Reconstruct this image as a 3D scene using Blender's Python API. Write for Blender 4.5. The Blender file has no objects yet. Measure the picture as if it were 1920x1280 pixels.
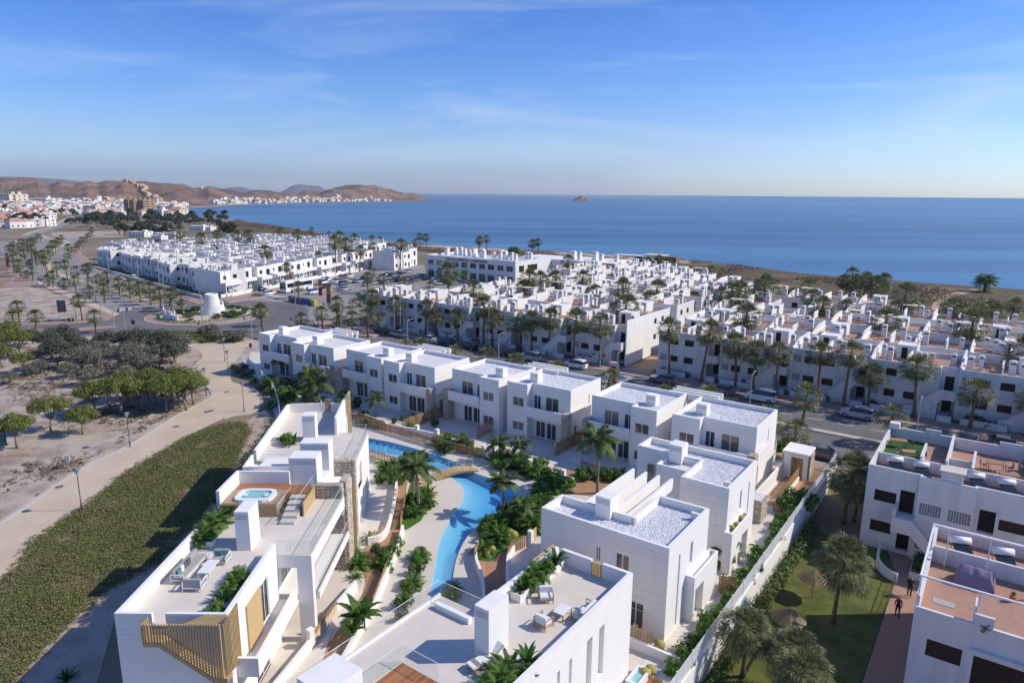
import bpy, bmesh, math, random
from mathutils import Vector, Matrix, geometry, noise
from math import sin, cos, pi, radians as R
rnd = random.Random(11)
S = bpy.context.scene
COL = S.collection
# ---------------------------------------------------------------- camera
CAM_H, PITCH, ROLL, FPX = 30.0, R(12.17), R(0.44), 1280.0
fwd = Vector((0, cos(PITCH), -sin(PITCH))); up0 = Vector((0, sin(PITCH), cos(PITCH))); ri0 = Vector((1, 0, 0))
ri = cos(ROLL) * ri0 + sin(ROLL) * up0
up = -sin(ROLL) * ri0 + cos(ROLL) * up0
cd = bpy.data.cameras.new('camera'); cam = bpy.data.objects.new('camera', cd); COL.objects.link(cam)
cam.matrix_world = Matrix(((ri.x, up.x, -fwd.x, 0), (ri.y, up.y, -fwd.y, 0), (ri.z, up.z, -fwd.z, CAM_H), (0, 0, 0, 1)))
cd.sensor_width = 36.0; cd.lens = 24.0; cd.clip_start = 0.5; cd.clip_end = 120000.0
S.camera = cam
# ---------------------------------------------------------------- sky, sun, exposure
SUN_EL, SUN_AZ = R(39.0), R(2.5)
w = bpy.data.worlds.new('World'); S.world = w; w.use_nodes = True
nt = w.node_tree; bg = nt.nodes['Background']
sky = nt.nodes.new('ShaderNodeTexSky'); sky.sky_type = 'NISHITA'; sky.sun_disc = False
sky.sun_elevation = SUN_EL; sky.sun_rotation = R(90) - SUN_AZ
sky.altitude = 30; sky.air_density = 1.0; sky.dust_density = 0.5; sky.ozone_density = 1.6
tc = nt.nodes.new('ShaderNodeTexCoord')
mp = nt.nodes.new('ShaderNodeMapping'); mp.inputs['Scale'].default_value = (1.0, 1.0, 6.5); mp.inputs['Rotation'].default_value = (0.10, 0.16, 0.3)
n1 = nt.nodes.new('ShaderNodeTexNoise'); n1.inputs['Scale'].default_value = 1.7; n1.inputs['Detail'].default_value = 9; n1.inputs['Roughness'].default_value = 0.6; n1.inputs['Distortion'].default_value = 0.9
rp = nt.nodes.new('ShaderNodeMapRange'); rp.inputs['From Min'].default_value = 0.50; rp.inputs['From Max'].default_value = 0.72; rp.inputs['To Max'].default_value = 0.34
mx = nt.nodes.new('ShaderNodeMixRGB'); mx.inputs[2].default_value = (3.6, 4.2, 5.0, 1)
nt.links.new(tc.outputs['Generated'], mp.inputs['Vector']); nt.links.new(mp.outputs[0], n1.inputs['Vector'])
nt.links.new(n1.outputs['Fac'], rp.inputs['Value']); nt.links.new(rp.outputs[0], mx.inputs[0])
hs = nt.nodes.new("ShaderNodeMixRGB"); hs.blend_type = "MULTIPLY"; hs.inputs[0].default_value = 1.0; hs.inputs[2].default_value = (0.42, 0.68, 1.08, 1)
sx = nt.nodes.new('ShaderNodeSeparateXYZ'); nt.links.new(tc.outputs['Generated'], sx.inputs[0]); cr = nt.nodes.new('ShaderNodeValToRGB'); nt.links.new(sx.outputs[2], cr.inputs[0])
e = cr.color_ramp.elements; e[0].position = 0.0; e[0].color = (0.49, 0.59, 0.82, 1); e[1].position = 1.0; e[1].color = (0.14, 0.34, 0.70, 1)
for ps, cc in ((0.06, (0.42, 0.55, 0.80, 1)), (0.14, (0.27, 0.45, 0.77, 1)), (0.25, (0.15, 0.35, 0.72, 1))): q = e.new(ps); q.color = cc
nt.links.new(cr.outputs[0], hs.inputs[2]); nt.links.new(sky.outputs[0], hs.inputs[1]); nt.links.new(hs.outputs[0], mx.inputs[1]); nt.links.new(mx.outputs[0], bg.inputs[0])
bg.inputs[1].default_value = 0.15
sd = bpy.data.lights.new('sun', 'SUN'); so = bpy.data.objects.new('sun', sd); COL.objects.link(so)
sd.energy = 3.15; sd.angle = R(0.53); sd.color = (1.0, 0.915, 0.785)
so.rotation_euler = Vector((cos(SUN_EL) * cos(SUN_AZ), cos(SUN_EL) * sin(SUN_AZ), sin(SUN_EL))).to_track_quat('Z', 'Y').to_euler()
so.location = (200, 0, 200)
S.view_settings.view_transform = 'Standard'; S.view_settings.look = 'None'; S.view_settings.gamma = 1.0
S.view_settings.exposure = 0.56; S.view_settings.use_curve_mapping = False
S.render.engine = 'CYCLES'; S.cycles.max_bounces = 6; S.cycles.diffuse_bounces = 5; S.cycles.transparent_max_bounces = 12
S.cycles.volume_bounces = 0; S.cycles.caustics_reflective = False; S.cycles.caustics_refractive = False

# ---------------------------------------------------------------- helpers
def ray(px, py):
    return fwd + (px - 960) / FPX * ri + (640 - py) / FPX * up
def P(px, py, z=0.0):                       # a pixel of the photograph laid on the level z
    d = ray(px, py); t = (z - CAM_H) / d.z
    return Vector((d.x * t, d.y * t, z))
def PP(pts, z=0.0): return [P(x, y, z) for x, y in pts]
ANG = R(-36)
UX, UY = cos(ANG), sin(ANG)
def W(u, v, z=0.0): return Vector((u * UX - v * UY, u * UY + v * UX, z))    # street grid -> world
def UV(p): return (p.x * UX + p.y * UY, -p.x * UY + p.y * UX)
def top_h(px, py, base):                    # height of a vertical edge over base that ends in pixel row py
    lo, hi = -5.0, 80.0
    for _ in range(40):
        m = (lo + hi) / 2; q = Vector((base[0], base[1], m)) - Vector((0, 0, CAM_H)); y = 640 - FPX * q.dot(up) / q.dot(fwd)
        if y > py: lo = m
        else: hi = m
    return lo

def mat(name, col, rough=0.75, var=0.06, vs=0.6, bump=0.0, bs=12.0, spec=0.3, metal=0.0, island=0.0, objr=0.0, trans=0.0, coat=0.0, col2=None, s2=0.15, lo=0.42, hi=0.6, streak=False, bd=0.05):
    m = bpy.data.materials.new(name); m.use_nodes = True; n = m.node_tree; b = n.nodes['Principled BSDF']
    b.inputs['Roughness'].default_value = rough; b.inputs['Specular IOR Level'].default_value = spec; b.inputs['Metallic'].default_value = metal
    if coat: b.inputs['Coat Weight'].default_value = coat; b.inputs['Coat Roughness'].default_value = 0.06
    c = n.nodes.new('ShaderNodeTexCoord'); add = None
    src = None
    if col2:
        t2 = n.nodes.new('ShaderNodeTexNoise'); t2.inputs['Scale'].default_value = s2; t2.inputs['Detail'].default_value = 7; t2.inputs['Roughness'].default_value = 0.62
        
        if streak: mpp = n.nodes.new('ShaderNodeMapping'); mpp.inputs['Scale'].default_value = (1, 1, .12); n.links.new(c.outputs['Object'], mpp.inputs[0]); n.links.new(mpp.outputs[0], t2.inputs['Vector'])
        else: n.links.new(c.outputs['Object'], t2.inputs['Vector'])
        mr = n.nodes.new('ShaderNodeMapRange'); mr.inputs['From Min'].default_value = lo; mr.inputs['From Max'].default_value = hi
        n.links.new(t2.outputs['Fac'], mr.inputs['Value'])
        mm = n.nodes.new('ShaderNodeMixRGB'); mm.inputs[1].default_value = (*col, 1); mm.inputs[2].default_value = (*col2, 1)
        n.links.new(mr.outputs[0], mm.inputs[0]); src = mm.outputs[0]
    h = n.nodes.new('ShaderNodeHueSaturation'); h.inputs['Color'].default_value = (*col, 1)
    if src: n.links.new(src, h.inputs['Color'])
    t = n.nodes.new('ShaderNodeTexNoise'); t.inputs['Scale'].default_value = vs; t.inputs['Detail'].default_value = 6; n.links.new(c.outputs['Object'], t.inputs['Vector'])
    def madd(sock, k, prev):
        q = n.nodes.new('ShaderNodeMath'); q.operation = 'MULTIPLY_ADD'; n.links.new(sock, q.inputs[0]); q.inputs[1].default_value = 2 * k
        if prev is None: q.inputs[2].default_value = 1 - k
        else:
            a = n.nodes.new('ShaderNodeMath'); a.operation = 'SUBTRACT'; n.links.new(prev, a.inputs[0]); a.inputs[1].default_value = k; n.links.new(a.outputs[0], q.inputs[2])
        return q.outputs[0]
    val = madd(t.outputs['Fac'], var, None)
    if island: g = n.nodes.new('ShaderNodeNewGeometry'); val = madd(g.outputs['Random Per Island'], island, val)
    if objr: o = n.nodes.new('ShaderNodeObjectInfo'); val = madd(o.outputs['Random'], objr, val)
    n.links.new(val, h.inputs['Value']); n.links.new(h.outputs[0], b.inputs['Base Color'])
    if bump:
        t3 = n.nodes.new('ShaderNodeTexNoise'); t3.inputs['Scale'].default_value = bs; t3.inputs['Detail'].default_value = 4; n.links.new(c.outputs['Object'], t3.inputs['Vector'])
        bn = n.nodes.new('ShaderNodeBump'); bn.inputs['Strength'].default_value = bump; bn.inputs['Distance'].default_value = bd
        n.links.new(t3.outputs['Fac'], bn.inputs['Height']); n.links.new(bn.outputs[0], b.inputs['Normal'])
    if trans:
        tr = n.nodes.new('ShaderNodeBsdfTranslucent'); n.links.new(h.outputs[0], tr.inputs['Color'])
        ms = n.nodes.new('ShaderNodeMixShader'); ms.inputs[0].default_value = trans
        out = n.nodes['Material Output']; n.links.new(b.outputs[0], ms.inputs[1]); n.links.new(tr.outputs[0], ms.inputs[2]); n.links.new(ms.outputs[0], out.inputs['Surface'])
    return m
def brickmat(name, c1, c2, cm, bw, bh, ms=0.02, rough=0.7, scale=1.0, offset=0.5):
    m = mat(name, c1, rough); n = m.node_tree; b = n.nodes['Principled BSDF']
    h = [x for x in n.nodes if x.type == 'HUE_SAT'][0]
    br = n.nodes.new('ShaderNodeTexBrick'); br.inputs['Color1'].default_value = (*c1, 1); br.inputs['Color2'].default_value = (*c2, 1); br.inputs['Mortar'].default_value = (*cm, 1)
    br.inputs['Scale'].default_value = scale; br.inputs['Brick Width'].default_value = bw; br.inputs['Row Height'].default_value = bh; br.inputs['Mortar Size'].default_value = ms; br.offset = offset
    c = [x for x in n.nodes if x.type == 'TEX_COORD'][0]; n.links.new(c.outputs['Object'], br.inputs['Vector']); n.links.new(br.outputs['Color'], h.inputs['Color'])
    return m
def glassmat(name, tint, refl=0.12, opac=0.0):
    m = bpy.data.materials.new(name); m.use_nodes = True; n = m.node_tree; n.nodes.remove(n.nodes['Principled BSDF']); out = n.nodes['Material Output']
    t = n.nodes.new('ShaderNodeBsdfTransparent'); t.inputs[0].default_value = (*tint, 1); g = n.nodes.new('ShaderNodeBsdfGlossy'); g.inputs['Roughness'].default_value = 0.02
    lw = n.nodes.new('ShaderNodeLayerWeight'); lw.inputs[0].default_value = refl
    cl = n.nodes.new('ShaderNodeMapRange'); cl.inputs['To Min'].default_value = refl * .35; cl.inputs['To Max'].default_value = .45; n.links.new(lw.outputs['Facing'], cl.inputs['Value'])
    ms = n.nodes.new('ShaderNodeMixShader'); n.links.new(cl.outputs[0], ms.inputs[0]); n.links.new(t.outputs[0], ms.inputs[1]); n.links.new(g.outputs[0], ms.inputs[2]); n.links.new(ms.outputs[0], out.inputs['Surface'])
    return m

M = {}
M['villa'] = mat('villa_render', (0.815, 0.79, 0.745), 0.85, 0.03, 0.8, 0.12, 25, col2=(0.775, 0.745, 0.70), s2=1.1, lo=.48, hi=.75, streak=True)
M['white'] = mat('white_wall', (0.77, 0.75, 0.715), 0.88, 0.06, 0.35, 0.10, 18, objr=0.04, col2=(0.66, 0.63, 0.59), s2=1.3, lo=.5, hi=.75, streak=True)
M['white_old'] = mat('white_wall_weathered', (0.68, 0.665, 0.65), 0.88, 0.07, 0.5, 0.12, 14, col2=(0.58, 0.56, 0.54), s2=1.2, lo=.46, hi=.72, streak=True)
M['cream'] = mat('cream_render', (0.68, 0.60, 0.47), 0.88, 0.06, 0.4)
M['ochre'] = mat('ochre_render', (0.62, 0.42, 0.22), 0.88, 0.06, 0.4)
M['pink'] = mat('terracotta_render', (0.50, 0.27, 0.19), 0.88, 0.08, 0.4)
M['brown_wall'] = mat('brown_render', (0.36, 0.27, 0.18), 0.88, 0.06, 0.4)
M['terr'] = brickmat('terracotta_tiles', (0.42, 0.235, 0.165), (0.37, 0.205, 0.145), (0.34, 0.24, 0.19), 0.33, 0.33, 0.012, offset=0.0)
M['creamtile'] = brickmat('cream_tiles', (0.66, 0.595, 0.52), (0.63, 0.57, 0.50), (0.58, 0.52, 0.455), 0.9, 0.6, 0.006)
M['gravel'] = mat('white_gravel', (0.68, 0.67, 0.65), 0.9, 0.28, 14, 0.9, 22)
M['stonebit'] = mat('white_pebble', (0.72, 0.72, 0.72), 0.85, 0.08, 3, island=0.22)
M['wood'] = mat('larch_wood', (0.44, 0.285, 0.14), 0.6, 0.14, 6, objr=0.22)
M['woodlight'] = mat('pale_wood', (0.52, 0.37, 0.18), 0.6, 0.10, 5, objr=0.10)
M['wooddark'] = mat('fence_wood', (0.33, 0.20, 0.105), 0.65, 0.16, 6, objr=0.30)
M['deck'] = mat('teak_deck', (0.36, 0.155, 0.07), 0.55, 0.14, 5, objr=0.28)
M['stone'] = mat('rubble_stone', (0.50, 0.43, 0.34), 0.9, 0.12, 5, 0.5, 20, island=0.24)
M['mortar'] = mat('stone_mortar', (0.33, 0.275, 0.21), 0.95, 0.1, 4)
M['brickpath'] = brickmat('clay_paving', (0.45, 0.26, 0.145), (0.36, 0.195, 0.105), (0.30, 0.18, 0.11), 0.22, 0.11, 0.008)
M['ochrepave'] = brickmat('ochre_paving', (0.47, 0.30, 0.16), (0.42, 0.26, 0.135), (0.38, 0.24, 0.13), 0.22, 0.11, 0.006)
M['redpave'] = brickmat('red_paving', (0.40, 0.265, 0.215), (0.36, 0.235, 0.19), (0.33, 0.23, 0.19), 0.4, 0.4, 0.012)
M['sandconc'] = mat('sand_paving', (0.60, 0.55, 0.47), 0.9, 0.05, 0.7, 0.15, 30)
M['glass'] = mat('window_glass', (0.035, 0.037, 0.04), 0.05, 0.25, 0.8, spec=0.9, objr=0.5)
M['glassw'] = mat('tan_window_glass', (0.15, 0.125, 0.095), 0.06, 0.5, 0.9, spec=0.9, objr=0.5)  # tan base tone in the pane itself, varied by noise and per object
M['rail'] = glassmat('clear_glass_rail', (0.93, 0.96, 0.95), 0.12)
M['frame'] = mat('white_aluminium', (0.78, 0.78, 0.77), 0.4, 0.02)
M['dark'] = mat('dark_shutter', (0.035, 0.022, 0.017), 0.55, 0.2, 4, objr=0.3)
M['black'] = mat('dark_recess', (0.018, 0.016, 0.016), 0.8, 0.2, 3)
M['grey'] = mat('grey_metal', (0.34, 0.35, 0.36), 0.45, 0.05, spec=0.5, metal=0.4)
M['galv'] = mat('galvanised_pole', (0.42, 0.42, 0.41), 0.5, 0.05, metal=0.4)
M['iron'] = mat('dark_iron', (0.05, 0.055, 0.06), 0.5, 0.1)
M['lampcap'] = mat('lamp_blue_grey', (0.16, 0.20, 0.23), 0.4, 0.05)
M['frost'] = mat('frosted_glass', (0.62, 0.63, 0.62), 0.3, 0.02)
M['asphalt'] = mat('asphalt', (0.135, 0.13, 0.128), 0.9, 0.12, 0.25, 0.2, 40, col2=(0.165, 0.158, 0.152), s2=0.08)
M['asphalt2'] = mat('pale_asphalt', (0.25, 0.235, 0.215), 0.92, 0.10, 0.2, 0.15, 30, col2=(0.30, 0.28, 0.255), s2=0.08)
M['kerb'] = mat('kerb_concrete', (0.46, 0.43, 0.39), 0.9, 0.08, 1)
M['paint'] = mat('road_paint', (0.68, 0.68, 0.66), 0.8, 0.15, 2)
M['dirt'] = mat('dry_dirt', (0.44, 0.365, 0.30), 0.95, 0.22, 0.5, 0.6, 5, col2=(0.28, 0.215, 0.16), s2=0.22, lo=0.45, hi=0.62)
M['earth'] = mat('scrub_land', (0.27, 0.205, 0.145), 0.95, 0.25, 0.03, 0.4, 2, col2=(0.155, 0.13, 0.075), s2=0.012, lo=0.42, hi=0.6)
M['heath'] = mat('coastal_heath', (0.105, 0.08, 0.038), 0.95, 0.4, 0.4, 0.9, 1.2, col2=(0.23, 0.15, 0.085), s2=0.06, lo=0.52, hi=0.68)
M['sand'] = mat('beach_sand', (0.44, 0.315, 0.215), 0.95, 0.12, 0.2, 0.2, 5)
M['path'] = mat('compacted_sand', (0.56, 0.46, 0.34), 0.95, 0.07, 0.5, 0.25, 14, col2=(0.50, 0.40, 0.285), s2=0.25)
M['gravelpath'] = mat('pinkish_gravel', (0.44, 0.35, 0.28), 0.95, 0.2, 4, 0.6, 18, col2=(0.37, 0.28, 0.21), s2=0.4)
M['lawn'] = mat('lawn', (0.13, 0.14, 0.035), 0.95, 0.16, 3, 0.8, 30, col2=(0.075, 0.095, 0.018), s2=0.5)
M['green'] = mat('garden_green', (0.06, 0.14, 0.018), 0.95, 0.3, 3, 0.8, 25)
M['soil'] = mat('green_soil', (0.22, 0.175, 0.10), 0.95, 0.3, 1.5, 0.6, 10)
M['turf'] = mat('artificial_turf', (0.035, 0.10, 0.022), 0.95, 0.15, 4, 0.5, 30)
def leaf(name, c, island=0.4, tr=0.3, objr=0.12): return mat(name, c, 0.55, 0.18, 0.7, spec=0.35, island=island, objr=objr, trans=tr)
M['fan'] = leaf('fan_palm_leaf', (0.165, 0.18, 0.07), .5); M['fandry'] = leaf('dry_palm_leaf', (0.20, 0.14, 0.07))
M['feather'] = leaf('feather_palm_leaf', (0.10, 0.15, 0.035)); M['shrub'] = leaf('garden_leaf', (0.10, 0.20, 0.028)); M['shrubd'] = leaf('dark_garden_leaf', (0.06, 0.125, 0.024))
M['banana'] = leaf('broad_leaf', (0.05, 0.125, 0.018), 0.3); M['pine'] = leaf('pine_needles', (0.17, 0.195, 0.04), 0.4, 0.25); M['tam'] = leaf('olive_grey_leaf', (0.19, 0.175, 0.125), 0.4, 0.2)
M['tamd'] = leaf('dark_grey_green_leaf', (0.105, 0.11, 0.07), 0.4, 0.2)
M['cover'] = mat('ground_cover_leaf', (0.18, 0.195, 0.06), .7, .22, .5, island=.55, trans=.25, col2=(0.27, 0.21, 0.115), s2=.32, lo=.48, hi=.68); M['hedge'] = leaf('hedge_leaf', (0.07, 0.115, 0.026), 0.4, 0.2); M['scrub'] = leaf('dry_scrub_leaf', (0.20, 0.145, 0.075), 0.5, 0.2)
M['wood_far'] = leaf('far_tree_leaf', (0.058, 0.068, 0.03), 0.4, 0.1)
M['cactus'] = mat('golden_cactus', (0.36, 0.31, 0.10), 0.8, 0.15, 6, 0.6, 14)
M['trunk'] = mat('palm_trunk', (0.19, 0.125, 0.075), 0.95, 0.3, 5, 0.8, 9); M['trunkg'] = mat('grey_trunk', (0.24, 0.20, 0.155), 0.95, 0.22, 4, 0.6, 10)
M['cushion'] = mat('grey_cushion', (0.36, 0.36, 0.35), 0.9, 0.05, 3); M['cushw'] = mat('white_cushion', (0.74, 0.73, 0.71), 0.9, 0.04, 3); M['teal'] = mat('teal_cushion', (0.10, 0.25, 0.22), 0.9, 0.08, 3); M['cushd'] = mat('dark_cushion', (0.13, 0.125, 0.12), 0.9, 0.1, 4)
M['redflag'] = mat('red_banner', (0.50, 0.035, 0.04), 0.7, 0.05); M['yellow'] = mat('yellow_plastic', (0.62, 0.52, 0.04), 0.5, 0.04); M['orange'] = mat('orange_paint', (0.60, 0.20, 0.04), 0.6, 0.05)
M['greenbin'] = mat('green_plastic', (0.04, 0.17, 0.08), 0.5, 0.05); M['bluebin'] = mat('blue_plastic', (0.04, 0.11, 0.24), 0.5, 0.05); M['greybin'] = mat('grey_plastic', (0.14, 0.15, 0.16), 0.5, 0.08)
M['purple'] = mat('mauve_cover', (0.25, 0.20, 0.27), 0.8, 0.10, 2); M['skin'] = mat('skin', (0.42, 0.26, 0.19), 0.6, 0.04); M['clothd'] = mat('dark_clothes', (0.025, 0.025, 0.03), 0.9, 0.2, 5); M['hair'] = mat('dark_hair', (0.02, 0.014, 0.01), 0.7)
M['clothw'] = mat('white_clothes', (0.70, 0.70, 0.70), 0.9, 0.05); M['rubber'] = mat('tyre_rubber', (0.022, 0.022, 0.023), 0.85); M['rim'] = mat('wheel_rim', (0.42, 0.42, 0.43), 0.35, 0.03, metal=0.7)
M['carglass'] = mat('car_glass', (0.015, 0.018, 0.02), 0.06, 0.05, spec=0.8); M['lightw'] = mat('headlight', (0.7, 0.7, 0.72), 0.15, 0.02, spec=0.8); M['lightr'] = mat('tail_light', (0.28, 0.012, 0.012), 0.25, 0.02); M['sign'] = mat('sign_red_print', (0.42, 0.03, 0.035), 0.6); M['signd'] = mat('sign_dark_print', (0.03, 0.035, 0.05), 0.6); M['signblue'] = mat('sign_blue_print', (0.12, 0.28, 0.5), 0.6); M['signo'] = mat('sign_orange_print', (0.50, 0.13, 0.03), 0.6); M['bluesign'] = mat('traffic_blue', (0.04, 0.16, 0.42), 0.5); M['billboard'] = mat('billboard_back', (0.06, 0.065, 0.075), 0.6); M['postergreen'] = mat('poster_green', (0.03, 0.20, 0.12), 0.6); M['pastel'] = mat('pastel_plastic', (0.25, 0.55, 0.5), 0.6, objr=0.3)
M['hill'] = mat('dry_hill', (0.27, 0.165, 0.11), 0.95, 0.35, 0.02, 1.0, 0.02, col2=(0.12, 0.085, 0.06), s2=0.010, lo=0.42, hi=0.6, bd=14); M['rock'] = mat('sea_rock', (0.20, 0.15, 0.12), 0.95, 0.3, 0.02, 0.8, 0.06, col2=(0.30, 0.22, 0.15), s2=0.012); M['farmount'] = mat('far_mountain', (0.16, 0.13, 0.11), 0.95, 0.2, 0.001)
def paintmat(name, c): return mat(name, c, 0.32, 0.02, 1, spec=0.5, coat=0.6)
CARP = [paintmat('car_white', (0.74, 0.74, 0.73)), paintmat('car_silver', (0.42, 0.42, 0.42)), paintmat('car_grey', (0.12, 0.12, 0.125)), paintmat('car_black', (0.018, 0.018, 0.02)), paintmat('car_navy', (0.03, 0.045, 0.09)), paintmat('car_teal', (0.03, 0.17, 0.20)), paintmat('car_taupe', (0.16, 0.14, 0.13))]

# ---- mesh building
class MB:
    def __init__(s): s.v = []; s.f = []; s.m = []
    def face(s, pts, mi=0):
        i = len(s.v); s.v.extend([tuple(p) for p in pts]); s.f.append(tuple(range(i, i + len(pts)))); s.m.append(mi)
    def box(s, x0, x1, y0, y1, z0, z1, mi=0, bottom=True):
        i = len(s.v); s.v += [(x0, y0, z0), (x1, y0, z0), (x1, y1, z0), (x0, y1, z0), (x0, y0, z1), (x1, y0, z1), (x1, y1, z1), (x0, y1, z1)]
        F = [(4, 5, 6, 7), (0, 1, 5, 4), (1, 2, 6, 5), (2, 3, 7, 6), (3, 0, 4, 7)] + ([(3, 2, 1, 0)] if bottom else [])
        for f in F: s.f.append(tuple(i + k for k in f)); s.m.append(mi)
        return s
    def prism(s, poly, z0, z1, mi=0, mtop=None):
        n = len(poly); i = len(s.v); zz1 = z1 if callable(z1) else (lambda p: z1)
        s.v += [(p[0], p[1], z0) for p in poly] + [(p[0], p[1], zz1(p)) for p in poly]
        for k in range(n): s.f.append((i + k, i + (k + 1) % n, i + n + (k + 1) % n, i + n + k)); s.m.append(mi)
        s.f.append(tuple(i + n + k for k in range(n))); s.m.append(mi if mtop is None else mtop)
        s.f.append(tuple(i + n - 1 - k for k in range(n))); s.m.append(mi)
        return s
    def tube(s, pts, rad, n=6, mi=0, cap=True):
        pts = [Vector(p) for p in pts]; rings = []
        for k, p in enumerate(pts):
            d = (pts[min(k + 1, len(pts) - 1)] - pts[max(k - 1, 0)]).normalized()
            a = d.orthogonal().normalized() if abs(d.z) < 0.999 else Vector((1, 0, 0)); b = d.cross(a); r = rad[k] if isinstance(rad, (list, tuple)) else rad
            rings.append(len(s.v)); s.v += [tuple(p + r * (cos(2 * pi * j / n) * a + sin(2 * pi * j / n) * b)) for j in range(n)]
        for k in range(len(pts) - 1):
            for j in range(n): s.f.append((rings[k] + j, rings[k] + (j + 1) % n, rings[k + 1] + (j + 1) % n, rings[k + 1] + j)); s.m.append(mi)
        if cap:
            s.f.append(tuple(rings[-1] + j for j in range(n))); s.m.append(mi); s.f.append(tuple(rings[0] + n - 1 - j for j in range(n))); s.m.append(mi)
        return s
    def lathe(s, prof, n=12, mi=0, cx=0, cy=0):
        i = len(s.v)
        for r, z in prof: s.v += [(cx + r * cos(2 * pi * j / n), cy + r * sin(2 * pi * j / n), z) for j in range(n)]
        for k in range(len(prof) - 1):
            for j in range(n): s.f.append((i + k * n + j, i + k * n + (j + 1) % n, i + (k + 1) * n + (j + 1) % n, i + (k + 1) * n + j)); s.m.append(mi)
        s.f.append(tuple(i + (len(prof) - 1) * n + j for j in range(n))); s.m.append(mi)
        return s
    def facade(s, a, b, z0, z1, holes=(), depth=0.15, mi=0):
        ax, ay = a; L = math.hypot(b[0] - ax, b[1] - ay); dx, dy = (b[0] - ax) / L, (b[1] - ay) / L; nx, ny = -dy, dx     # n points inwards
        q = lambda t, z, d=0.0: (ax + dx * t + nx * d, ay + dy * t + ny * d, z)
        ss = sorted({0.0, L} | {min(max(h[0], 0), L) for h in holes} | {min(max(h[1], 0), L) for h in holes}); zs = sorted({z0, z1} | {h[2] for h in holes} | {h[3] for h in holes})
        for i in range(len(ss) - 1):
            for j in range(len(zs) - 1):
                cs, cz = (ss[i] + ss[i + 1]) / 2, (zs[j] + zs[j + 1]) / 2
                if any(h[0] < cs < h[1] and h[2] < cz < h[3] for h in holes): continue
                s.face((q(ss[i], zs[j]), q(ss[i + 1], zs[j]), q(ss[i + 1], zs[j + 1]), q(ss[i], zs[j + 1])), mi)
        for h in holes:
            s0, s1, a0, a1 = max(h[0], 0), min(h[1], L), h[2], h[3]; d = h[4] if len(h) > 4 and h[4] else depth
            s.face((q(s0, a0), q(s0, a0, d), q(s0, a1, d), q(s0, a1)), mi); s.face((q(s1, a0, d), q(s1, a0), q(s1, a1), q(s1, a1, d)), mi)
            s.face((q(s0, a1), q(s0, a1, d), q(s1, a1, d), q(s1, a1)), mi); s.face((q(s0, a0, d), q(s0, a0), q(s1, a0), q(s1, a0, d)), mi)
            if len(h) > 5: s.face((q(s0, a0, d), q(s1, a0, d), q(s1, a1, d), q(s0, a1, d)), h[5])
        return s
    def shell(s, poly, z0, z1, ph=0.4, t=0.22, holes={}, depth=0.15, mi=0, skip=()):
        n = len(poly)
        for k in range(n):
            if k in skip: continue
            s.facade(poly[k], poly[(k + 1) % n], z0, z1, holes.get(k, ()), depth, mi)
        if ph > 0:
            ins = inset(poly, t)
            for k in range(n):
                a, b, c, d = poly[k], poly[(k + 1) % n], ins[(k + 1) % n], ins[k]
                s.face(((*a, z1), (*b, z1), (*c, z1), (*d, z1)), mi); s.face(((*d, z1), (*c, z1), (*c, z1 - ph), (*d, z1 - ph)), mi)
        return s
    def mesh(s, name, mats, smooth=False):
        me = bpy.data.meshes.new(name); me.from_pydata(s.v, [], s.f)
        for m in mats: me.materials.append(M[m] if isinstance(m, str) else m)
        if len(mats) > 1: me.polygons.foreach_set('material_index', s.m)
        if smooth: me.polygons.foreach_set('use_smooth', [True] * len(s.f))
        me.update(); return me
def inset(poly, t):
    n = len(poly); out = []
    for k in range(n):
        p0, p1, p2 = Vector(poly[k - 1][:2]), Vector(poly[k][:2]), Vector(poly[(k + 1) % n][:2])
        d1 = (p1 - p0).normalized(); d2 = (p2 - p1).normalized(); n1 = Vector((-d1.y, d1.x)); n2 = Vector((-d2.y, d2.x))
        m = (n1 + n2); m = m / max(1e-6, m.dot(n1)); out.append(tuple(p1 + m * t))
    return out
def part(name, me, parent=None, loc=(0, 0, 0), rz=0.0, label=None):
    o = bpy.data.objects.new(name, me); COL.objects.link(o)
    if parent: o.parent = parent
    o.location = loc
    if rz: o.rotation_euler = (0, 0, rz)
    if label: o['label'] = label
    return o
def tag(o, label, cat, group=None):
    o['label'] = label; o['category'] = cat
    if group: o['group'] = group
    return o
def thing(name, label, cat, loc=(0, 0, 0), rz=0.0, group=None): return tag(part(name, None, None, loc, rz), label, cat, group)
def struct(name, me, loc=(0, 0, 0), kind='structure', rz=0.0):
    o = part(name, me, None, loc, rz); o['kind'] = kind; return o
def flat(pts, z, mb=None, mi=0):
    mb = mb or MB(); vs = [Vector((p[0], p[1], 0)) for p in pts]
    i = len(mb.v); mb.v += [(p[0], p[1], z) for p in pts]
    for t in geometry.tessellate_polygon([vs]):
        a, b, c = t
        if (vs[b] - vs[a]).cross(vs[c] - vs[a]).z < 0: b, c = c, b
        mb.f.append((i + a, i + b, i + c)); mb.m.append(mi)
    return mb
def sheet(name, pts, z, m, kind='structure'): return struct(name, flat(pts, z).mesh(name, [m]), kind=kind)
def spline(pts, n=6, closed=False):
    out = []; N = len(pts); pts = [Vector(p[:2]) for p in pts]
    for k in range(N if closed else N - 1):
        g = lambda i: pts[i % N] if closed else pts[min(max(i, 0), N - 1)]
        p0, p1, p2, p3 = g(k - 1), g(k), g(k + 1), g(k + 2)
        for j in range(n):
            t = j / n; out.append(0.5 * ((2 * p1) + (p2 - p0) * t + (2 * p0 - 5 * p1 + 4 * p2 - p3) * t * t + (3 * p1 - p0 - 3 * p2 + p3) * t ** 3))
    if not closed: out.append(pts[-1])
    return out
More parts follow.
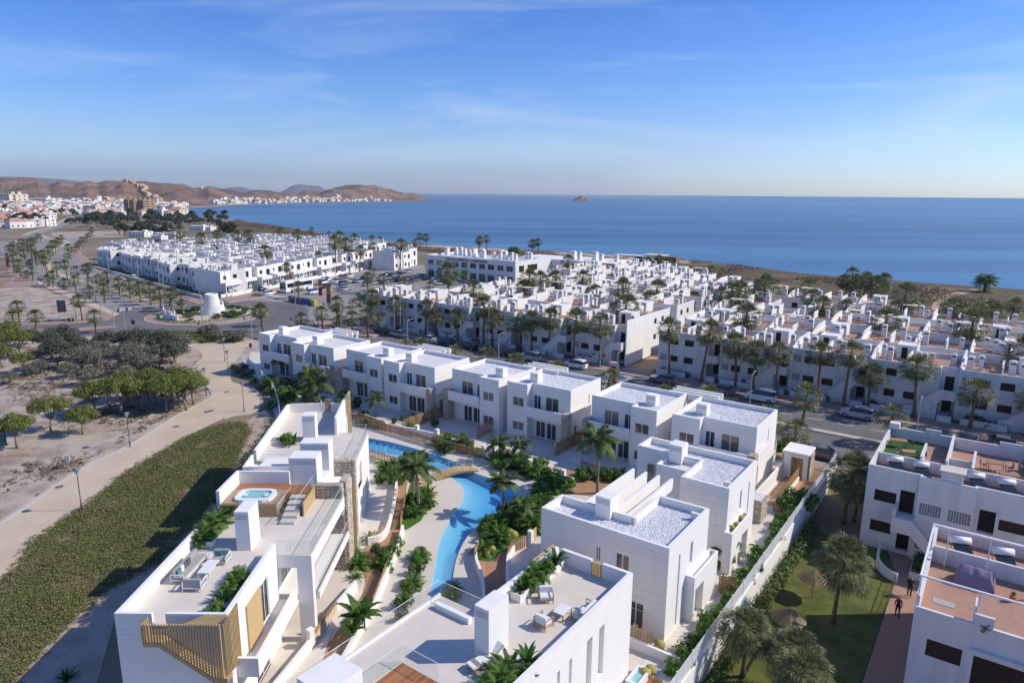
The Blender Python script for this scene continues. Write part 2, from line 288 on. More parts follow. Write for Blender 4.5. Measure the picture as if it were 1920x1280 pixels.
def inside(p, poly):
    x, y = p[0], p[1]; c = False; n = len(poly)
    for i in range(n):
        a, b = poly[i], poly[i - 1]
        if (a[1] > y) != (b[1] > y) and x < (b[0] - a[0]) * (y - a[1]) / (b[1] - a[1]) + a[0]: c = not c
    return c
def strip(line, w0, w1, z, name, m, kind='structure'):
    """a ribbon beside a polyline, from offset w0 to w1 (left is positive)"""
    mb = MB(); n = len(line); off = []
    for k in range(n):
        d = (line[min(k + 1, n - 1)] - line[max(k - 1, 0)]).normalized(); nn = Vector((-d.y, d.x)); off.append((line[k] + nn * w0, line[k] + nn * w1))
    for k in range(n - 1): mb.face(((*off[k][0][:2], z), (*off[k + 1][0][:2], z), (*off[k + 1][1][:2], z), (*off[k][1][:2], z)))
    return struct(name, mb.mesh(name, [m]), kind=kind)
def kerb(line, w, h, name='kerb', m='kerb', z0=0.0, parent=None):
    mb = MB(); n = len(line); a = []
    for k in range(n):
        d = (line[min(k + 1, n - 1)] - line[max(k - 1, 0)]).normalized(); nn = Vector((-d.y, d.x)) * (w / 2); a.append((line[k] + nn, line[k] - nn))
    for k in range(n - 1):
        (l0, r0), (l1, r1) = a[k], a[k + 1]
        mb.face(((*r0, z0 + h), (*r1, z0 + h), (*l1, z0 + h), (*l0, z0 + h))); mb.face(((*r0, z0), (*r1, z0), (*r1, z0 + h), (*r0, z0 + h))); mb.face(((*l1, z0), (*l0, z0), (*l0, z0 + h), (*l1, z0 + h)))
    for (l, r) in (a[0], a[-1]): mb.face(((*l, z0), (*r, z0), (*r, z0 + h), (*l, z0 + h)))
    me = mb.mesh(name, [m])
    return part(name, me, parent) if parent else struct(name, me)
# ================================================================ terrain, sea, roads
SHORE = [P(x, y) for x, y in ((440, 412), (500, 421), (560, 430), (640, 445), (720, 452), (800, 459), (900, 465), (1000, 470), (1060, 474), (1130, 477), (1200, 481), (1300, 489), (1380, 497), (1500, 512), (1600, 520), (1700, 528), (1800, 535), (1915, 543))]
shore2 = [Vector(p[:2]) for p in SHORE]
bay = [Vector((-640, 1230)), Vector((-520, 1020)), Vector((-400, 860))]
coast = [Vector((-354, 2840)), Vector((-480, 2520)), Vector((-560, 2330)), Vector((-660, 2100)), Vector((-690, 1750)), Vector((-640, 1450))] + bay + shore2
coast = spline(coast, 4) + [Vector((215, 190)), Vector((300, 120)), Vector((520, -80))]
POOL = [(-5.2, 44.6), (-4.55, 47), (-4.58, 49.7), (-4.54, 52), (-4.15, 54.9), (-3.42, 57.3), (-1.95, 59.8), (-0.22, 62.6), (0.78, 64.5), (0.9, 65.6), (0.5, 66.7), (-1.4, 68.4), (-3.0, 69.5), (-4.3, 70.7), (-5.6, 72.6), (-7, 74), (-9.2, 75.8), (-11.8, 77.7), (-15, 79.7), (-18, 81), (-20, 81.4), (-20.4, 78.2), (-16.9, 76.5), (-13.5, 75.3), (-10.9, 73.7), (-8.7, 71.8), (-7.1, 69.9), (-6.0, 68.3), (-5.05, 66.5), (-4.79, 63.8), (-5.38, 60.6), (-6.08, 56.7), (-6.26, 53.7), (-6.17, 50.7), (-6.09, 47)]
POOL = [tuple(p) for p in spline([Vector(p) for p in POOL], 3, True)]
LOT = [tuple(W(u, v)[:2]) for u, v in ((-12.9, 4), (60, 4), (60, 78.6), (-12.9, 78.6))]
def holed(name, outer, holes, z, m, extra=()):
    vs = [Vector(p[:2]) for p in outer]; ed = [(i, (i + 1) % len(outer)) for i in range(len(outer))]
    for h in holes:
        b = len(vs); vs += [Vector(p[:2]) for p in h]; ed += [(b + i, b + (i + 1) % len(h)) for i in range(len(h))]
    ov, oe, of, *_ = geometry.delaunay_2d_cdt(vs, ed, [], 1, 1e-5)
    fs = []
    for f in of:
        c = sum((ov[i] for i in f), Vector((0, 0))) / len(f)
        if inside(c, outer) and not any(inside(c, h) for h in holes): fs.append(tuple(f))
    mb = MB(); mb.v = [(v.x, v.y, z) for v in ov]
    for f in fs:
        a, b, c = (ov[f[0]], ov[f[1]], ov[f[2]])
        if (b - a).cross(c - a) < 0: f = f[::-1]
        mb.f.append(f); mb.m.append(0)
    return struct(name, mb.mesh(name, [m]))
land = [(-7000, -300), (520, -300)] + [tuple(p) for p in reversed(coast)] + [(-300, 3100), (-900, 4300), (-7000, 4300)]
holed('ground', land, [POOL, LOT], 0.0, 'earth')
# beach slope into the sea
mb = MB(); cl = coast
for k in range(len(cl) - 1):
    def off(i, d):
        t = (cl[min(i + 1, len(cl) - 1)] - cl[max(i - 1, 0)]).normalized(); return cl[i] + Vector((-t.y, t.x)) * d
    a, b, c, d = cl[k], cl[k + 1], off(k + 1, 16), off(k, 16)
    mb.face(((a.x, a.y, 0), (d.x, d.y, -2.5), (c.x, c.y, -2.5), (b.x, b.y, 0)))
struct('beach', mb.mesh('beach', ['sand']))
# sea
def seamat():
    m = bpy.data.materials.new('sea_water'); m.use_nodes = True; n = m.node_tree; b = n.nodes['Principled BSDF']
    b.inputs['Roughness'].default_value = 0.3; b.inputs['IOR'].default_value = 1.33; b.inputs['Specular IOR Level'].default_value = 0.35
    c = n.nodes.new('ShaderNodeTexCoord'); mp = n.nodes.new('ShaderNodeMapping'); mp.inputs['Rotation'].default_value = (0, 0, R(8)); mp.inputs['Scale'].default_value = (0.0009, 0.009, 1); n.links.new(c.outputs['Object'], mp.inputs[0])
    t = n.nodes.new('ShaderNodeTexNoise'); t.inputs['Scale'].default_value = 1.0; t.inputs['Detail'].default_value = 7; t.inputs['Roughness'].default_value = 0.62; n.links.new(mp.outputs[0], t.inputs[0])
    cr = n.nodes.new('ShaderNodeValToRGB'); cr.color_ramp.elements[0].position = 0.40; cr.color_ramp.elements[0].color = (0.010, 0.058, 0.145, 1); cr.color_ramp.elements[1].position = 0.64; cr.color_ramp.elements[1].color = (0.062, 0.19, 0.325, 1)
    n.links.new(t.outputs['Fac'], cr.inputs[0]); n.links.new(cr.outputs[0], b.inputs['Base Color'])
    mp2 = n.nodes.new('ShaderNodeMapping'); mp2.inputs['Scale'].default_value = (0.05, 0.16, 1); n.links.new(c.outputs['Object'], mp2.inputs[0])
    w2 = n.nodes.new('ShaderNodeTexNoise'); w2.inputs['Scale'].default_value = 1.0; w2.inputs['Detail'].default_value = 6; n.links.new(mp2.outputs[0], w2.inputs[0])
    bn = n.nodes.new('ShaderNodeBump'); bn.inputs['Strength'].default_value = 0.35; bn.inputs['Distance'].default_value = 0.5; n.links.new(w2.outputs['Fac'], bn.inputs['Height']); n.links.new(bn.outputs[0], b.inputs['Normal'])
    return m
mb = MB(); SEA = -0.9
mb.face(((-9000, 150, SEA), (60000, -300, SEA), (60000, 90000, SEA), (-9000, 90000, SEA)))
struct('sea', mb.mesh('sea', [seamat()]))
# heath between the houses and the beach
heath_in = [Vector(p[:2]) for p in PP(((440, 432), (520, 438), (600, 446), (700, 462), (800, 472), (1000, 492), (1150, 497), (1260, 512), (1380, 540), (1500, 560), (1640, 588), (1780, 600), (1920, 612)))] + [Vector((260, 60))]
hp = [tuple(p) for p in shore2] + [(300, 120)] + [tuple(p) for p in reversed(heath_in)]
sheet('heath', hp, 0.05, 'heath')
for nm, pts in (('sand_track', ((1828, 541), (1836, 546), (1790, 556), (1762, 570), (1752, 600), (1738, 600), (1750, 568), (1775, 552))), ('beach_sand', ((640, 445), (800, 459), (1000, 470), (1200, 481), (1300, 489), (1290, 494), (1200, 490), (1120, 484), (1000, 474), (800, 463), (640, 449)))):
    sheet(nm, PP(pts), 0.09, 'sand')
# low scrub on the heath: uncountable, one mass
mb = MB(); r2_ = random.Random(5)
def tuft(mb, x, y, z, r, h, n, rr, mi=0):
    for _ in range(n):
        a = rr.uniform(0, 2 * pi); e = rr.uniform(0.1, 1.0); d = r * math.sqrt(rr.random()); cx, cy, cz = x + d * cos(a), y + d * sin(a), z + h * rr.uniform(0.15, 1) * (1 - 0.6 * (d / r) ** 2)
        s = r * rr.uniform(0.18, 0.38); b = rr.uniform(0, 2 * pi); ux, uy, uz = s * cos(b), s * sin(b), s * rr.uniform(-0.3, 0.3); vx, vy, vz = -s * sin(b) * 0.6, s * cos(b) * 0.6, s * e * 0.6
        mb.face(((cx - ux, cy - uy, cz - uz), (cx + vx, cy + vy, cz + vz), (cx + ux, cy + uy, cz + uz), (cx - vx, cy - vy, cz - vz)), mi)
bb = [(min(p[i] for p in hp), max(p[i] for p in hp)) for i in (0, 1)]; cnt = 0
while cnt < 9500:
    p = (r2_.uniform(*bb[0]), r2_.uniform(*bb[1]))
    if not inside(p, hp) or noise.noise(Vector((p[0] * 0.035, p[1] * 0.035, 0))) < -0.12 + 0.25 * r2_.random(): continue
    if p[1] > 420 and r2_.random() < 0.5: continue
    q = r2_.uniform(0.45, 1.3); tuft(mb, p[0], p[1], 0.03, q, q * 0.6, 7, r2_); cnt += 1
struct('heath_scrub', mb.mesh('heath_scrub', ['scrub']), kind='stuff')

# ---- hills beyond the bay (height table: direction in the photograph -> skyline)
SKYL = [(-400, 336), (-120, 336), (0, 336), (75, 338), (95, 348), (115, 343), (140, 347), (165, 342), (185, 346), (200, 342), (235, 342), (300, 345), (340, 348), (372, 357), (392, 351), (420, 357), (460, 361), (478, 357), (505, 359), (535, 363), (556, 366), (575, 358), (600, 361), (630, 353), (660, 349), (700, 349), (735, 357), (750, 361), (765, 363), (780, 362), (792, 367), (799, 374)]
D0L = [(-400, 1500), (230, 1500), (330, 1560), (400, 1640), (480, 1850), (560, 2150), (660, 2480), (799, 2790)]
def lerp_t(t, x):
    for (a, b), (c, d) in zip(t, t[1:]):
        if x <= c: return b + (d - b) * max(0, (x - a)) / (c - a)
    return t[-1][1]
def hillmesh(pa, pb, step, rows, dr, sk, d0f, sc, seed, rough):
    mb = MB(); cols = int((pb - pa) / step) + 1
    for j in range(rows):
        for i in range(cols):
            px = pa + i * step; t = j / (rows - 1); d0 = d0f(px); D = d0 + t * dr; dd = ray(px, 364); k = D / dd.y; x, y = dd.x * k, D
            Dr = d0 + 0.55 * dr; hr = CAM_H + (364 + (px - 960) * 0.0077 - sk(px)) / FPX * Dr
            s = t / 0.55; prof = (3 * s * s - 2 * s ** 3) if s < 1 else max(0.0, 1 - ((t - 0.55) / 0.45) ** 2)
            nz = noise.fractal(Vector((x * sc, y * sc, seed)), 0.8, 2.1, 6) * .7 - abs(noise.noise(Vector((x * sc * 1.7, y * sc * .8, seed + 5)))) * 1.1 + .3
            z = hr * prof + rough * hr * nz * prof * (0.12 + min(1.0, abs(s - 1) * 1.6))
            mb.v.append((x, y, z - 1.2 * (j in (0, rows - 1))))
    for j in range(rows - 1):
        for i in range(cols - 1):
            a = j * cols + i; mb.f.append((a, a + 1, a + cols + 1, a + cols)); mb.m.append(0)
    return mb
struct('hills', hillmesh(-400, 799, 3, 70, 900, lambda x: lerp_t(SKYL, x), lambda x: lerp_t(D0L, x), 0.0075, 3.0, 0.75).mesh('hills', ['hill'], True))
FARS = [(-300, 332), (0, 333), (60, 334), (120, 338), (190, 345), (260, 352), (400, 358), (430, 352), (455, 351), (480, 358), (520, 363), (535, 356), (548, 349), (562, 346), (580, 348), (600, 349), (608, 354), (622, 360), (640, 366)]
struct('far_mountains', hillmesh(-300, 640, 6, 14, 3000, lambda x: lerp_t(FARS, x), lambda x: 9000.0, 0.0008, 9.0, 0.2).mesh('far_mountains', ['farmount'], True))
# rocky islet
mb = MB(); c = P(1091, 377); nn = 40
for j in range(nn):
    for i in range(nn):
        x, y = (i / (nn - 1) - .5) * 2, (j / (nn - 1) - .5) * 2; r = math.hypot(x, y)
        sh = max(0.0, 1 - abs(x + 0.05) ** 1.6) * max(0.0, 1 - y * y)
        z = 34 * sh * (0.75 + 0.35 * noise.fractal(Vector((x * 2.2, y * 2.2, 4)), 0.9, 2.1, 5)) - 3
        mb.v.append((c.x + x * 48, c.y + y * 40, z))
for j in range(nn - 1):
    for i in range(nn - 1): a = j * nn + i; mb.f.append((a, a + 1, a + nn + 1, a + nn)); mb.m.append(0)
struct('rocky_islet', mb.mesh('rocky_islet', ['rock']))

# ---- streets
def uvpoly(pts): return [W(u, v) for u, v in pts]
sheet('street', uvpoly(((-141, 81), (60, 81), (60, 102.6), (-141, 102.6))), 0.012, 'asphalt')
RC = Vector((-75.5, 167.0))
circ = lambda r, n=48, c=RC: [Vector((c.x + r * cos(2 * pi * k / n), c.y + r * sin(2 * pi * k / n))) for k in range(n)]
carpark = PP(((404, 563), (470, 549), (560, 531), (690, 504), (795, 496), (800, 520), (975, 540), (830, 556), (715, 566), (690, 590), (655, 612), (600, 622), (520, 598), (470, 575)))
sheet('car_park', carpark, 0.008, 'asphalt2')
sheet('roundabout_road', circ(24), 0.020, 'asphalt')
av_r = spline([Vector(p) for p in ((-84, 183), (-92.7, 190.7), (-122.9, 219.9), (-157.6, 257.8), (-188.2, 297.3), (-225.6, 351.1), (-262, 420), (-300, 520))], 4)
av_l = spline([Vector(p) for p in ((-92, 163), (-100, 169.2), (-129.1, 197.1), (-164.6, 232.8), (-200.6, 274.1), (-243, 330), (-285, 410), (-325, 515))], 4)
sheet('avenue', av_r + list(reversed(av_l)), 0.016, 'asphalt2')
med = spline([Vector(p) for p in ((-96, 183.5), (-122.5, 208.7), (-160.6, 243.5), (-180.9, 267.5), (-221.4, 325), (-262, 405))], 4)
kerb(med, 2.4, 0.14, 'avenue_median', 'path')
sheet('west_road', PP(((0, 612), (60, 611), (130, 608), (200, 600), (262, 596), (300, 622), (262, 627), (130, 629), (0, 633))), 0.014, 'asphalt')
sheet('west_road_median', PP(((0, 620), (130, 616), (215, 610), (222, 614), (130, 622), (0, 624))), 0.05, 'redpave')
sheet('promenade', PP(((222, 590), (205, 600), (150, 606), (60, 609), (0, 610), (0, 606), (90, 604), (180, 598), (195, 590), (130, 562), (88, 542), (60, 536), (0, 538), (22, 527), (14, 505), (24, 498), (38, 512), (58, 526), (100, 543))), 0.03, 'redpave')
sheet('promenade_sand', PP(((60, 526), (90, 530), (110, 540), (150, 556), (225, 589), (214, 592), (130, 558), (80, 536))), 0.045, 'path')
sheet('parking_lot_west', PP(((0, 540), (58, 537), (88, 543), (195, 590), (180, 597), (90, 602), (0, 604))), 0.02, 'dirt')
for pl, wd in ((((0, 452), (13, 456), (18, 464), (14, 476), (0, 485)), 9), (((60, 441), (85, 432), (112, 424), (128, 414), (138, 408), (152, 405)), 8), (((60, 441), (70, 447), (95, 451), (112, 455)), 8)):
    ln = spline([Vector(P(*p)[:2]) for p in pl], 5); strip(ln, -wd / 2, wd / 2, 0.02, 'country_road', 'asphalt2'); strip(ln, wd / 2, wd / 2 + 2.5, 0.025, 'road_verge', 'path')
sheet('sports_ground', PP(((95, 436), (230, 432), (232, 444), (130, 447), (100, 444))), 0.03, 'dirt')
# kerbed islands, pavements
def raised(name, pts, h, m, mk='kerb'):
    mb = MB(); poly = [tuple(p[:2]) for p in pts]
    if sum(a[0] * b[1] - b[0] * a[1] for a, b in zip(poly, poly[1:] + poly[:1])) < 0: poly = poly[::-1]
    n = len(poly)
    for k in range(n): a, b = poly[k], poly[(k + 1) % n]; mb.face(((*a, 0), (*b, 0), (*b, h), (*a, h)), 1)
    ins = inset(poly, 0.25)
    for k in range(n): a, b, c, d = poly[k], poly[(k + 1) % n], ins[(k + 1) % n], ins[k]; mb.face(((*a, h), (*b, h), (*c, h), (*d, h)), 1)
    flat(ins, h, mb, 0)
    return struct(name, mb.mesh(name, [m, mk]))
raised('roundabout_apron', circ(14.2), 0.16, 'redpave')
raised('roundabout_island', circ(11.6), 0.30, 'path')
raised('pavement', uvpoly(((-120, 102.7), (-44, 102.7), (60, 102.7), (60, 106.4), (-120, 106.4))), 0.14, 'redpave')
raised('near_pavement', uvpoly(((-104, 78.4), (-13.4, 78.4), (-13.4, 80.9), (-104, 80.9))), 0.13, 'redpave')
raised('median', uvpoly(((-95, 91.7), (40, 91.9), (40, 92.9), (-95, 92.9))), 0.15, 'path')
raised('corner_pavement', PP(((588, 602), (640, 590), (690, 602), (730, 622), (700, 632), (650, 628), (612, 622), (592, 612))), 0.165, 'redpave')
raised('pavement_north', PP(((410, 560), (470, 548), (560, 530), (690, 503), (690, 507), (560, 535), (480, 552), (500, 558), (430, 568))), 0.14, 'redpave')
raised('splitter_island', PP(((556, 560), (585, 571), (574, 575), (560, 568), (505, 556), (470, 556), (470, 554), (510, 553))), 0.14, 'kerb')
raised('avenue_pavement', [tuple(p) for p in (av_r[k] for k in range(2, 22))] + [tuple(av_r[k] + Vector((2.6, 2.6))) for k in range(21, 1, -1)], 0.14, 'redpave')
# road paint
mb = MB()
def dash(u0, u1, v, wd=0.12): p = uvpoly(((u0, v), (u1, v), (u1, v + wd), (u0, v + wd))); mb.face([(q.x, q.y, 0.022) for q in p])
for k in range(-34, 12):
    u = k * 4.0
    for v in (86.5, 97.2): dash(u, u + 2.0, v)
    if k % 1 == 0: dash(u, u + 0.6, 83.2, 0.1); dash(u + 2, u + 2.6, 83.2, 0.1); dash(u + 1, u + 1.6, 100.1, 0.1)
for k in range(9):
    v = 93.6 + k * 1.0; p = uvpoly(((-53.5, v), (-48.5, v), (-48.5, v + 0.5), (-53.5, v + 0.5))); mb.face([(q.x, q.y, 0.022) for q in p])
    v = 82 + k * 1.0; p = uvpoly(((-53.5, v), (-49.5, v), (-49.5, v + 0.5), (-53.5, v + 0.5))); mb.face([(q.x, q.y, 0.022) for q in p])
dv = Vector((-0.7071, 0.7071)); dn = Vector((0.7071, 0.7071))
for k in range(10):
    a = Vector((-100.5, 172.5)) + dn * (k * 1.15 if k < 5 else k * 1.15 + 3); q = [a, a + dn * 0.55, a + dn * 0.55 + dv * 4.5, a + dv * 4.5]; mb.face([(p.x, p.y, 0.03) for p in q])
for k in range(12):
    a = Vector((-105, 181)) + dv * (k * 11) + dn * 4.0
    for s in (-3.8, 8.4): q = [a + dn * s, a + dn * (s + .15), a + dn * (s + .15) + dv * 4.5, a + dn * s + dv * 4.5]; mb.face([(p.x, p.y, 0.03) for p in q])
p0 = [P(x, y) for x, y in ((0, 627), (18, 626), (10, 630), (0, 631))]; mb.face([(p.x, p.y, 0.03) for p in p0])
for k in range(8): p0 = PP(((20 - k * 0.3, 613.2 + k * 0.9), (26, 613 + k * 0.9), (26, 613.5 + k * 0.9), (20, 613.7 + k * 0.9))); mb.face([(p.x, p.y, 0.03) for p in p0])
for x0, y0, x1, y1 in ((520, 563, 640, 540), (600, 572, 720, 545), (640, 590, 690, 578), (540, 555, 690, 527), (600, 545, 700, 528), (700, 545, 790, 522)):
    a, b = P(x0, y0), P(x1, y1); d = (b - a).normalized(); nn_ = Vector((-d.y, d.x, 0)) * 0.1; mb.face([(q.x, q.y, 0.018) for q in (a - nn_, b - nn_, b + nn_, a + nn_)])
struct('road_markings', mb.mesh('road_markings', ['paint']))

# ---- west park
sheet('park_ground', PP(((0, 634), (262, 629), (480, 634), (500, 650), (440, 690), (400, 760), (0, 1010))), 0.012, 'dirt')
pathL = spline([Vector(P(*p)[:2]) for p in ((-160, 1060), (0, 980), (150, 880), (240, 836), (330, 780), (395, 745), (392, 730), (375, 705), (362, 690), (380, 668), (365, 655), (345, 648), (300, 640))], 5)
pathR = spline([Vector(P(*p)[:2]) for p in ((-190, 1230), (0, 1095), (45, 1050), (150, 955), (240, 890), (330, 830), (420, 785), (470, 775), (492, 752), (470, 725), (435, 715), (435, 690), (455, 660), (475, 645), (478, 638))], 5)
sheet('sand_path', pathL + list(reversed(pathR)), 0.04, 'path')
kerb(pathL[:44], 0.45, 0.10, 'path_kerb', 'kerb'); kerb(pathR[30:46], 0.3, 0.10, 'path_kerb', 'kerb')
COVER = PP(((0, 1240), (0, 1095), (45, 1050), (60, 1015), (150, 955), (165, 945), (230, 890), (330, 830), (400, 800), (430, 792), (462, 795), (468, 808), (455, 830), (440, 870), (380, 965), (290, 1062), (200, 1105), (120, 1175), (55, 1245), (0, 1300)))
sheet('slope_soil', COVER, 0.031, 'soil')
sheet('gravel_strip', PP(((-60, 1400), (0, 1300), (55, 1245), (120, 1175), (200, 1105), (290, 1062), (380, 965), (440, 870), (468, 808), (462, 790), (500, 765), (510, 790), (500, 830), (440, 920), (330, 1060), (215, 1160), (150, 1400))), 0.025, 'gravelpath')
# ================================================================ the new development: ground, pool, paths
dev = [W(-12.95, 4), W(-12.95, 80.9), W(-104, 80.9), P(470, 660), P(462, 690), P(498, 730), P(520, 790), P(512, 830), Vector((-22.1, 52, 0)), Vector((-22.1, 30, 0)), Vector((-22.1, 8, 0))]
dev = [tuple(p[:2]) for p in dev]
holed('garden_paving', dev, [POOL], 0.026, 'creamtile')
POOLT = [(-2.0, 43.5), (-2.3, 48), (-2.9, 51.5), (-2.9, 55), (-1.6, 58.6), (-0.2, 61.0), (2.65, 64.4), (3.4, 67.3), (-3.3, 74.4), (-8.2, 77.2), (-13.7, 81.2), (-18.7, 84.8), (-22, 86.2), (-22.5, 79.5), (-19, 75.6), (-16.4, 74.3), (-12.9, 72), (-11.3, 70.8), (-10.65, 64), (-9.95, 56.6), (-9.7, 53.6), (-9.6, 43.5)]
holed('pool_terrace', POOLT, [POOL], 0.035, 'sandconc')
# basin: gentle beach on the west side, steep wall on the east
def pool_depth(p):
    dmin = 9; wside = True
    for i in range(len(POOL)):
        a, b = Vector(POOL[i]), Vector(POOL[(i + 1) % len(POOL)]); ab = b - a; t = max(0, min(1, (Vector(p) - a).dot(ab) / max(1e-6, ab.length_squared))); d = (Vector(p) - (a + ab * t)).length
        west = (a.x < -4.5 and 46.5 < a.y < 70) or False
        dd = d * (0.62 if west else 4.0)
        dmin = min(dmin, dd)
    return 0.04 + min(1.25 if p[1] < 66 else 1.25 - min(.75, (p[1] - 66) * .12), dmin * 0.5)
vs = [Vector(p) for p in POOL]; ed = [(i, (i + 1) % len(POOL)) for i in range(len(POOL))]
xs = [p[0] for p in POOL]; ys = [p[1] for p in POOL]; y = min(ys)
while y < max(ys):
    x = min(xs)
    while x < max(xs):
        if inside((x, y), POOL): vs.append(Vector((x, y)))
        x += 0.45
    y += 0.45
ov, oe, of, *_ = geometry.delaunay_2d_cdt(vs, ed, [], 1, 1e-5)
mb = MB(); mb.v = [(v.x, v.y, -pool_depth(v)) for v in ov]
for f in of:
    c = sum((ov[i] for i in f), Vector((0, 0))) / 3
    if inside(c, POOL):
        a, b, cc = (ov[i] for i in f); f = tuple(f) if (b - a).cross(cc - a) > 0 else tuple(f)[::-1]; mb.f.append(f); mb.m.append(0)
nb = len(mb.v)
for i in range(len(POOL)):
    a, b = POOL[i], POOL[(i + 1) % len(POOL)]; mb.face(((*a, 0.035), (*b, 0.035), (*b, -0.05), (*a, -0.05)))
M['poolfloor'] = mat('pool_floor', (0.28, 0.62, 0.76), 0.6, 0.03, 0.5, col2=(0.25, 0.59, 0.74), s2=0.5)
struct('pool_basin', mb.mesh('pool_basin', ['poolfloor'], True))
def watermat():
    m = glassmat('pool_water', (0.93, 0.985, 1.0), 0.16); n = m.node_tree; out = n.nodes['Material Output']
    va = n.nodes.new('ShaderNodeVolumeAbsorption'); va.inputs['Color'].default_value = (0.08, 0.60, 0.86, 1); va.inputs['Density'].default_value = 0.42; n.links.new(va.outputs[0], out.inputs['Volume'])
    c = n.nodes.new('ShaderNodeTexCoord'); t = n.nodes.new('ShaderNodeTexNoise'); t.inputs['Scale'].default_value = 1.6; t.inputs['Detail'].default_value = 3; n.links.new(c.outputs['Object'], t.inputs[0])
    b = n.nodes.new('ShaderNodeBump'); b.inputs['Strength'].default_value = 0.05; b.inputs['Distance'].default_value = 0.1; n.links.new(t.outputs['Fac'], b.inputs['Height'])
    for x in n.nodes:
        if x.type in ('BSDF_GLOSSY', 'LAYER_WEIGHT'): n.links.new(b.outputs[0], x.inputs['Normal'])
    return m
mb = MB(); mb.prism(POOL, -1.6, -0.02); 
struct('pool_water', mb.mesh('pool_water', [watermat()]))
# brick paths
pw = spline([Vector(p) for p in ((-13.5, 73.0), (-12.6, 71.2), (-11.5, 62.4), (-11.2, 58.5), (-12.6, 54.2), (-12.2, 51), (-11.3, 47), (-13.0, 38), (-14.5, 30))], 4)
pe = spline([Vector(p) for p in ((-11.8, 71.3), (-11.3, 70.4), (-10.65, 64), (-10.0, 56.6), (-9.8, 53.6), (-10.0, 49), (-10.1, 46), (-11.0, 38), (-12.2, 30))], 4)
sheet('brick_path', pw + list(reversed(pe)), 0.05, 'brickpath')
sheet('brick_path', [(-2.75, 51.7), (-2.1, 48), (-1.6, 44), (0.2, 44.5), (-0.25, 48.3), (-0.25, 52.0), (0.4, 54.2), (-0.4, 54.6)], 0.05, 'brickpath')
sheet('brick_path', [tuple(P(*p)[:2]) for p in ((1010, 895), (1060, 880), (1110, 885), (1190, 915), (1150, 935), (1060, 925))], 0.05, 'brickpath')
sheet('entrance_drive', uvpoly(((-16.9, 66.0), (-13.1, 66.0), (-13.1, 80.8), (-15.2, 80.8), (-16.9, 76.5))), 0.05, 'ochrepave')
# green beds
for pts in (((-10.55, 57.2), (-9.4, 57.3), (-8.4, 59), (-7.8, 63.2), (-8.6, 67.2), (-10.6, 69.5), (-10.6, 64)), ((-1.7, 51.8), (-0.3, 54.0), (2.2, 57.5), (4.2, 62), (2.7, 64.2), (-0.2, 60.9), (-1.5, 58.4), (-2.8, 55), (-2.8, 52)), ((3.4, 67.4), (6, 69), (2, 73.5), (-3.2, 77.5), (-8, 80.2), (-9, 79), (-3.3, 74.6))):
    sheet('planting_bed', pts, 0.06, 'green')
# ================================================================ plants: templates
def fan_palm(seed, h, leaves, k, crown=1.0, skirt=8, drop=1):
    r = random.Random(seed); tb = MB(); n = 8; pts = []; rad = []
    bx, by = r.uniform(-.25, .25), r.uniform(-.25, .25)
    for i in range(n + 1):
        t = i / n; pts.append((bx * t * t, by * t * t, h * t)); rad.append(0.20 - 0.07 * t + 0.09 * max(0, 1 - t * 6) + 0.015 * (i % 2))
    tb.tube(pts, rad, 8); topv = Vector(pts[-1]); cb = MB()
    for i in range(leaves + skirt):
        dry = i >= leaves; a = i * 2.39996 + r.uniform(-.2, .2); t = i / leaves
        el = R(82 - 125 * t ** 0.85) if not dry else R(r.uniform(-72, -50)); el += r.uniform(-.12, .12)
        pl = (0.75 + 0.45 * min(1, t * 1.6)) * crown * r.uniform(.85, 1.1) * (0.8 if dry else 1); d = Vector((cos(a) * cos(el), sin(a) * cos(el), sin(el))); side = Vector((-sin(a), cos(a), 0)); nrm = side.cross(d)
        b0 = topv + Vector((0, 0, -0.15 * t)); tip = b0 + d * pl + Vector((0, 0, -0.10 * pl * cos(el)))
        w_ = 0.035; cb.face((b0 - side * w_, b0 + side * w_, tip + side * w_ * .6, tip - side * w_ * .6), 1 if dry else 0)
        rl = 0.95 * crown * r.uniform(.85, 1.1) * (0.75 if dry else 1); spread = R(150 if not dry else 70)
        for j in range(k):
            f = (j / (k - 1) - .5) * spread; f2 = spread / k * 0.52
            q0 = (d * cos(f) + side * sin(f)); lenj = rl * (1 - 0.25 * abs(f) / (spread / 2)); fold = nrm * (0.10 if j % 2 else -0.02) * lenj
            pa = tip + (d * cos(f - f2) + side * sin(f - f2)) * lenj * .55 + fold; pb = tip + (d * cos(f + f2) + side * sin(f + f2)) * lenj * .55 + fold
            end = tip + q0 * lenj + Vector((0, 0, -0.28 * lenj * drop * (0.4 + 0.6 * abs(cos(el)))))
            cb.face((tip, pa, pb), 1 if dry else 0); cb.face((pa, end, pb), 1 if dry else 0)
    return tb.mesh('palm_trunk', ['trunk'], True), cb.mesh('palm_crown', ['fan', 'fandry'])
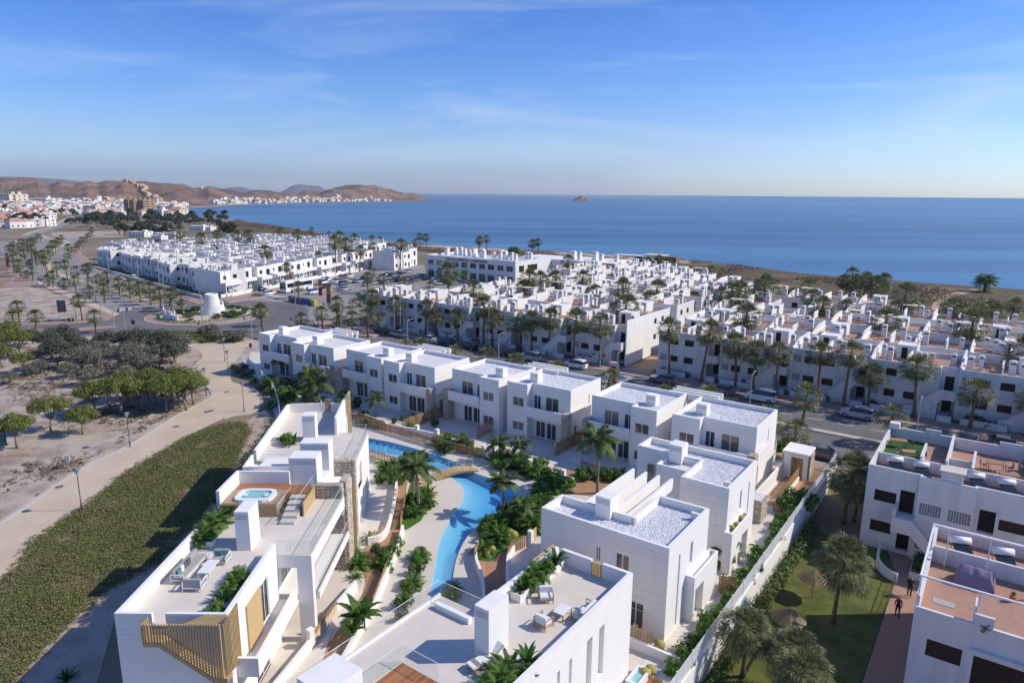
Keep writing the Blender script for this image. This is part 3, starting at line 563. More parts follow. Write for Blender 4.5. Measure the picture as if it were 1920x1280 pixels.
def feather_palm(seed, h, leaves, ll, nl, lean=0.3, matl='feather', tr='trunkg', rad0=0.16, droop=1.0):
    r = random.Random(seed); tb = MB(); pts = []; rad = []
    for i in range(9): t = i / 8; pts.append((lean * t * t, lean * .4 * t * t, h * t)); rad.append(rad0 * (1 - .35 * t) + 0.06 * max(0, 1 - 5 * t))
    tb.tube(pts, rad, 8); top = Vector(pts[-1]); cb = MB()
    for i in range(leaves):
        a = i * 2.39996 + r.uniform(-.25, .25); t = i / leaves; el = R(78 - 92 * t) + r.uniform(-.1, .1); L = ll * r.uniform(.85, 1.1) * (0.75 + 0.25 * min(1, t * 2)); seg = []
        dh = Vector((cos(a), sin(a), 0)); side = Vector((-sin(a), cos(a), 0)); p = top.copy(); e = el; ns = 9
        for s in range(ns + 1): seg.append((p.copy(), e)); p = p + (dh * cos(e) + Vector((0, 0, sin(e)))) * (L / ns); e -= R(9.5) * droop * (0.6 + s / ns)
        for s in range(ns): cb.face((seg[s][0] - side * .03, seg[s][0] + side * .03, seg[s + 1][0] + side * .02, seg[s + 1][0] - side * .02))
        for j in range(nl):
            f = 0.14 + 0.86 * (j + .5) / nl; s = min(ns - 1, int(f * ns)); g = f * ns - s; q = seg[s][0].lerp(seg[s + 1][0], g); e = seg[s][1]; d = dh * cos(e) + Vector((0, 0, sin(e)))
            ln = L * 0.30 * (sin(pi * min(1, f * .86 + .12)) ** .7) * r.uniform(.85, 1.1)
            for sg in (-1, 1):
                o = (side * sg * .82 + d * .5 + Vector((0, 0, -.28 * droop))).normalized(); wv = d * (L * 0.0125)
                cb.face((q - wv, q + wv, q + o * ln * .6 + wv * .8 + Vector((0, 0, -.02)), q + o * ln + Vector((0, 0, -.22 * ln * droop)), q + o * ln * .6 - wv * .8))
    return tb.mesh('palm_trunk', [tr], True), cb.mesh('palm_crown', [matl])
def leaf_ball(mb, c, rx, rz, n, s, r, shell=0.55, mi=0, asp=.5):
    for _ in range(n):
        d = Vector((r.gauss(0, 1), r.gauss(0, 1), r.gauss(0, 1))).normalized(); k = shell + (1 - shell) * r.random() ** .6
        p = Vector((c[0] + d.x * rx * k, c[1] + d.y * rx * k, c[2] + d.z * rz * k)); nrm = (d + Vector((r.uniform(-.7, .7), r.uniform(-.7, .7), r.uniform(-.3, .9)))).normalized()
        a = nrm.orthogonal().normalized(); a.rotate(Matrix.Rotation(r.uniform(0, 6.28), 3, nrm)); b = nrm.cross(a); q = s * r.uniform(.6, 1.3)
        mb.face((p - a * q, p + b * q * asp, p + a * q, p - b * q * asp), mi)
def shrub(seed, n, s, matl, w=1.0, h=1.1, lumps=6, asp=.45):
    r = random.Random(seed); mb = MB()
    for _ in range(lumps):
        a = r.uniform(0, 6.28); d = r.uniform(0.1, .62) * w; z = r.uniform(.3, .75) * h; leaf_ball(mb, (d * cos(a), d * sin(a), z), r.uniform(.32, .5) * w, r.uniform(.25, .4) * h, n // lumps, s, r, asp=asp)
    for _ in range(5): a = r.uniform(0, 6.28); mb.tube([(0, 0, 0), (0.35 * w * cos(a), 0.35 * w * sin(a), .5 * h)], [.03, .015], 4)
    return mb.mesh('foliage', [matl])
def blade_plant(seed, n, L, wd, matl, el0=80, el1=25, bend=.5, stem=0.0):
    r = random.Random(seed); mb = MB()
    if stem: mb.tube([(0, 0, 0), (.05, .03, stem)], [.10, .06], 6)
    for i in range(n):
        a = i * 2.4 + r.uniform(-.3, .3); e = R(el0 + (el1 - el0) * i / n) + r.uniform(-.1, .1); l = L * r.uniform(.75, 1.1); dh = Vector((cos(a), sin(a), 0)); sd_ = Vector((-sin(a), cos(a), 0)); p = Vector((r.uniform(-.06, .06), r.uniform(-.06, .06), stem * r.uniform(.8, 1))); prev = None; ns = 5
        for s in range(ns + 1):
            t = s / ns; ww = wd * (0.25 + 1.5 * t) * (1 - t) * 1.9 + .012; cur = (p - sd_ * ww, p + sd_ * ww)
            if prev: mb.face((prev[0], prev[1], cur[1], cur[0]))
            prev = cur; p = p + (dh * cos(e) + Vector((0, 0, sin(e)))) * l / ns; e -= bend * R(28) * (.5 + t)
    return mb.mesh('foliage', [matl])
def tree(seed, h, cr, ch, clumps, per, s, matl, tr='trunkg', th=0.45, trunkr=.14, flat_=1.0):
    r = random.Random(seed); tb = MB(); cb = MB(); hz = h * th
    lean = Vector((r.uniform(-.12, .12) * h, r.uniform(-.12, .12) * h, 0)); fork = lean * .6 + Vector((0, 0, hz))
    tb.tube([(0, 0, 0), tuple(lean * .25 + Vector((0, 0, hz * .5))), tuple(fork)], [trunkr * 1.2, trunkr, trunkr * .8], 7)
    for i in range(clumps):
        a = i * 2.4 + r.uniform(-.4, .4); d = cr * math.sqrt((i + .5) / clumps) * .78; z = h - ch * .5 + ch * .42 * (1 - (d / cr) ** 2) * r.uniform(.6, 1.1) - ch * .3 * r.random() * (d / cr)
        c = fork * 1.0 + Vector((d * cos(a), d * sin(a), 0)); c.z = z; rr = cr * r.uniform(.24, .40)
        leaf_ball(cb, c, rr, rr * .72 * flat_, per, s, r, .45)
        if i % 2 == 0: m = (fork + c) / 2 + Vector((0, 0, -.1 * h)); tb.tube([tuple(fork), tuple(m), tuple(c)], [trunkr * .55, trunkr * .35, trunkr * .15], 5, cap=False)
    return tb.mesh('tree_trunk', [tr], True), cb.mesh('tree_crown', [matl])
FANP = [fan_palm(1, 5.4, 50, 9, 1.2, 10), fan_palm(2, 6.4, 54, 9, 1.28, 12), fan_palm(3, 4.0, 46, 9, 1.15, 6), fan_palm(4, 2.0, 38, 9, 1.1, 3), fan_palm(5, 7.4, 52, 9, 1.2, 14), fan_palm(6, 1.1, 34, 9, 1.0, 0)]
FANH = [fan_palm(21, 6.3, 62, 17, 1.55, 12, 1.3), fan_palm(22, 5.0, 64, 17, 1.5, 10, 1.3)]
FTH = [feather_palm(31, 5.2, 17, 2.9, 40, .3), feather_palm(32, 3.0, 15, 2.5, 36, .2), feather_palm(33, 1.4, 17, 2.1, 32, .1), feather_palm(34, 0.4, 24, 1.7, 30, .05, droop=.8, matl='shrub'), feather_palm(35, 4.6, 18, 2.7, 40, -.4)]
DATE = feather_palm(41, 2.5, 60, 3.6, 18, 0, rad0=.4, tr='trunk', droop=.8)
SHR = [shrub(51, 340, .16, 'shrub'), shrub(52, 340, .15, 'shrub', 1.1, 1.3), shrub(53, 340, .17, 'shrubd', 1.1, 1.2), shrub(54, 300, .22, 'shrubd', 1.0, 1.5, asp=.3), shrub(55, 420, .11, 'hedge', 1.0, 1.1)]
BLD = [blade_plant(61, 13, 1.7, .16, 'banana', 85, 30, .5), blade_plant(62, 26, 1.2, .05, 'shrub', 85, 20, .9), blade_plant(63, 30, .9, .06, 'shrubd', 85, 25, .5), blade_plant(64, 10, 1.8, .24, 'banana', 85, 30, .75, 1.1)]
PINE = [tree(71, 4.3, 2.5, 2.6, 20, 280, .12, 'pine', th=.38), tree(72, 4.8, 2.7, 2.8, 22, 280, .12, 'pine', th=.38), tree(73, 3.8, 2.1, 2.3, 17, 280, .11, 'pine', th=.38)]
TAM = [tree(81, 4.0, 2.7, 3.3, 20, 150, .15, 'tam', th=.22), tree(82, 4.6, 2.8, 3.8, 21, 190, .15, 'tamd', th=.2), tree(83, 2.8, 2.2, 2.4, 16, 150, .13, 'tam', th=.2)]
FART = [tree(91, 7, 4.6, 5.5, 14, 60, .7, 'wood_far', th=.15, trunkr=.25), tree(92, 10, 4.5, 8, 16, 60, .75, 'wood_far', th=.2, trunkr=.3), tree(93, 5, 3.8, 4, 12, 60, .6, 'wood_far', th=.15, trunkr=.2)]
def put(kind, me, p, label, cat, group, s=1.0, rz=None, names=('trunk', 'crown')):
    rz = rnd.uniform(0, 6.28) if rz is None else rz
    t = thing(kind, label, cat, (p[0], p[1], p[2] if len(p) > 2 else 0), rz, group); t.scale = (s, s, s)
    if cat == 'palm tree': t.rotation_euler = (rnd.gauss(0, .04), rnd.gauss(0, .04), rz); t.scale = (s, s, s * rnd.uniform(.85, 1.15))
    for nm, m in zip(names, me): part(nm, m, t)
    return t
def put1(kind, me, p, label, cat, group, s=1.0, sz=None):
    o = part(kind, me, None, (p[0], p[1], p[2] if len(p) > 2 else 0), rnd.uniform(0, 6.28)); o.scale = (s, s, sz or s); return tag(o, label, cat, group)

# ---- west park planting
for i, (x, y, b) in enumerate(((178, 775, 745), (227, 778, 740), (255, 766, 728), (267, 770, 720), (312, 773, 748), (292, 758, 725), (337, 765, 742), (350, 770, 735), (363, 758, 722), (333, 748, 710), (280, 750, 712), (303, 745, 712), (240, 750, 726), (322, 756, 728), (205, 760, 738), (347, 750, 712))):
    put('pine_tree', PINE[i % 3], P(x, y), 'rounded green pine with bare trunk in the grove beside the sand path', 'pine tree', 'pines of the grove beside the path', .95 + .2 * rnd.random())
for i, (x, y, l) in enumerate(((95, 808, 'lone pine with a crooked trunk left of the grove by the dark sign'), (155, 814, 'broad lone pine on the bare slope, shadow beside it'), (32, 840, 'sparse pine right beside the dark information board'))):
    put('pine_tree', PINE[(i + 1) % 3], P(x, y), l, 'pine tree', None, (.92, .95, .95)[i])
for i, (x, y) in enumerate(((15, 668), (40, 672), (46, 700), (30, 650), (10, 655), (62, 645), (5, 690))):
    put('pine_tree', PINE[i % 3], P(x, y), 'bright green low pine at the edge of the scrub by the west road', 'pine tree', 'pines near the west road', (1.1, 1.05, .95, .8, 1.1, .8, .9)[i])
for i, (x, y, k, s) in enumerate(((100, 668, 1, 1.1), (125, 662, 1, 1.15), (140, 675, 1, 1.0), (108, 690, 1, 1.1), (155, 690, 0, 1.0), (180, 695, 0, 1.0), (205, 668, 1, 1.0), (190, 680, 0, 1.0), (225, 690, 0, 1.0), (250, 685, 0, 1.1), (240, 665, 1, 1.0), (265, 668, 1, 1.15), (290, 672, 0, 1.1), (310, 670, 1, 1.1), (330, 680, 1, 1.0), (300, 692, 0, 1.15), (322, 694, 1, 1.1), (275, 705, 0, 1.0), (340, 660, 0, .9), (165, 722, 2, 1.0), (130, 708, 2, .9), (75, 700, 2, .8), (55, 705, 2, .7), (200, 708, 2, 1.0), (240, 715, 2, .9), (20, 720, 2, .7), (285, 665, 1, 1.0), (258, 700, 0, 1.05), (175, 672, 0, .9))):
    put('tamarisk_tree', TAM[k], P(x, y), ('olive-grey feathery bush of the scrub thicket', 'dark grey-green dense bush of the scrub thicket', 'low greyish bush at the thicket edge')[k], 'bush', ('grey bushes of the thicket', 'dark bushes of the thicket', 'low bushes at the thicket edge')[k], s)
mbh = MB(); rr = random.Random(9)
hpoly = [tuple(p[:2]) for p in PP(((255, 632), (300, 626), (400, 627), (440, 632), (456, 640), (440, 643), (340, 644), (262, 642)))]
bb = [(min(p[i] for p in hpoly), max(p[i] for p in hpoly)) for i in (0, 1)]
M['hedgeb'] = leaf('bright_shrub_leaf', (0.11, 0.15, 0.03)); k = 0
while k < 420:
    p = (rr.uniform(*bb[0]), rr.uniform(*bb[1]))
    if inside(p, hpoly): leaf_ball(mbh, (p[0], p[1], .55), .75, .6, 26, .16, rr); k += 1
struct('shrub_bank', mbh.mesh('shrub_bank', ['hedgeb']), kind='stuff')
for x, y in ((399, 628), (388, 630), (441, 642), (450, 640), (405, 640)): put('tamarisk_tree', TAM[2], P(x, y), 'dark round bush growing in the green bank before the roundabout', 'bush', 'bushes in the green bank', .85)
# ground cover of the slope, dry tufts of the park
mb = MB(); rr = random.Random(3); cp = [tuple(p[:2]) for p in COVER]; bb = [(min(p[i] for p in cp), max(p[i] for p in cp)) for i in (0, 1)]; k = 0
while k < 22000:
    p = (rr.uniform(*bb[0]), rr.uniform(*bb[1]))
    if not inside(p, cp) or noise.noise(Vector((p[0] * .55, p[1] * .3, 2))) + .5 * noise.noise(Vector((p[0] * 2.1, p[1] * 2.1, 4))) > .22 + .35 * rr.random(): continue
    hh = .26 + .22 * noise.noise(Vector((p[0] * .5, p[1] * .5, 7))); tuft(mb, p[0] + rr.gauss(0, .35), p[1] + rr.gauss(0, .35), .02, .2, max(.06, hh) * .9, 11, rr); k += 1
struct('ground_cover', mb.mesh('ground_cover', ['cover']), kind='stuff')
mb = MB(); pk = [tuple(p[:2]) for p in PP(((0, 650), (360, 660), (395, 735), (300, 790), (0, 960)))]; bb = [(min(p[i] for p in pk), max(p[i] for p in pk)) for i in (0, 1)]; k = 0
while k < 2200:
    p = (rr.uniform(*bb[0]), rr.uniform(*bb[1]))
    if not inside(p, pk) or noise.noise(Vector((p[0] * .12, p[1] * .12, 5))) < -.05 + .3 * rr.random(): continue
    q = rr.uniform(.15, .55); tuft(mb, p[0], p[1], .02, q, q * .7, 7, rr); k += 1
struct('dry_tufts', mb.mesh('dry_tufts', ['scrub']), kind='stuff')
mb = MB(); hl = [P(505, 812), P(490, 835), P(470, 860), P(455, 885), P(440, 905), P(425, 925), P(412, 945)]
for a, b in zip(hl, hl[1:]):
    for j in range(16): q = a.lerp(b, j / 16); leaf_ball(mb, (q.x + rr.uniform(-.5, .5), q.y, .4), .6, .5, 30, .12, rr)
struct('slope_hedge', mb.mesh('slope_hedge', ['hedge']), kind='stuff')
put1('yucca_plant', BLD[2], P(125, 1275), 'small spiky plant alone on the gravel strip beside the slope', 'plant', None, 1.0)
for x, y in ((520, 700), (505, 715), (530, 745), (512, 765), (522, 800), (515, 690), (508, 740), (520, 815)): put1('hedge_bush', SHR[4], P(x, y), 'dense green bush along the white picket fence above the path bend', 'bush', 'bushes along the picket fence', 1.3)
for x, y in ((448, 700), (462, 706), (478, 716), (492, 728), (440, 690), (505, 738), (460, 690), (475, 700)): put1('verge_bush', SHR[4], P(x, y), 'grey-green low bush on the verge at the path bend', 'bush', 'verge bushes at the path bend', 1.1, .8)
# ================================================================ shared building parts
WCACHE = {}
def win_mesh(w_, h_, style):
    key = (round(w_, 2), round(h_, 2), style)
    if key in WCACHE: return WCACHE[key]
    fr = MB(); f = .06
    if style in ('slide', 'slidec', 'door'):
        for a in ((0, w_, 0, f), (0, w_, h_ - f, h_), (0, f, f, h_ - f), (w_ - f, w_, f, h_ - f), (w_ / 2 - f * .6, w_ / 2 + f * .6, f, h_ - f)): fr.box(a[0], a[1], .05, .13, a[2], a[3])
        pn = MB(); pn.box(f, w_ / 2 - f * .6, .09, .11, f, h_ - f); pn.box(w_ / 2 + f * .6, w_ - f, .09, .11, f, h_ - f)
        WCACHE[key] = (fr.mesh('window', ['frame']), pn.mesh('pane', ['glassw' if style == 'slidec' else 'glass']))
    else:
        for a in ((0, w_, 0, .05), (0, w_, h_ - .05, h_), (0, .05, .05, h_ - .05), (w_ - .05, w_, .05, h_ - .05), (w_ / 2 - .03, w_ / 2 + .03, .05, h_ - .05)): fr.box(a[0], a[1], .03, .1, a[2], a[3])
        n = max(3, int(h_ / .12))
        for k in range(n): z = .05 + (h_ - .1) * (k + .15) / n; fr.box(.05, w_ / 2 - .03, .05, .09, z, z + (h_ - .1) / n * .8); fr.box(w_ / 2 + .03, w_ - .05, .05, .09, z, z + (h_ - .1) / n * .8)
        WCACHE[key] = (fr.mesh('window', ['dark']), None)
    return WCACHE[key]
def window(parent, a, b, s0, s1, z0, z1, style='slide', name='window'):
    L = math.hypot(b[0] - a[0], b[1] - a[1]); dx, dy = (b[0] - a[0]) / L, (b[1] - a[1]) / L
    fr, pn = win_mesh(s1 - s0, z1 - z0, style); o = part(name, fr, parent, (a[0] + dx * s0, a[1] + dy * s0, z0), math.atan2(dy, dx))
    if pn: part('pane', pn, o)
    return o
def grooves(L, zs): return [(0.0, L, z, z + .035, .03, 0) for z in zs]
def stone_face(mb, a, b, z0, z1, seed, s=.34, proud=.05):
    """irregular stones on a wall face running a->b (outside to the right)"""
    r = random.Random(seed); L = math.hypot(b[0] - a[0], b[1] - a[1]); dx, dy = (b[0] - a[0]) / L, (b[1] - a[1]) / L; nx, ny = dy, -dx
    z = z0; row = 0
    while z < z1 - .04:
        hh = min(s * r.uniform(.55, .95), z1 - z); x = 0.0
        while x < L - .03:
            ww = min(s * r.uniform(.7, 1.5), L - x)
            if L - x - ww < .12: ww = L - x
            pts = []
            for q in range(8):
                t = 2 * pi * (q + .5) / 8; cx = x + ww / 2 + (ww / 2 - .014) * max(-1, min(1, 1.22 * cos(t))) + r.uniform(-.015, .015); cz = z + hh / 2 + (hh / 2 - .014) * max(-1, min(1, 1.22 * sin(t))) + r.uniform(-.02, .02); pts.append((min(max(cx, 0), L), min(max(cz, z0), z1)))
            pr = proud * r.uniform(.5, 1.2); i = len(mb.v)
            mb.v += [(a[0] + dx * q[0] + nx * .002, a[1] + dy * q[0] + ny * .002, q[1]) for q in pts]; mx_, mz_ = x + ww / 2, z + hh / 2
            mb.v += [(a[0] + dx * (mx_ + (q[0] - mx_) * .8) + nx * pr, a[1] + dy * (mx_ + (q[0] - mx_) * .8) + ny * pr, mz_ + (q[1] - mz_) * .8) for q in pts]
            for q in range(8): mb.f.append((i + q, i + (q + 1) % 8, i + 8 + (q + 1) % 8, i + 8 + q)); mb.m.append(1)
            mb.f.append(tuple(i + 8 + q for q in range(8))); mb.m.append(1); x += ww
        z += hh; row += 1
def stone_block(name, parent, x0, x1, y0, y1, z0, z1, seed, faces=(0, 1, 2, 3), top=True):
    core = MB(); core.box(x0, x1, y0, y1, z0, z1); c = part(name, core.mesh(name, ['mortar']), parent); mb = MB()
    P4 = [(x0, y0), (x1, y0), (x1, y1), (x0, y1)]
    for k in faces: stone_face(mb, P4[k], P4[(k + 1) % 4], z0, z1, seed + k)
    if top:
        r = random.Random(seed + 9); y = y0
        while y < y1 - .05:
            x = x0; hh = min(.36, y1 - y)
            while x < x1 - .05:
                ww = min(.4 * r.uniform(.7, 1.3), x1 - x); pr = .03 * r.uniform(.5, 1.2); i = len(mb.v); e = .02
                mb.v += [(x + e, y + e, z1 + .002), (x + ww - e, y + e, z1 + .002), (x + ww - e, y + hh - e, z1 + .002), (x + e, y + hh - e, z1 + .002)] + [(x + e * 2.5, y + e * 2.5, z1 + pr), (x + ww - e * 2.5, y + e * 2.5, z1 + pr), (x + ww - e * 2.5, y + hh - e * 2.5, z1 + pr), (x + e * 2.5, y + hh - e * 2.5, z1 + pr)]
                for f in ((4, 5, 6, 7), (0, 1, 5, 4), (1, 2, 6, 5), (2, 3, 7, 6), (3, 0, 4, 7)): mb.f.append(tuple(i + q for q in f)); mb.m.append(1)
                x += ww
            y += hh
    o = part('stone_cladding', mb.mesh('stone_cladding', ['mortar', 'stone']), c if c.parent and not c.parent.parent else parent); o['kind'] = 'stuff'; return c
def pebbles(parent, poly, z, n, seed, s=.05):
    r = random.Random(seed); mb = MB(); xs = [p[0] for p in poly]; ys = [p[1] for p in poly]; k = 0
    while k < n:
        x, y = r.uniform(min(xs), max(xs)), r.uniform(min(ys), max(ys))
        if not inside((x, y), poly): continue
        a = r.uniform(0, 6.28); q = s * r.uniform(.6, 1.5); i = len(mb.v); c, d = q * cos(a), q * sin(a)
        mb.v += [(x + c, y + d, z), (x - d, y + c, z), (x - c, y - d, z), (x + d, y - c, z), (x + r.uniform(-.02, .02), y, z + q * .8)]
        for f in ((0, 1, 4), (1, 2, 4), (2, 3, 4), (3, 0, 4)): mb.f.append(tuple(i + j for j in f)); mb.m.append(0)
        k += 1
    o = part('gravel', mb.mesh('gravel', ['stonebit']), parent); o['kind'] = 'stuff'; return o
def chimney_mesh(w_, d, h_, louvre=True):
    mb = MB(); mb.box(0, w_, 0, d, 0, h_)
    if louvre:
        for k in range(3): z = h_ - .28 - k * .13; mb.box(.1, w_ - .1, -.012, .0, z, z + .05, 1)
    return mb.mesh('chimney', ['villa', 'grey'])
SLAT = {}
def slat_mesh(w_, d, h_, m='wooddark'):
    key = (w_, d, round(h_, 2), m)
    if key not in SLAT: b = MB(); b.box(-w_ / 2, w_ / 2, -d / 2, d / 2, 0, h_); SLAT[key] = b.mesh('slat', [m])
    return SLAT[key]
def slat_fence(label, line, h, m='wooddark', step=.20, w_=.11, z=0.0, group='slatted timber garden fences', jit=.06, base=0.0):
    """timber fence: upright slats, two rails, along a 2D polyline"""
    t = thing('slat_fence', label, 'fence', (line[0][0], line[0][1], z), 0, group); o = Vector(line[0][:2]); pts = [Vector(p[:2]) - o for p in line]
    for a, b in zip(pts, pts[1:]):
        L = (b - a).length; n = max(1, int(L / step)); an = math.atan2(b.y - a.y, b.x - a.x)
        for k in range(n):
            p = a.lerp(b, (k + .5) / n); hh = round(h * (1 + jit * rnd.choice((-1, -.5, 0, .5, 1))), 2); part('slat', slat_mesh(w_, .035, hh, m), t, (p.x, p.y, base), an)
        for zz in (.25, .8):
            rb = MB(); rb.box(0, L, .02, .06, base + h * zz - .04, base + h * zz + .04); part('rail', rb.mesh('rail', [m]), t, (a.x, a.y, 0), an)
    return t
def low_wall(label, line, h, th=.2, group='low white garden walls', m='villa', z=0.0):
    ln = [Vector(p[:2]) for p in line]; mb = MB(); n = len(ln); a = []
    for k in range(n):
        d = (ln[min(k + 1, n - 1)] - ln[max(k - 1, 0)]).normalized(); nn = Vector((-d.y, d.x)) * (th / 2); a.append((ln[k] + nn, ln[k] - nn))
    for k in range(n - 1):
        (l0, r0), (l1, r1) = a[k], a[k + 1]
        mb.face(((*r0, z + h), (*r1, z + h), (*l1, z + h), (*l0, z + h))); mb.face(((*r0, z), (*r1, z), (*r1, z + h), (*r0, z + h))); mb.face(((*l1, z), (*l0, z), (*l0, z + h), (*l1, z + h)))
    for (l, r) in (a[0], a[-1]): mb.face(((*l, z), (*r, z), (*r, z + h), (*l, z + h)))
    return tag(part('garden_wall', mb.mesh('garden_wall', [m])), label, 'wall', group)

# ================================================================ row villas
def row_villa(u0, v0, kind, label, seed):
    """kind R: projecting room on the left, terrace on the right; L mirrored"""
    Wd, D, ZT = 8.7, 7.6, 7.0; t = thing('villa', label, 'house', tuple(W(u0, v0)), ANG, 'white villas of the row along the street')
    m = (lambda x: x) if kind == 'R' else (lambda x: Wd - x)
    def poly(p): q = [(m(x), y) for x, y in p]; return q if kind == 'R' else q[::-1]
    fp = poly(((0, -.9), (3.1, -.9), (3.1, .2), (Wd, .2), (Wd, D), (0, D)))
    E = {}
    def edge(x0, y0, x1, y1):
        a, b = (m(x0), y0), (m(x1), y1)
        if kind == 'L': a, b = b, a
        for k in range(len(fp)):
            if fp[k] == a and fp[(k + 1) % len(fp)] == b: return k, a, b
    holes = {}; wins = []
    def hole(e, x0, x1, z0, z1, style):
        k, a, b = e; L = math.hypot(b[0] - a[0], b[1] - a[1]); s0, s1 = (x0, x1) if kind == 'R' else (L - x1, L - x0)
        holes.setdefault(k, []).append((s0, s1, z0, z1, .18)); wins.append((a, b, s0, s1, z0, z1, style))
    eP = edge(0, -.9, 3.1, -.9); eM = edge(3.1, .2, Wd, .2); eS = edge(3.1, -.9, 3.1, .2); eR = edge(Wd, .2, Wd, D)
    hole(eP, .85, 2.55, 4.0, 5.2, 'slidec'); hole(eP, .85, 2.55, .85, 2.0, 'slidec'); hole(eM, 2.0, 3.9, 3.55, 5.6, 'slidec'); hole(eM, .25, 1.3, 3.55, 5.55, 'slide')
    hole(eM, .6, 2.0, .12, 2.25, 'slide'); hole(eM, 2.2, 3.6, .12, 2.25, 'slide'); hole(eR, .9, 1.6, .3, 2.3, 'slide'); hole(eR, 4.3, 4.6, 4.2, 5.6, 'slide')
    holes.setdefault(eM[0], []).extend(grooves(9, (5.95, 6.3, 6.45))); holes.setdefault(eP[0], [])
    mb = MB(); mb.shell(fp, 0, ZT, .55, .22, holes); part('wall', mb.mesh('wall', ['villa']), t)
    for q in wins: window(t, *q)
    part('roof', flat(inset(fp, .2), ZT - .5).mesh('roof', ['gravel']), t)
    if seed >= 140: pebbles(t, inset(fp, .22), ZT - .5, 3200, seed, .07)
    # balcony with white parapet over the porch, stone pier
    b = MB(); xa, xb = 3.11, Wd + .35; y0 = -1.15
    def bx(x0, x1, *r, **k): b.box(min(m(x0), m(x1)), max(m(x0), m(x1)), *r, **k)
    bx(xa, xb, y0, .19, 3.02, 3.4); bx(xa, xb, y0, y0 + .16, 3.403, 4.32); bx(xb - .16, xb, y0 + .163, 3.2, 3.2, 4.32); part('balcony', b.mesh('balcony', ['villa']), t)
    x0, x1 = sorted((m(Wd - .35), m(Wd + .4))); stone_block('stone_pier', t, x0, x1, y0 - .08, -.1, 0, 4.36, seed, (0, 1, 2, 3))
    x0 = min(m(1.5), m(2.7)); part('chimney', chimney_mesh(1.2, 1.1, 1.25), t, (x0, 2.0, ZT - .5))
    s = MB(); x0, x1 = sorted((m(3.2), m(Wd + 2))); s.box(x0, x1, -4.6, .19, 0.03, .1 + (seed // 10 % 3) * .006); part('porch_floor', s.mesh('porch_floor', ['creamtile']), t)
    return t
HV = [(-100.3, 66.6, 'R', 'white villa with gravel roof, end house of the row by the roundabout'), (-89.8, 65.4, 'R', 'white villa second from the roundabout end of the row, tall feather palms before it'), (-79.2, 66.3, 'L', 'white villa third from the roundabout end of the row, balcony on its left'), (-69.7, 66.0, 'R', 'white villa behind the wooden pool fence, stone pier on its right, fourth from roundabout'), (-58.9, 67.2, 'L', 'white villa with stone pier at its left, porch above the shallow pool'), (-49.3, 67.8, 'R', 'white villa in the row with stone pier and brown slat fence at its right'), (-37.7, 67.8, 'L', 'white villa next to the last of the row, slender palm before its porch'), (-27.3, 68.0, 'R', 'white villa ending the row beside the gatehouse, taller chimney box')]
VIL = []
for i, (u, v, k, l) in enumerate(HV): VIL.append(row_villa(u, v, k, l, 100 + i * 10))
# rear link walls with pergola beams, part of each left-hand villa
for i in (0, 2, 4, 6):
    t = VIL[i]; mb = MB(); x1 = HV[i + 1][0] - HV[i][0]; Wd = 8.7
    if i == 0: continue
    mb.box(Wd + .003, x1 - .003, 6.6, 6.8, 0, 5.6); part('link_wall', mb.mesh('link_wall', ['villa']), t)
for i in range(8):
    t = VIL[i]
    for k in range(3 if i in (0, 2, 4, 6) else 0):
        mb = MB(); y = 7.63 + k * 1.15; L0, L1 = 6.4, 12.2; mb.box(L0, L1, y, y + .25, 6.35, 7.0); part('pergola_beam', mb.mesh('pergola_beam', ['villa']), t)
    mb = MB(); x0 = 6.6
    for q in (x0, x0 + 5.2): mb.box(q, q + .22, 9.95, 10.17, 0, 6.34)
    if i in (0, 2, 4, 6): part('pergola_post', mb.mesh('pergola_post', ['villa']), t)
    mb = MB(); mb.box(.4, 8.3, 7.603, 10.2, 0, 3.1); part('rear_wing', mb.mesh('rear_wing', ['villa']), t)

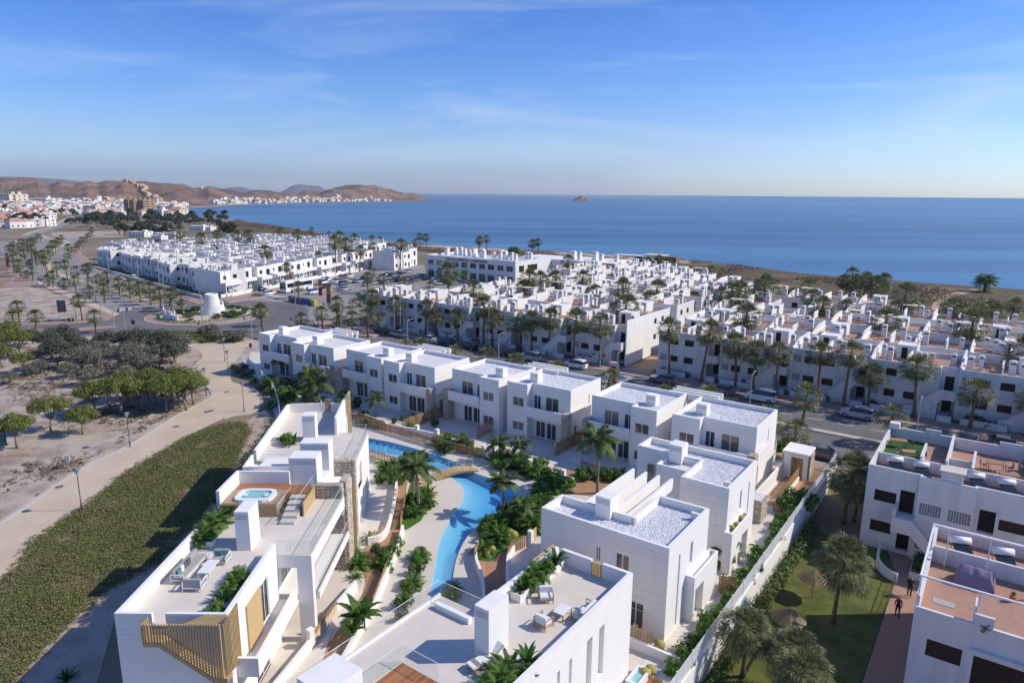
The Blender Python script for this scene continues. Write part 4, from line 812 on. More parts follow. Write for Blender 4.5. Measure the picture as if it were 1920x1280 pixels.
# ================================================================ the two villas by the boundary fence
def side_villa(flip, v0, label, seed):
    t = thing('villa', label, 'house', tuple(W(-26, v0)), ANG); ZT = 7.1
    m = (lambda y: y) if not flip else (lambda y: 8.7 - y)
    def poly(p): q = [(x, m(y)) for x, y in p]; return q if not flip else q[::-1]
    fp = poly(((0, 0), (10.2, 0), (10.2, 7.4), (6.1, 7.4), (6.1, 2.9), (0, 2.9)))
    holes = {}; wins = []
    k = [i for i in range(6) if {fp[i], fp[(i + 1) % 6]} == {(0, m(0)), (10.2, m(0))}][0]; a, b = fp[k], fp[(k + 1) % 6]
    if not flip:
        for s0, s1, z0, z1 in ((6.3, 7.35, 3.5, 5.55), (4.7, 5.1, 4.4, 5.5), (7.4, 8.6, .3, 2.3)): holes.setdefault(k, []).append((s0, s1, z0, z1, .2)); wins.append((a, b, s0, s1, z0, z1, 'slidec'))
        holes[k] += [(6.0, 10.2, z, z + .035, .03, 0) for z in (6.5, 6.15, 5.92, 3.4, 2.8, 1.75)]
    k2 = [i for i in range(6) if {fp[i], fp[(i + 1) % 6]} == {(10.2, m(0)), (10.2, m(7.4))}][0]; a2, b2 = fp[k2], fp[(k2 + 1) % 6]; L = 7.4
    for y0, y1, z0, z1 in ((1.75, 2.1, .3, 5.8), (3.9, 4.4, 4.1, 5.8)):
        s0, s1 = (y0, y1) if not flip else (L - y1, L - y0); holes.setdefault(k2, []).append((s0, s1, z0, z1, .2)); wins.append((a2, b2, s0, s1, z0, z1, 'slide'))
    k3 = [i for i in range(6) if {fp[i], fp[(i + 1) % 6]} == {(6.1, m(7.4)), (10.2, m(7.4))}][0]
    if flip:
        a3, b3 = fp[k3], fp[(k3 + 1) % 6]; holes[k3] = [(0, 4.1, z, z + .035, .03, 0) for z in (6.5, 6.15, 5.5, 4.6, 3.7, 2.8)]
        k4 = [i for i in range(6) if {fp[i], fp[(i + 1) % 6]} == {(0, m(2.9)), (6.1, m(2.9))}][0]; a4, b4 = fp[k4], fp[(k4 + 1) % 6]; holes[k4] = [(1.0, 2.6, 3.5, 5.6, .2)]; wins.append((a4, b4, 1.0, 2.6, 3.5, 5.6, 'slidec'))
    mb = MB(); mb.shell(fp, 0, ZT, .62, .25, holes); part('wall', mb.mesh('wall', ['villa']), t)
    for q in wins: window(t, *q)
    ins = inset(fp, .22); part('roof', flat(ins, ZT - .6).mesh('roof', ['gravel']), t); pebbles(t, ins, ZT - .6, 6500, seed, .06)
    yc = m(2.2) - (1.4 if flip else 0); part('chimney', chimney_mesh(1.25, 1.4, 1.7), t, (3.35, yc, ZT - .6))
    w_ = MB(); y0, y1 = sorted((m(2.65), m(3.1))); w_.box(6.1, 6.35, y0, y1, ZT - .6, ZT - .1); y0, y1 = sorted((m(6.0), m(6.25))); w_.box(9.3, 9.94, y0, y1, ZT - .6, ZT - .02); part('parapet_stub', w_.mesh('parapet_stub', ['villa']), t)
    # porch
    p = MB(); pp = poly(((10.203, 3.3), (10.9, 3.3), (10.9, 8.0), (10.203, 8.0))); kk = [i for i in range(4) if pp[i][0] == 10.9 and pp[(i + 1) % 4][0] == 10.9][0]
    p.shell(pp, 0, 3.6, .35, .15, {kk: [(.3, 1.9, .02, 2.5, .5, 0)] if not flip else [(2.7, 4.2, .02, 2.4, .5, 0)]}); part('porch', p.mesh('porch', ['villa']), t)
    part('porch_roof', flat(inset(pp, .12), 3.3).mesh('porch_roof', ['gravel']), t)
    if not flip:
        for k_ in range(4): q = MB(); q.box(2.0 + k_ * 1.17, 2.2 + k_ * 1.17, 2.903, 11.2, 6.0, 7.0); part('pergola_beam', q.mesh('pergola_beam', ['villa']), t); q = MB(); q.box(2.0 + k_ * 1.17, 2.2 + k_ * 1.17, 7.4, 7.7, 0, 5.998); part('pergola_post', q.mesh('pergola_post', ['villa']), t)
    else:
        q = MB(); y0, y1 = sorted((m(2.903), m(5.6))); q.shell([(3.1, y0), (6.097, y0), (6.097, y1), (3.1, y1)], 0, 6.9, .5, .2); part('side_wing', q.mesh('side_wing', ['villa']), t); part('side_wing_roof', flat([(3.3, y0 + .2), (5.9, y0 + .2), (5.9, y1 - .2), (3.3, y1 - .2)], 6.45).mesh('side_wing_roof', ['gravel']), t)
    return t
side_villa(False, 39.7, 'white L-shaped villa with white gravel roof and pergola beams, beside the boundary fence', 7)
side_villa(True, 50.2, 'white villa with gravel roof and side wing behind the pergola beams', 8)
# gatehouse
t = thing('gatehouse', 'small white gatehouse with stone corner pillars and timber-lined doorway on the drive', 'gatehouse', tuple(W(-17.2, 74.4)), ANG)
mb = MB(); mb.shell([(0, 0), (2.5, 0), (2.5, 2.6), (0, 2.6)], 0, 2.9, 0, 0, {0: [(.75, 2.0, .02, 2.4, .9)]}); mb.box(-.1, 2.6, -.4, 2.7, 2.903, 3.1); part('wall', mb.mesh('wall', ['villa']), t)
mb = MB(); mb.box(.3, 2.2, .85, .95, .02, 2.5); part('timber_lining', mb.mesh('timber_lining', ['woodlight']), t)
stone_block('stone_pillar', t, 2.503, 2.7, .1, 1.9, 0, 2.9, 300, (1,), False); stone_block('stone_pillar', t, -.25, -.003, .2, 1.2, 0, 2.9, 310, (0, 3), False)
t = thing('stone_planter', 'tall square stone planter box topped with white gravel near the drive', 'planter', tuple(W(-17.0, 61.3)), ANG)
stone_block('stone_body', t, 0, 1.25, 0, 2.0, 0, 2.2, 320, (0, 1, 2, 3), False); mb = MB(); mb.box(.15, 1.1, .15, 1.85, 2.2, 2.26); part('gravel_fill', mb.mesh('gravel_fill', ['gravel']), t)
low_wall('long low white wall lining the entrance ramp beside the last villa', [W(-17.3, 64.0), W(-17.3, 74.3)], 1.5, .2, None)
low_wall('short white wall under the slat fence beside the gatehouse drive', [W(-15.4, 68.3), W(-15.4, 73.8)], .6, .2, None)
slat_fence('pale upright timber slats on the short wall by the gatehouse drive', [W(-15.4, 68.3), W(-15.4, 73.8)], 1.1, 'wood', .2, .10, 0, None, base=.6)
# boundary wall with white mesh fence
bt = thing('boundary_wall', 'long white boundary wall with white mesh fence between the villas and the lawn', 'wall', tuple(W(-13.0, 30)), ANG + pi / 2)
mb = MB(); mb.box(-10, 50.8, -.13, .13, -1.5, .72); part('wall', mb.mesh('wall', ['villa']), bt)
postm = MB(); postm.box(-.045, .045, -.045, .045, .72, 2.0); pm = postm.mesh('fence_post', ['frame']); pan = MB()
for k in range(8): pan.box(.03, 2.47, -.014, .014, .78 + k * .155, .815 + k * .155)
for k in range(12): pan.box(.1 + k * .205, .122 + k * .205, -.010, .010, .76, 1.92)
pnm = pan.mesh('fence_panel', ['frame'])
for k in range(24): part('fence_post', pm, bt, (-9.9 + k * 2.5, 0, 0)); part('fence_panel', pnm, bt, (-9.9 + k * 2.5, 0, 0))
# ================================================================ terrace apartment building on the left
def glass_rail(parent, a, b, z0, h=1.0):
    L = math.hypot(b[0] - a[0], b[1] - a[1]); mb = MB(); mb.face(((0, 0, 0), (L, 0, 0), (L, 0, h), (0, 0, h))); mb.box(0, L, -.012, .012, h, h + .02, 1); return part('glass_rail', mb.mesh('glass_rail', ['rail', 'frame']), parent, (a[0], a[1], z0), math.atan2(b[1] - a[1], b[0] - a[0]))
def boards(parent, x0, x1, y0, y1, z, along='x', wd=.14, m='deck'):
    n = int(((y1 - y0) if along == 'x' else (x1 - x0)) / wd); L = (x1 - x0) if along == 'x' else (y1 - y0)
    key = ('bd', round(L, 2), wd, m, along)
    if key not in SLAT:
        b = MB(); b.box(0, L, 0, wd - .012, 0, .03) if along == 'x' else b.box(0, wd - .012, 0, L, 0, .03); SLAT[key] = b.mesh('board', [m])
    for k in range(n): part('board', SLAT[key], parent, (x0, y0 + k * wd, z) if along == 'x' else (x0 + k * wd, y0, z))
def planter(parent_loc, size, label, plants, rz=0.0, m='villa'):
    t = thing('planter', label, 'planter', parent_loc, rz); mb = MB(); sx, sy, sz = size
    mb.shell([(0, 0), (sx, 0), (sx, sy), (0, sy)], 0, sz, .12, .06); part('box', mb.mesh('box', [m]), t); part('soil', flat([(.05, .05), (sx - .05, .05), (sx - .05, sy - .05), (.05, sy - .05)], sz - .1).mesh('soil', ['soil']), t)
    c, s = cos(rz), sin(rz)
    for i, (x, y, me, sc, lab) in enumerate(plants):
        p = (parent_loc[0] + x * c - y * s, parent_loc[1] + x * s + y * c, parent_loc[2] + sz - .1); put1('potted_plant', me, p, lab, 'plant', None if len(plants) == 1 else lab[:40], sc)
    return t
t = thing('terrace_building', 'white two-storey building with roof terraces, jacuzzi deck and slatted timber stair screen', 'building', (-21.7, 33.4, 0), 0)
mb = MB(); G4 = (5.81, 6.06, 6.39, 7.09)
body = [(0, 0), (6.2, 0), (6.2, 7.8), (5.9, 7.8), (5.9, 17.2), (0, 17.2)]
hol = {0: grooves(6.2, (5.81, 6.06, 6.39, 7.09)) , 1: [(2.35, 4.6, 3.35, 6.3, .12, 0), (4.75, 6.0, 3.35, 6.1, .25), (3.3, 5.5, .1, 2.4, .25)], 3: [(1.5, 4.2, 3.4, 5.7, .25), (5.5, 8.5, 3.4, 5.7, .25), (1.2, 5.0, .1, 2.5, .25), (6, 9, .1, 2.5, .25)]}
hol[0] = [(s0, s1, z, z + .03, .025, 0) for z in (5.81, 6.06, 6.39) for s0, s1 in ((0, 1.75), )]
mb.shell(body, 0, 6.5, 0, 0, hol); part('wall', mb.mesh('wall', ['villa']), t)
for e, s0, s1, z0, z1 in ((1, 4.75, 6.0, 3.35, 6.1), (1, 3.3, 5.5, .1, 2.4), (3, 1.5, 4.2, 3.4, 5.7), (3, 5.5, 8.5, 3.4, 5.7), (3, 1.2, 5.0, .1, 2.5), (3, 6, 9, .1, 2.5)): window(t, body[e], body[e + 1], s0, s1, z0, z1, 'slide')
mb = MB(); mb.box(6.14, 6.3, 2.35, 4.6, 3.35, 6.3); part('timber_shutter', mb.mesh('timber_shutter', ['woodlight']), t)
mb = MB(); flat([(0.2, .2), (6, .2), (6, 7.8), (8.45, 7.8), (8.45, 17.1), (.2, 17.1)], 6.503, mb); part('terrace_floor', mb.mesh('terrace_floor', ['creamtile']), t)
# parapets
mb = MB(); mb.box(0, .25, 0, 9.6, 6.5, 7.4); mb.box(.253, 2.05, 0, .2, 6.5, 7.4); mb.box(2.8, 5.95, 0, .2, 6.5, 7.4); mb.box(5.953, 6.2, 0, 7.75, 6.5, 7.4); mb.box(0, .25, 10.4, 13.3, 6.5, 7.0); part('parapet', mb.mesh('parapet', ['villa']), t)
mb = MB(); mb.box(0, .25, 13.303, 17.2, 6.5, 8.5); mb.box(.253, 4.2, 17.0, 17.2, 6.5, 8.5); part('upper_parapet', mb.mesh('upper_parapet', ['villa']), t)
# slab, frame and columns on the east side
mb = MB(); mb.box(5.903, 8.5, 7.8, 16.9, 5.6, 6.5); part('roof_slab', mb.mesh('roof_slab', ['villa']), t)
mb = MB(); mb.box(7.5, 8.5, 7.8, 8.35, 0, 5.598); part('column', mb.mesh('column', ['villa']), t)
mb = MB(); mb.box(6.2, 7.45, .6, 7.79, 3.0, 3.3); mb.box(7.25, 7.45, .6, 7.79, 3.303, 4.2); mb.box(6.2, 7.247, .6, .8, 3.303, 4.2); part('balcony', mb.mesh('balcony', ['villa']), t)
mb = MB(); mb.box(5.903, 8.75, 8.4, 16.9, 2.95, 3.3); mb.box(8.6, 8.75, 8.4, 16.9, 3.303, 3.5); part('balcony', mb.mesh('balcony', ['villa']), t)
glass_rail(t, (8.68, 8.4), (8.68, 16.9), 3.5, .85); glass_rail(t, (8.42, 7.9), (8.42, 16.6), 6.5); glass_rail(t, (6.2, 7.86), (8.42, 7.86), 6.5)
mb = MB(); mb.box(5.9, 6.2, .2, 17.1, .02, .1); flat([(6.2, -1), (10, -1), (9.3, 8), (9.6, 17), (6.2, 17)], .08, mb); part('porch_floor', mb.mesh('porch_floor', ['creamtile']), t)
part('chimney', chimney_mesh(.95, 1.75, 2.8), t, (3.35, 8.4, 6.5))
# jacuzzi platform and deck
mb = MB(); mb.box(.26, 4.4, 13.4, 15.9, 6.5, 7.5); part('jacuzzi_platform', mb.mesh('jacuzzi_platform', ['brown_wall']), t)
mb = MB(); mb.box(.3, 4.38, 13.3, 13.395, 6.5, 7.44); part('timber_cladding', mb.mesh('timber_cladding', ['wood']), t)
mb = MB(); mb.box(.26, 6.1, 15.903, 16.97, 6.5, 7.44); mb.box(4.403, 6.1, 15.2, 15.9, 6.5, 7.44); part('deck_base', mb.mesh('deck_base', ['wood']), t)
boards(t, .27, 6.1, 15.92, 16.95, 7.442, 'x'); boards(t, 4.41, 6.1, 15.22, 15.9, 7.442, 'x')
mb = MB()
for k in range(5): mb.box(4.95, 6.05, 12.1 + k * .62, 15.19, 6.503 + k * .187 - (.0 if k == 0 else .0), 6.69 + k * .187)
part('steps', mb.mesh('steps', ['creamtile']), t); glass_rail(t, (4.9, 12.1), (4.9, 15.2), 6.5, 1.5); glass_rail(t, (6.1, 12.1), (6.1, 16.9), 6.5, 1.7)
mb = MB(); mb.box(6.25, 6.36, 13.4, 16.7, 6.52, 7.55); part('timber_panel', mb.mesh('timber_panel', ['woodlight']), t)
jt = thing('jacuzzi', 'white square jacuzzi tub full of pale water on the raised deck', 'jacuzzi', (-20.7, 46.95, 7.5), 0)
mb = MB(); mb.shell([(.6, 0), (2.25, 0), (2.7, .2), (2.85, .6), (2.85, 1.5), (2.7, 1.9), (2.25, 2.1), (.6, 2.1), (.15, 1.9), (0, 1.5), (0, .6), (.15, .2)], 0, .2, .14, .34); mb.lathe([(.16, .1), (.2, .16), (.1, .18)], 8, 0, .62, 1.05); mb.lathe([(.16, .1), (.2, .16), (.1, .18)], 8, 0, 2.2, 1.05); part('tub', mb.mesh('tub', ['frame']), jt)
mb = MB(); flat([(.6, .3), (2.2, .3), (2.55, .7), (2.55, 1.4), (2.2, 1.8), (.6, 1.8), (.3, 1.4), (.3, .7)], .07, mb); M['jac'] = mat('jacuzzi_water', (0.30, 0.55, 0.56), .05, .25, 3, spec=.8); part('water', mb.mesh('water', ['jac']), jt)
# stone piers and the lift boxes
stone_block('stone_wall', t, 6.4, 8.4, 16.5, 17.1, 5.0, 7.6, 400, (0, 1, 3)); stone_block('stone_pier', t, 8.1, 8.65, 17.103, 18.5, 0, 7.7, 410, (0, 1, 2)); stone_block('stone_pier', t, 7.6, 8.45, 16.903, 17.0, 0, 4.9, 415, (0, 1), False)
mb = MB(); mb.box(0, 6.3, 17.203, 24, 0, 7.0); mb.box(6.3, 8.1, 17.2, 21, 0, 6.4); part('rear_wall', mb.mesh('rear_wall', ['villa']), t)
part('lift_box', chimney_mesh(2.2, 1.6, 2.4), t, (4.0, 17.6, 7.0)); part('lift_box', chimney_mesh(2.4, 1.4, 2.4), t, (3.9, 20.9, 7.0))
mb = MB()
for k in range(6): mb.box(8.7, 8.74, 18.5 + k * .18, 18.6 + k * .18, .2, 6.8)
part('timber_louvre', mb.mesh('timber_louvre', ['wood']), t)
# slatted stair screen
def scr_bot(x): return 6.1 if x < -19.0 else 6.1 + (x + 19.0) / 2.85 * (3.98 - 6.1)
k = 0; x = -19.8
while x < -15.5: b0 = scr_bot(x); part('screen_slat', slat_mesh(.06, .09, round(7.32 - b0, 2), 'woodlight'), t, (x + 21.7, 32.6 - 33.4, b0)); x += .155
y = 32.7
while y < 34.6: part('screen_slat', slat_mesh(.09, .055, round(3.1 + (y - 32.7) * .35, 2), 'woodlight'), t, (-15.45 + 21.7, y - 33.4, 4.15 - (y - 32.7) * .3)); y += .155
y = 32.75
while y < 33.3: part('screen_slat', slat_mesh(.055, .09, 1.15, 'woodlight'), t, (-19.8 + 21.7, y - 33.4, 6.15)); y += .155
for k in range(9): b = MB(); b.box(0, 1.7 - k * .06, -.03, .03, 0, .09); part('screen_slat', b.mesh('screen_slat', ['woodlight']), t, (4.2 + k * .1, -.72 + k * .1, 7.24))
mb = MB(); z0 = lambda p: scr_bot(p[0] - 21.7) + .0
mb.face(((1.9, -.86, 5.95), (2.7, -.86, 5.95), (2.7, -.86, 6.2), (1.9, -.86, 6.2))); mb.face(((2.7, -.86, 5.95), (5.55, -.86, 3.75), (5.55, -.86, 4.05), (2.7, -.86, 6.2))); mb.face(((5.55, -.86, 3.75), (6.3, -.86, 3.75), (6.3, -.86, 4.05), (5.55, -.86, 4.05)))
for a, b in (((1.9, 5.95), (2.7, 5.95)), ((2.7, 5.95), (5.55, 3.75)), ((5.55, 3.75), (6.3, 3.75))): mb.face(((a[0], -.86, a[1]), (a[0], .0, a[1]), (b[0], .0, b[1]), (b[0], -.86, b[1]))); mb.face(((a[0], -.86, a[1] + .22), (b[0], -.86, b[1] + .22), (b[0], 0, b[1] + .22), (a[0], 0, a[1] + .22)))
part('stair_string', mb.mesh('stair_string', ['wood']), t)
# furniture on the terrace
def sofa(label, p, rz, L, D, z, legm, cush, cols, cat='sofa', arms=True):
    o = thing(cat.replace(' ', '_'), label, cat, (p[0], p[1], z), rz); f = MB()
    for x in (0, L - .05):
        for y in (0, D - .05): f.box(x, x + .05, y, y + .05, 0, .62 if arms else .3)
    f.box(.05, L - .05, 0, .05, .2, .27); f.box(.05, L - .05, D - .05, D, .2, .27); f.box(0, .05, .05, D - .05, .57, .62); f.box(L - .05, L, .05, D - .05, .57, .62); f.box(0, .05, .05, D - .05, .2, .25); f.box(L - .05, L, .05, D - .05, .2, .25); part('frame', f.mesh('frame', [legm]), o)
    c = MB(); c.box(.06, L - .06, .03, D - .06, .27, .42); part('seat_cushion', c.mesh('seat_cushion', [cush]), o); c = MB(); c.prism([(.06, D - .25), (L - .06, D - .25), (L - .06, D - .06), (.06, D - .06)], .42, .78); part('back_cushion', c.mesh('back_cushion', [cush]), o)
    for i, m in enumerate(cols): c = MB(); x = .2 + i * .42; c.prism([(x, D - .42), (x + .38, D - .40), (x + .36, D - .27), (x + .02, D - .28)], .43, .78); part('throw_pillow', c.mesh('throw_pillow', [m]), o)
    return o
LBF = 6.503
def onroof(x, y): return P(200 + x / 4, 960 + y / 4, LBF)
q0, q1 = onroof(490, 540), onroof(640, 395); sofa('long grey sofa with teal and dark pillows along the terrace parapet', (q0.x + .75, q0.y), R(88), 3.0, .85, LBF, 'frame', 'cushion', ('teal', 'cushw', 'cushd', 'cushd'))
q0 = onroof(775, 400); sofa('grey armchair with teal pillow facing the sofa from the chimney side', (q0.x, q0.y), R(0), 1.05, .85, LBF, 'frame', 'cushion', ('teal',), 'armchair')
q0 = onroof(710, 600); sofa('grey armchair with flat teal pillow at the near end of the white table', (q0.x, q0.y + .85), R(180), 1.15, .85, LBF, 'frame', 'cushion', ('teal',), 'armchair')
q0 = onroof(680, 500)
ct = thing('coffee_table', 'white low rectangular table before the grey sofa', 'table', (q0.x, q0.y, LBF), 0); mb = MB(); mb.box(0, .75, 0, 1.6, .36, .42); part('table_top', mb.mesh('table_top', ['frame']), ct)
for x, y in ((.02, .02), (.68, .02), (.02, 1.53), (.68, 1.53)): mb = MB(); mb.box(x, x + .05, y, y + .05, 0, .36); part('leg', mb.mesh('leg', ['frame']), ct)
planter((-21.3, 42.2, LBF), (1.15, .55, .4), 'white planter box holding a leafy palm by the terrace parapet', [(.3, .3, FTH[3][1], .6, 'bushy green palm in the white planter by the parapet'), (.85, .3, SHR[0], .75, 'broad-leaved plant in the white planter by the parapet')])
for x, y, s, me, l in ((-21.2, 44.0, .75, FTH[3][1], 'feathery plant behind the planter by the parapet'), (-21.1, 45.2, .9, FTH[3][1], 'bright feathery palm beside the jacuzzi platform'), (-20.9, 46.5, .8, BLD[0], 'dark broad-bladed plant at the jacuzzi corner')): put1('terrace_plant', me, (x, y, LBF), l, 'plant', None, s)
for i, (x, y, s, me) in enumerate(((-16.75, 34.2, .75, SHR[0]), (-16.75, 35.1, .8, SHR[0]), (-16.7, 36.0, .65, BLD[0]), (-16.9, 36.9, .52, FTH[3][1]), (-16.9, 37.8, .55, FTH[3][1]), (-16.9, 38.6, .5, FTH[3][1]))): put1('terrace_plant', me, (x, y, LBF), 'leafy green plant of the row along the inner terrace wall', 'plant', 'plants along the inner terrace wall', s)

# ---- second terrace building behind it
t = thing('terrace_building', 'white building with long roof terrace, timber gate and chimney beside the upper pool', 'building', (-22.6, 57.5, 0), R(6))
mb = MB(); b2 = [(-.4, 0), (8.6, -1.6), (9.0, 6.4), (6.0, 7.0), (6.0, 14), (-.4, 14)]; mb.shell(b2, 0, 6.5, 0, 0, {1: [(1.5, 3.5, 3.4, 5.7, .2, 0), (4.5, 6.8, .1, 2.5, .2, 0)]}); part('wall', mb.mesh('wall', ['villa']), t)
part('terrace_floor', flat(b2, 6.503).mesh('terrace_floor', ['creamtile']), t)
mb = MB(); mb.box(-.4, -.18, 0, 13.7, 6.5, 7.5); mb.box(-.177, 3.6, 13.7, 13.9, 6.5, 7.5); mb.box(4.3, 5.8, 13.7, 13.9, 6.5, 7.5); mb.box(5.78, 6.0, 6.2, 14.2, 6.5, 8.3); part('parapet', mb.mesh('parapet', ['villa']), t)
mb = MB()
for k in range(7): mb.box(3.62 + k * .1, 3.67 + k * .1, 13.75, 13.83, 6.5, 8.0)
part('timber_gate', mb.mesh('timber_gate', ['woodlight']), t)
mb = MB()
for k in range(9): mb.box(6.2, 6.3, 12.6 + k * .17, 12.7 + k * .17, 6.4, 8.6)
mb.box(6.15, 6.35, 12.45, 14.2, 8.6, 8.72); mb.box(6.15, 6.35, 14.1, 14.25, 3.2, 8.598); mb.box(6.15, 6.35, 12.4, 12.55, 3.2, 8.598); part('timber_screen', mb.mesh('timber_screen', ['woodlight']), t)
part('chimney', chimney_mesh(1.2, 1.3, 2.6), t, (3.0, 4.6, 6.5)); glass_rail(t, (6.1, 6.6), (8.9, 6.2), 6.5); glass_rail(t, (8.9, 6.2), (8.5, -1.4), 6.5); glass_rail(t, (-.2, -.0), (4, -.6), 6.5)
mb = MB(); mb.box(-.4, 4.8, -3.6, -.8, 0, 6.5); mb.box(-.4, -.2, -3.6, -.8, 6.503, 7.4); mb.box(-.197, 4.8, -3.6, -3.4, 6.503, 7.4); part('side_terrace', mb.mesh('side_terrace', ['villa']), t); boards(t, .0, 4.5, -3.3, -2.4, 6.51, 'x'); glass_rail(t, (-.3, -.9), (4.5, -.9), 6.5, .95)
stone_block('stone_tower', t, 6.0, 8.75, -2.6, -1.75, 0, 7.3, 430, (0, 1, 3))
mb = MB(); mb.box(8.5, 8.75, -1.7, 5.5, 2.9, 3.4); mb.box(8.5, 8.75, -1.7, 5.5, 5.5, 6.5); part('balcony', mb.mesh('balcony', ['villa']), t)
for x, y, s, me in ((-21.3, 61.3, .9, SHR[1]), (-22.0, 62.0, .8, SHR[0]), (-20.8, 61.6, .8, BLD[0])): put1('terrace_plant', me, (x, y, 6.5), 'bright leafy plant at the parapet of the long far terrace', 'plant', 'plants on the far terrace', s)
ch = thing('armchair', 'small wooden chair with yellow cushion beside the far terrace chimney', 'chair', (-20.0, 62.6, 6.5), R(20)); mb = MB(); mb.box(0, .6, 0, .6, .3, .4); mb.box(0, .6, .52, .6, .4, .85); part('seat', mb.mesh('seat', ['woodlight']), ch)
for x, y in ((0, 0), (.52, 0), (0, .52), (.52, .52)): mb = MB(); mb.box(x, x + .07, y, y + .07, 0, .3); part('leg', mb.mesh('leg', ['wood']), ch)

# ================================================================ front building
t = thing('terrace_building', 'white building in front with big roof terrace, tall chimney and clear glass railing', 'building', tuple(W(-25.2, 12)), ANG)
fb = [(0, 0), (9.0, 0), (9.0, 23.1), (3.4, 23.1), (3.4, 15.4), (0, 15.4)]
mb = MB(); mb.shell(fb, 0, 6.4, 0, 0, {1: [(14.5, 14.8, 3.0, 5.8, .3, 0), (15.7, 16.0, 3.0, 5.8, .3, 0), (17.6, 18.2, 2.6, 5.85, .3, 0), (19.0, 19.6, 2.6, 5.85, .3, 0)]}); part('wall', mb.mesh('wall', ['villa']), t)
part('terrace_floor', flat(fb, 6.403).mesh('terrace_floor', ['creamtile']), t)
mb = MB(); mb.box(8.75, 9.0, 0, 23.1, 6.4, 7.4); mb.box(4.0, 6.2, 22.85, 23.1, 6.4, 7.4); mb.box(7.0, 8.747, 22.85, 23.1, 6.4, 7.4); mb.box(3.4, 3.65, 15.4, 23.1, 6.4, 7.35); mb.box(.0, .15, .2, 15.4, 6.4, 6.55); mb.box(.75, 3.3, 14.2, 14.5, 6.4, 6.75); part('parapet', mb.mesh('parapet', ['villa']), t)
glass_rail(t, (.1, 1), (.1, 15.3), 6.4, 1.05); glass_rail(t, (.1, 15.3), (3.4, 15.3), 6.4, 1.05); glass_rail(t, (2.6, 9.8), (5.0, 9.8), 6.4, 1.0); glass_rail(t, (2.5, 4.0), (2.5, 9.8), 6.4, 1.0)
mb = MB()
for k in range(8): mb.box(6.23 + k * .1, 6.28 + k * .1, 22.9, 22.98, 6.2, 7.3)
part('timber_gate', mb.mesh('timber_gate', ['woodlight']), t)
part('chimney', chimney_mesh(.95, 1.7, 2.95), t, (5.2, 12.4, 6.4)); mb = MB(); boards(t, 2.62, 5.6, 3.0, 9.7, 6.41, 'y'); part('lift_box', chimney_mesh(1.9, 2.2, 2.1), t, (1.5, 4.2, 6.4))
mb = MB()
for k in range(22): mb.box(1.2 + k * .24, 1.28 + k * .24, 23.2, 26.2, 5.2, 5.3)
for x in (1.25, 6.3): mb.box(x, x + .12, 26.0, 26.12, 0, 5.19); mb.box(x, x + .12, 23.2, 26.2, 5.303, 5.42)
part('timber_pergola', mb.mesh('timber_pergola', ['woodlight']), t)
def LW(x, y, z=6.403): p = W(-25.2 + x, 12 + y); return (p.x, p.y, z)
p = LW(3.7, 17.6); planter(p, (.75, 5.0, .5), 'long white planter full of palms along the front terrace wall', [(.38, .7, BLD[0], .6, 'broad-bladed plant at the near end of the long planter'), (.38, 1.6, FTH[3][1], .65, 'feathery palm in the near half of the long planter'), (.38, 2.6, FTH[3][1], .7, 'feathery palm in the middle of the long planter'), (.38, 3.4, SHR[0], .8, 'round leafy plant in the far half of the long planter'), (.38, 4.4, BLD[0], .75, 'upright banana-like plant at the far end of the long planter')], ANG)
def lounge_chair(label, x, y, rz, L=.85, cat='armchair', cols=()):
    p = LW(x, y); return sofa(label, p, ANG + rz, L, .8, p[2], 'wood', 'cushw', cols, cat)
lounge_chair('wooden armchair with white cushions nearest the long planter', 5.4, 18.2, R(40)); lounge_chair('wooden armchair with white cushions, back to the chimney', 7.2, 17.0, R(175)); lounge_chair('wooden sofa with white seat and blue-grey pillows by the parapet wall', 7.75, 19.6, R(-90), 1.7, 'sofa', ('cushion', 'cushd', 'cushw'))
p = LW(6.7, 17.6); ct = thing('coffee_table', 'small wooden table with white top between the wooden armchairs', 'table', p, ANG); mb = MB(); mb.box(0, .7, 0, 1.0, .36, .40, 1); mb.box(.03, .67, .03, .97, .30, .357); part('table_top', mb.mesh('table_top', ['wood', 'cushw']), ct)
for x, y in ((.0, .0), (.64, .0), (.0, .94), (.64, .94)): mb = MB(); mb.box(x, x + .06, y, y + .06, 0, .36); part('leg', mb.mesh('leg', ['wood']), ct)
p = LW(6.1, 12.2); ln = thing('sun_lounger', 'white cushioned sun lounger with striped towel beside the front chimney', 'sun lounger', p, ANG + R(75)); mb = MB(); mb.box(-1.0, .6, -.33, .33, .26, .31)
for x in (-.9, .5):
    for y in (-.3, .25): mb.box(x, x + .06, y, y + .06, 0, .258)
part('frame', mb.mesh('frame', ['wood']), ln); mb = MB(); mb.box(-1.0, .35, -.31, .31, .313, .40); mb.face(((.35, -.31, .33), (.95, -.31, .80), (.95, .31, .80), (.35, .31, .33))); mb.face(((.35, -.31, .41), (.35, .31, .41), (.93, .31, .88), (.93, -.31, .88))); mb.face(((.93, -.31, .88), (.93, .31, .88), (.95, .31, .8), (.95, -.31, .8))); part('mattress', mb.mesh('mattress', ['cushw']), ln)
mb = MB(); mb.box(-.75, -.5, -.34, .34, .403, .42, 0)
for k in range(3): mb.box(-.72 + k * .08, -.69 + k * .08, -.345, .345, .421, .425, 1)
part('towel', mb.mesh('towel', ['cushion', 'cushd']), ln)
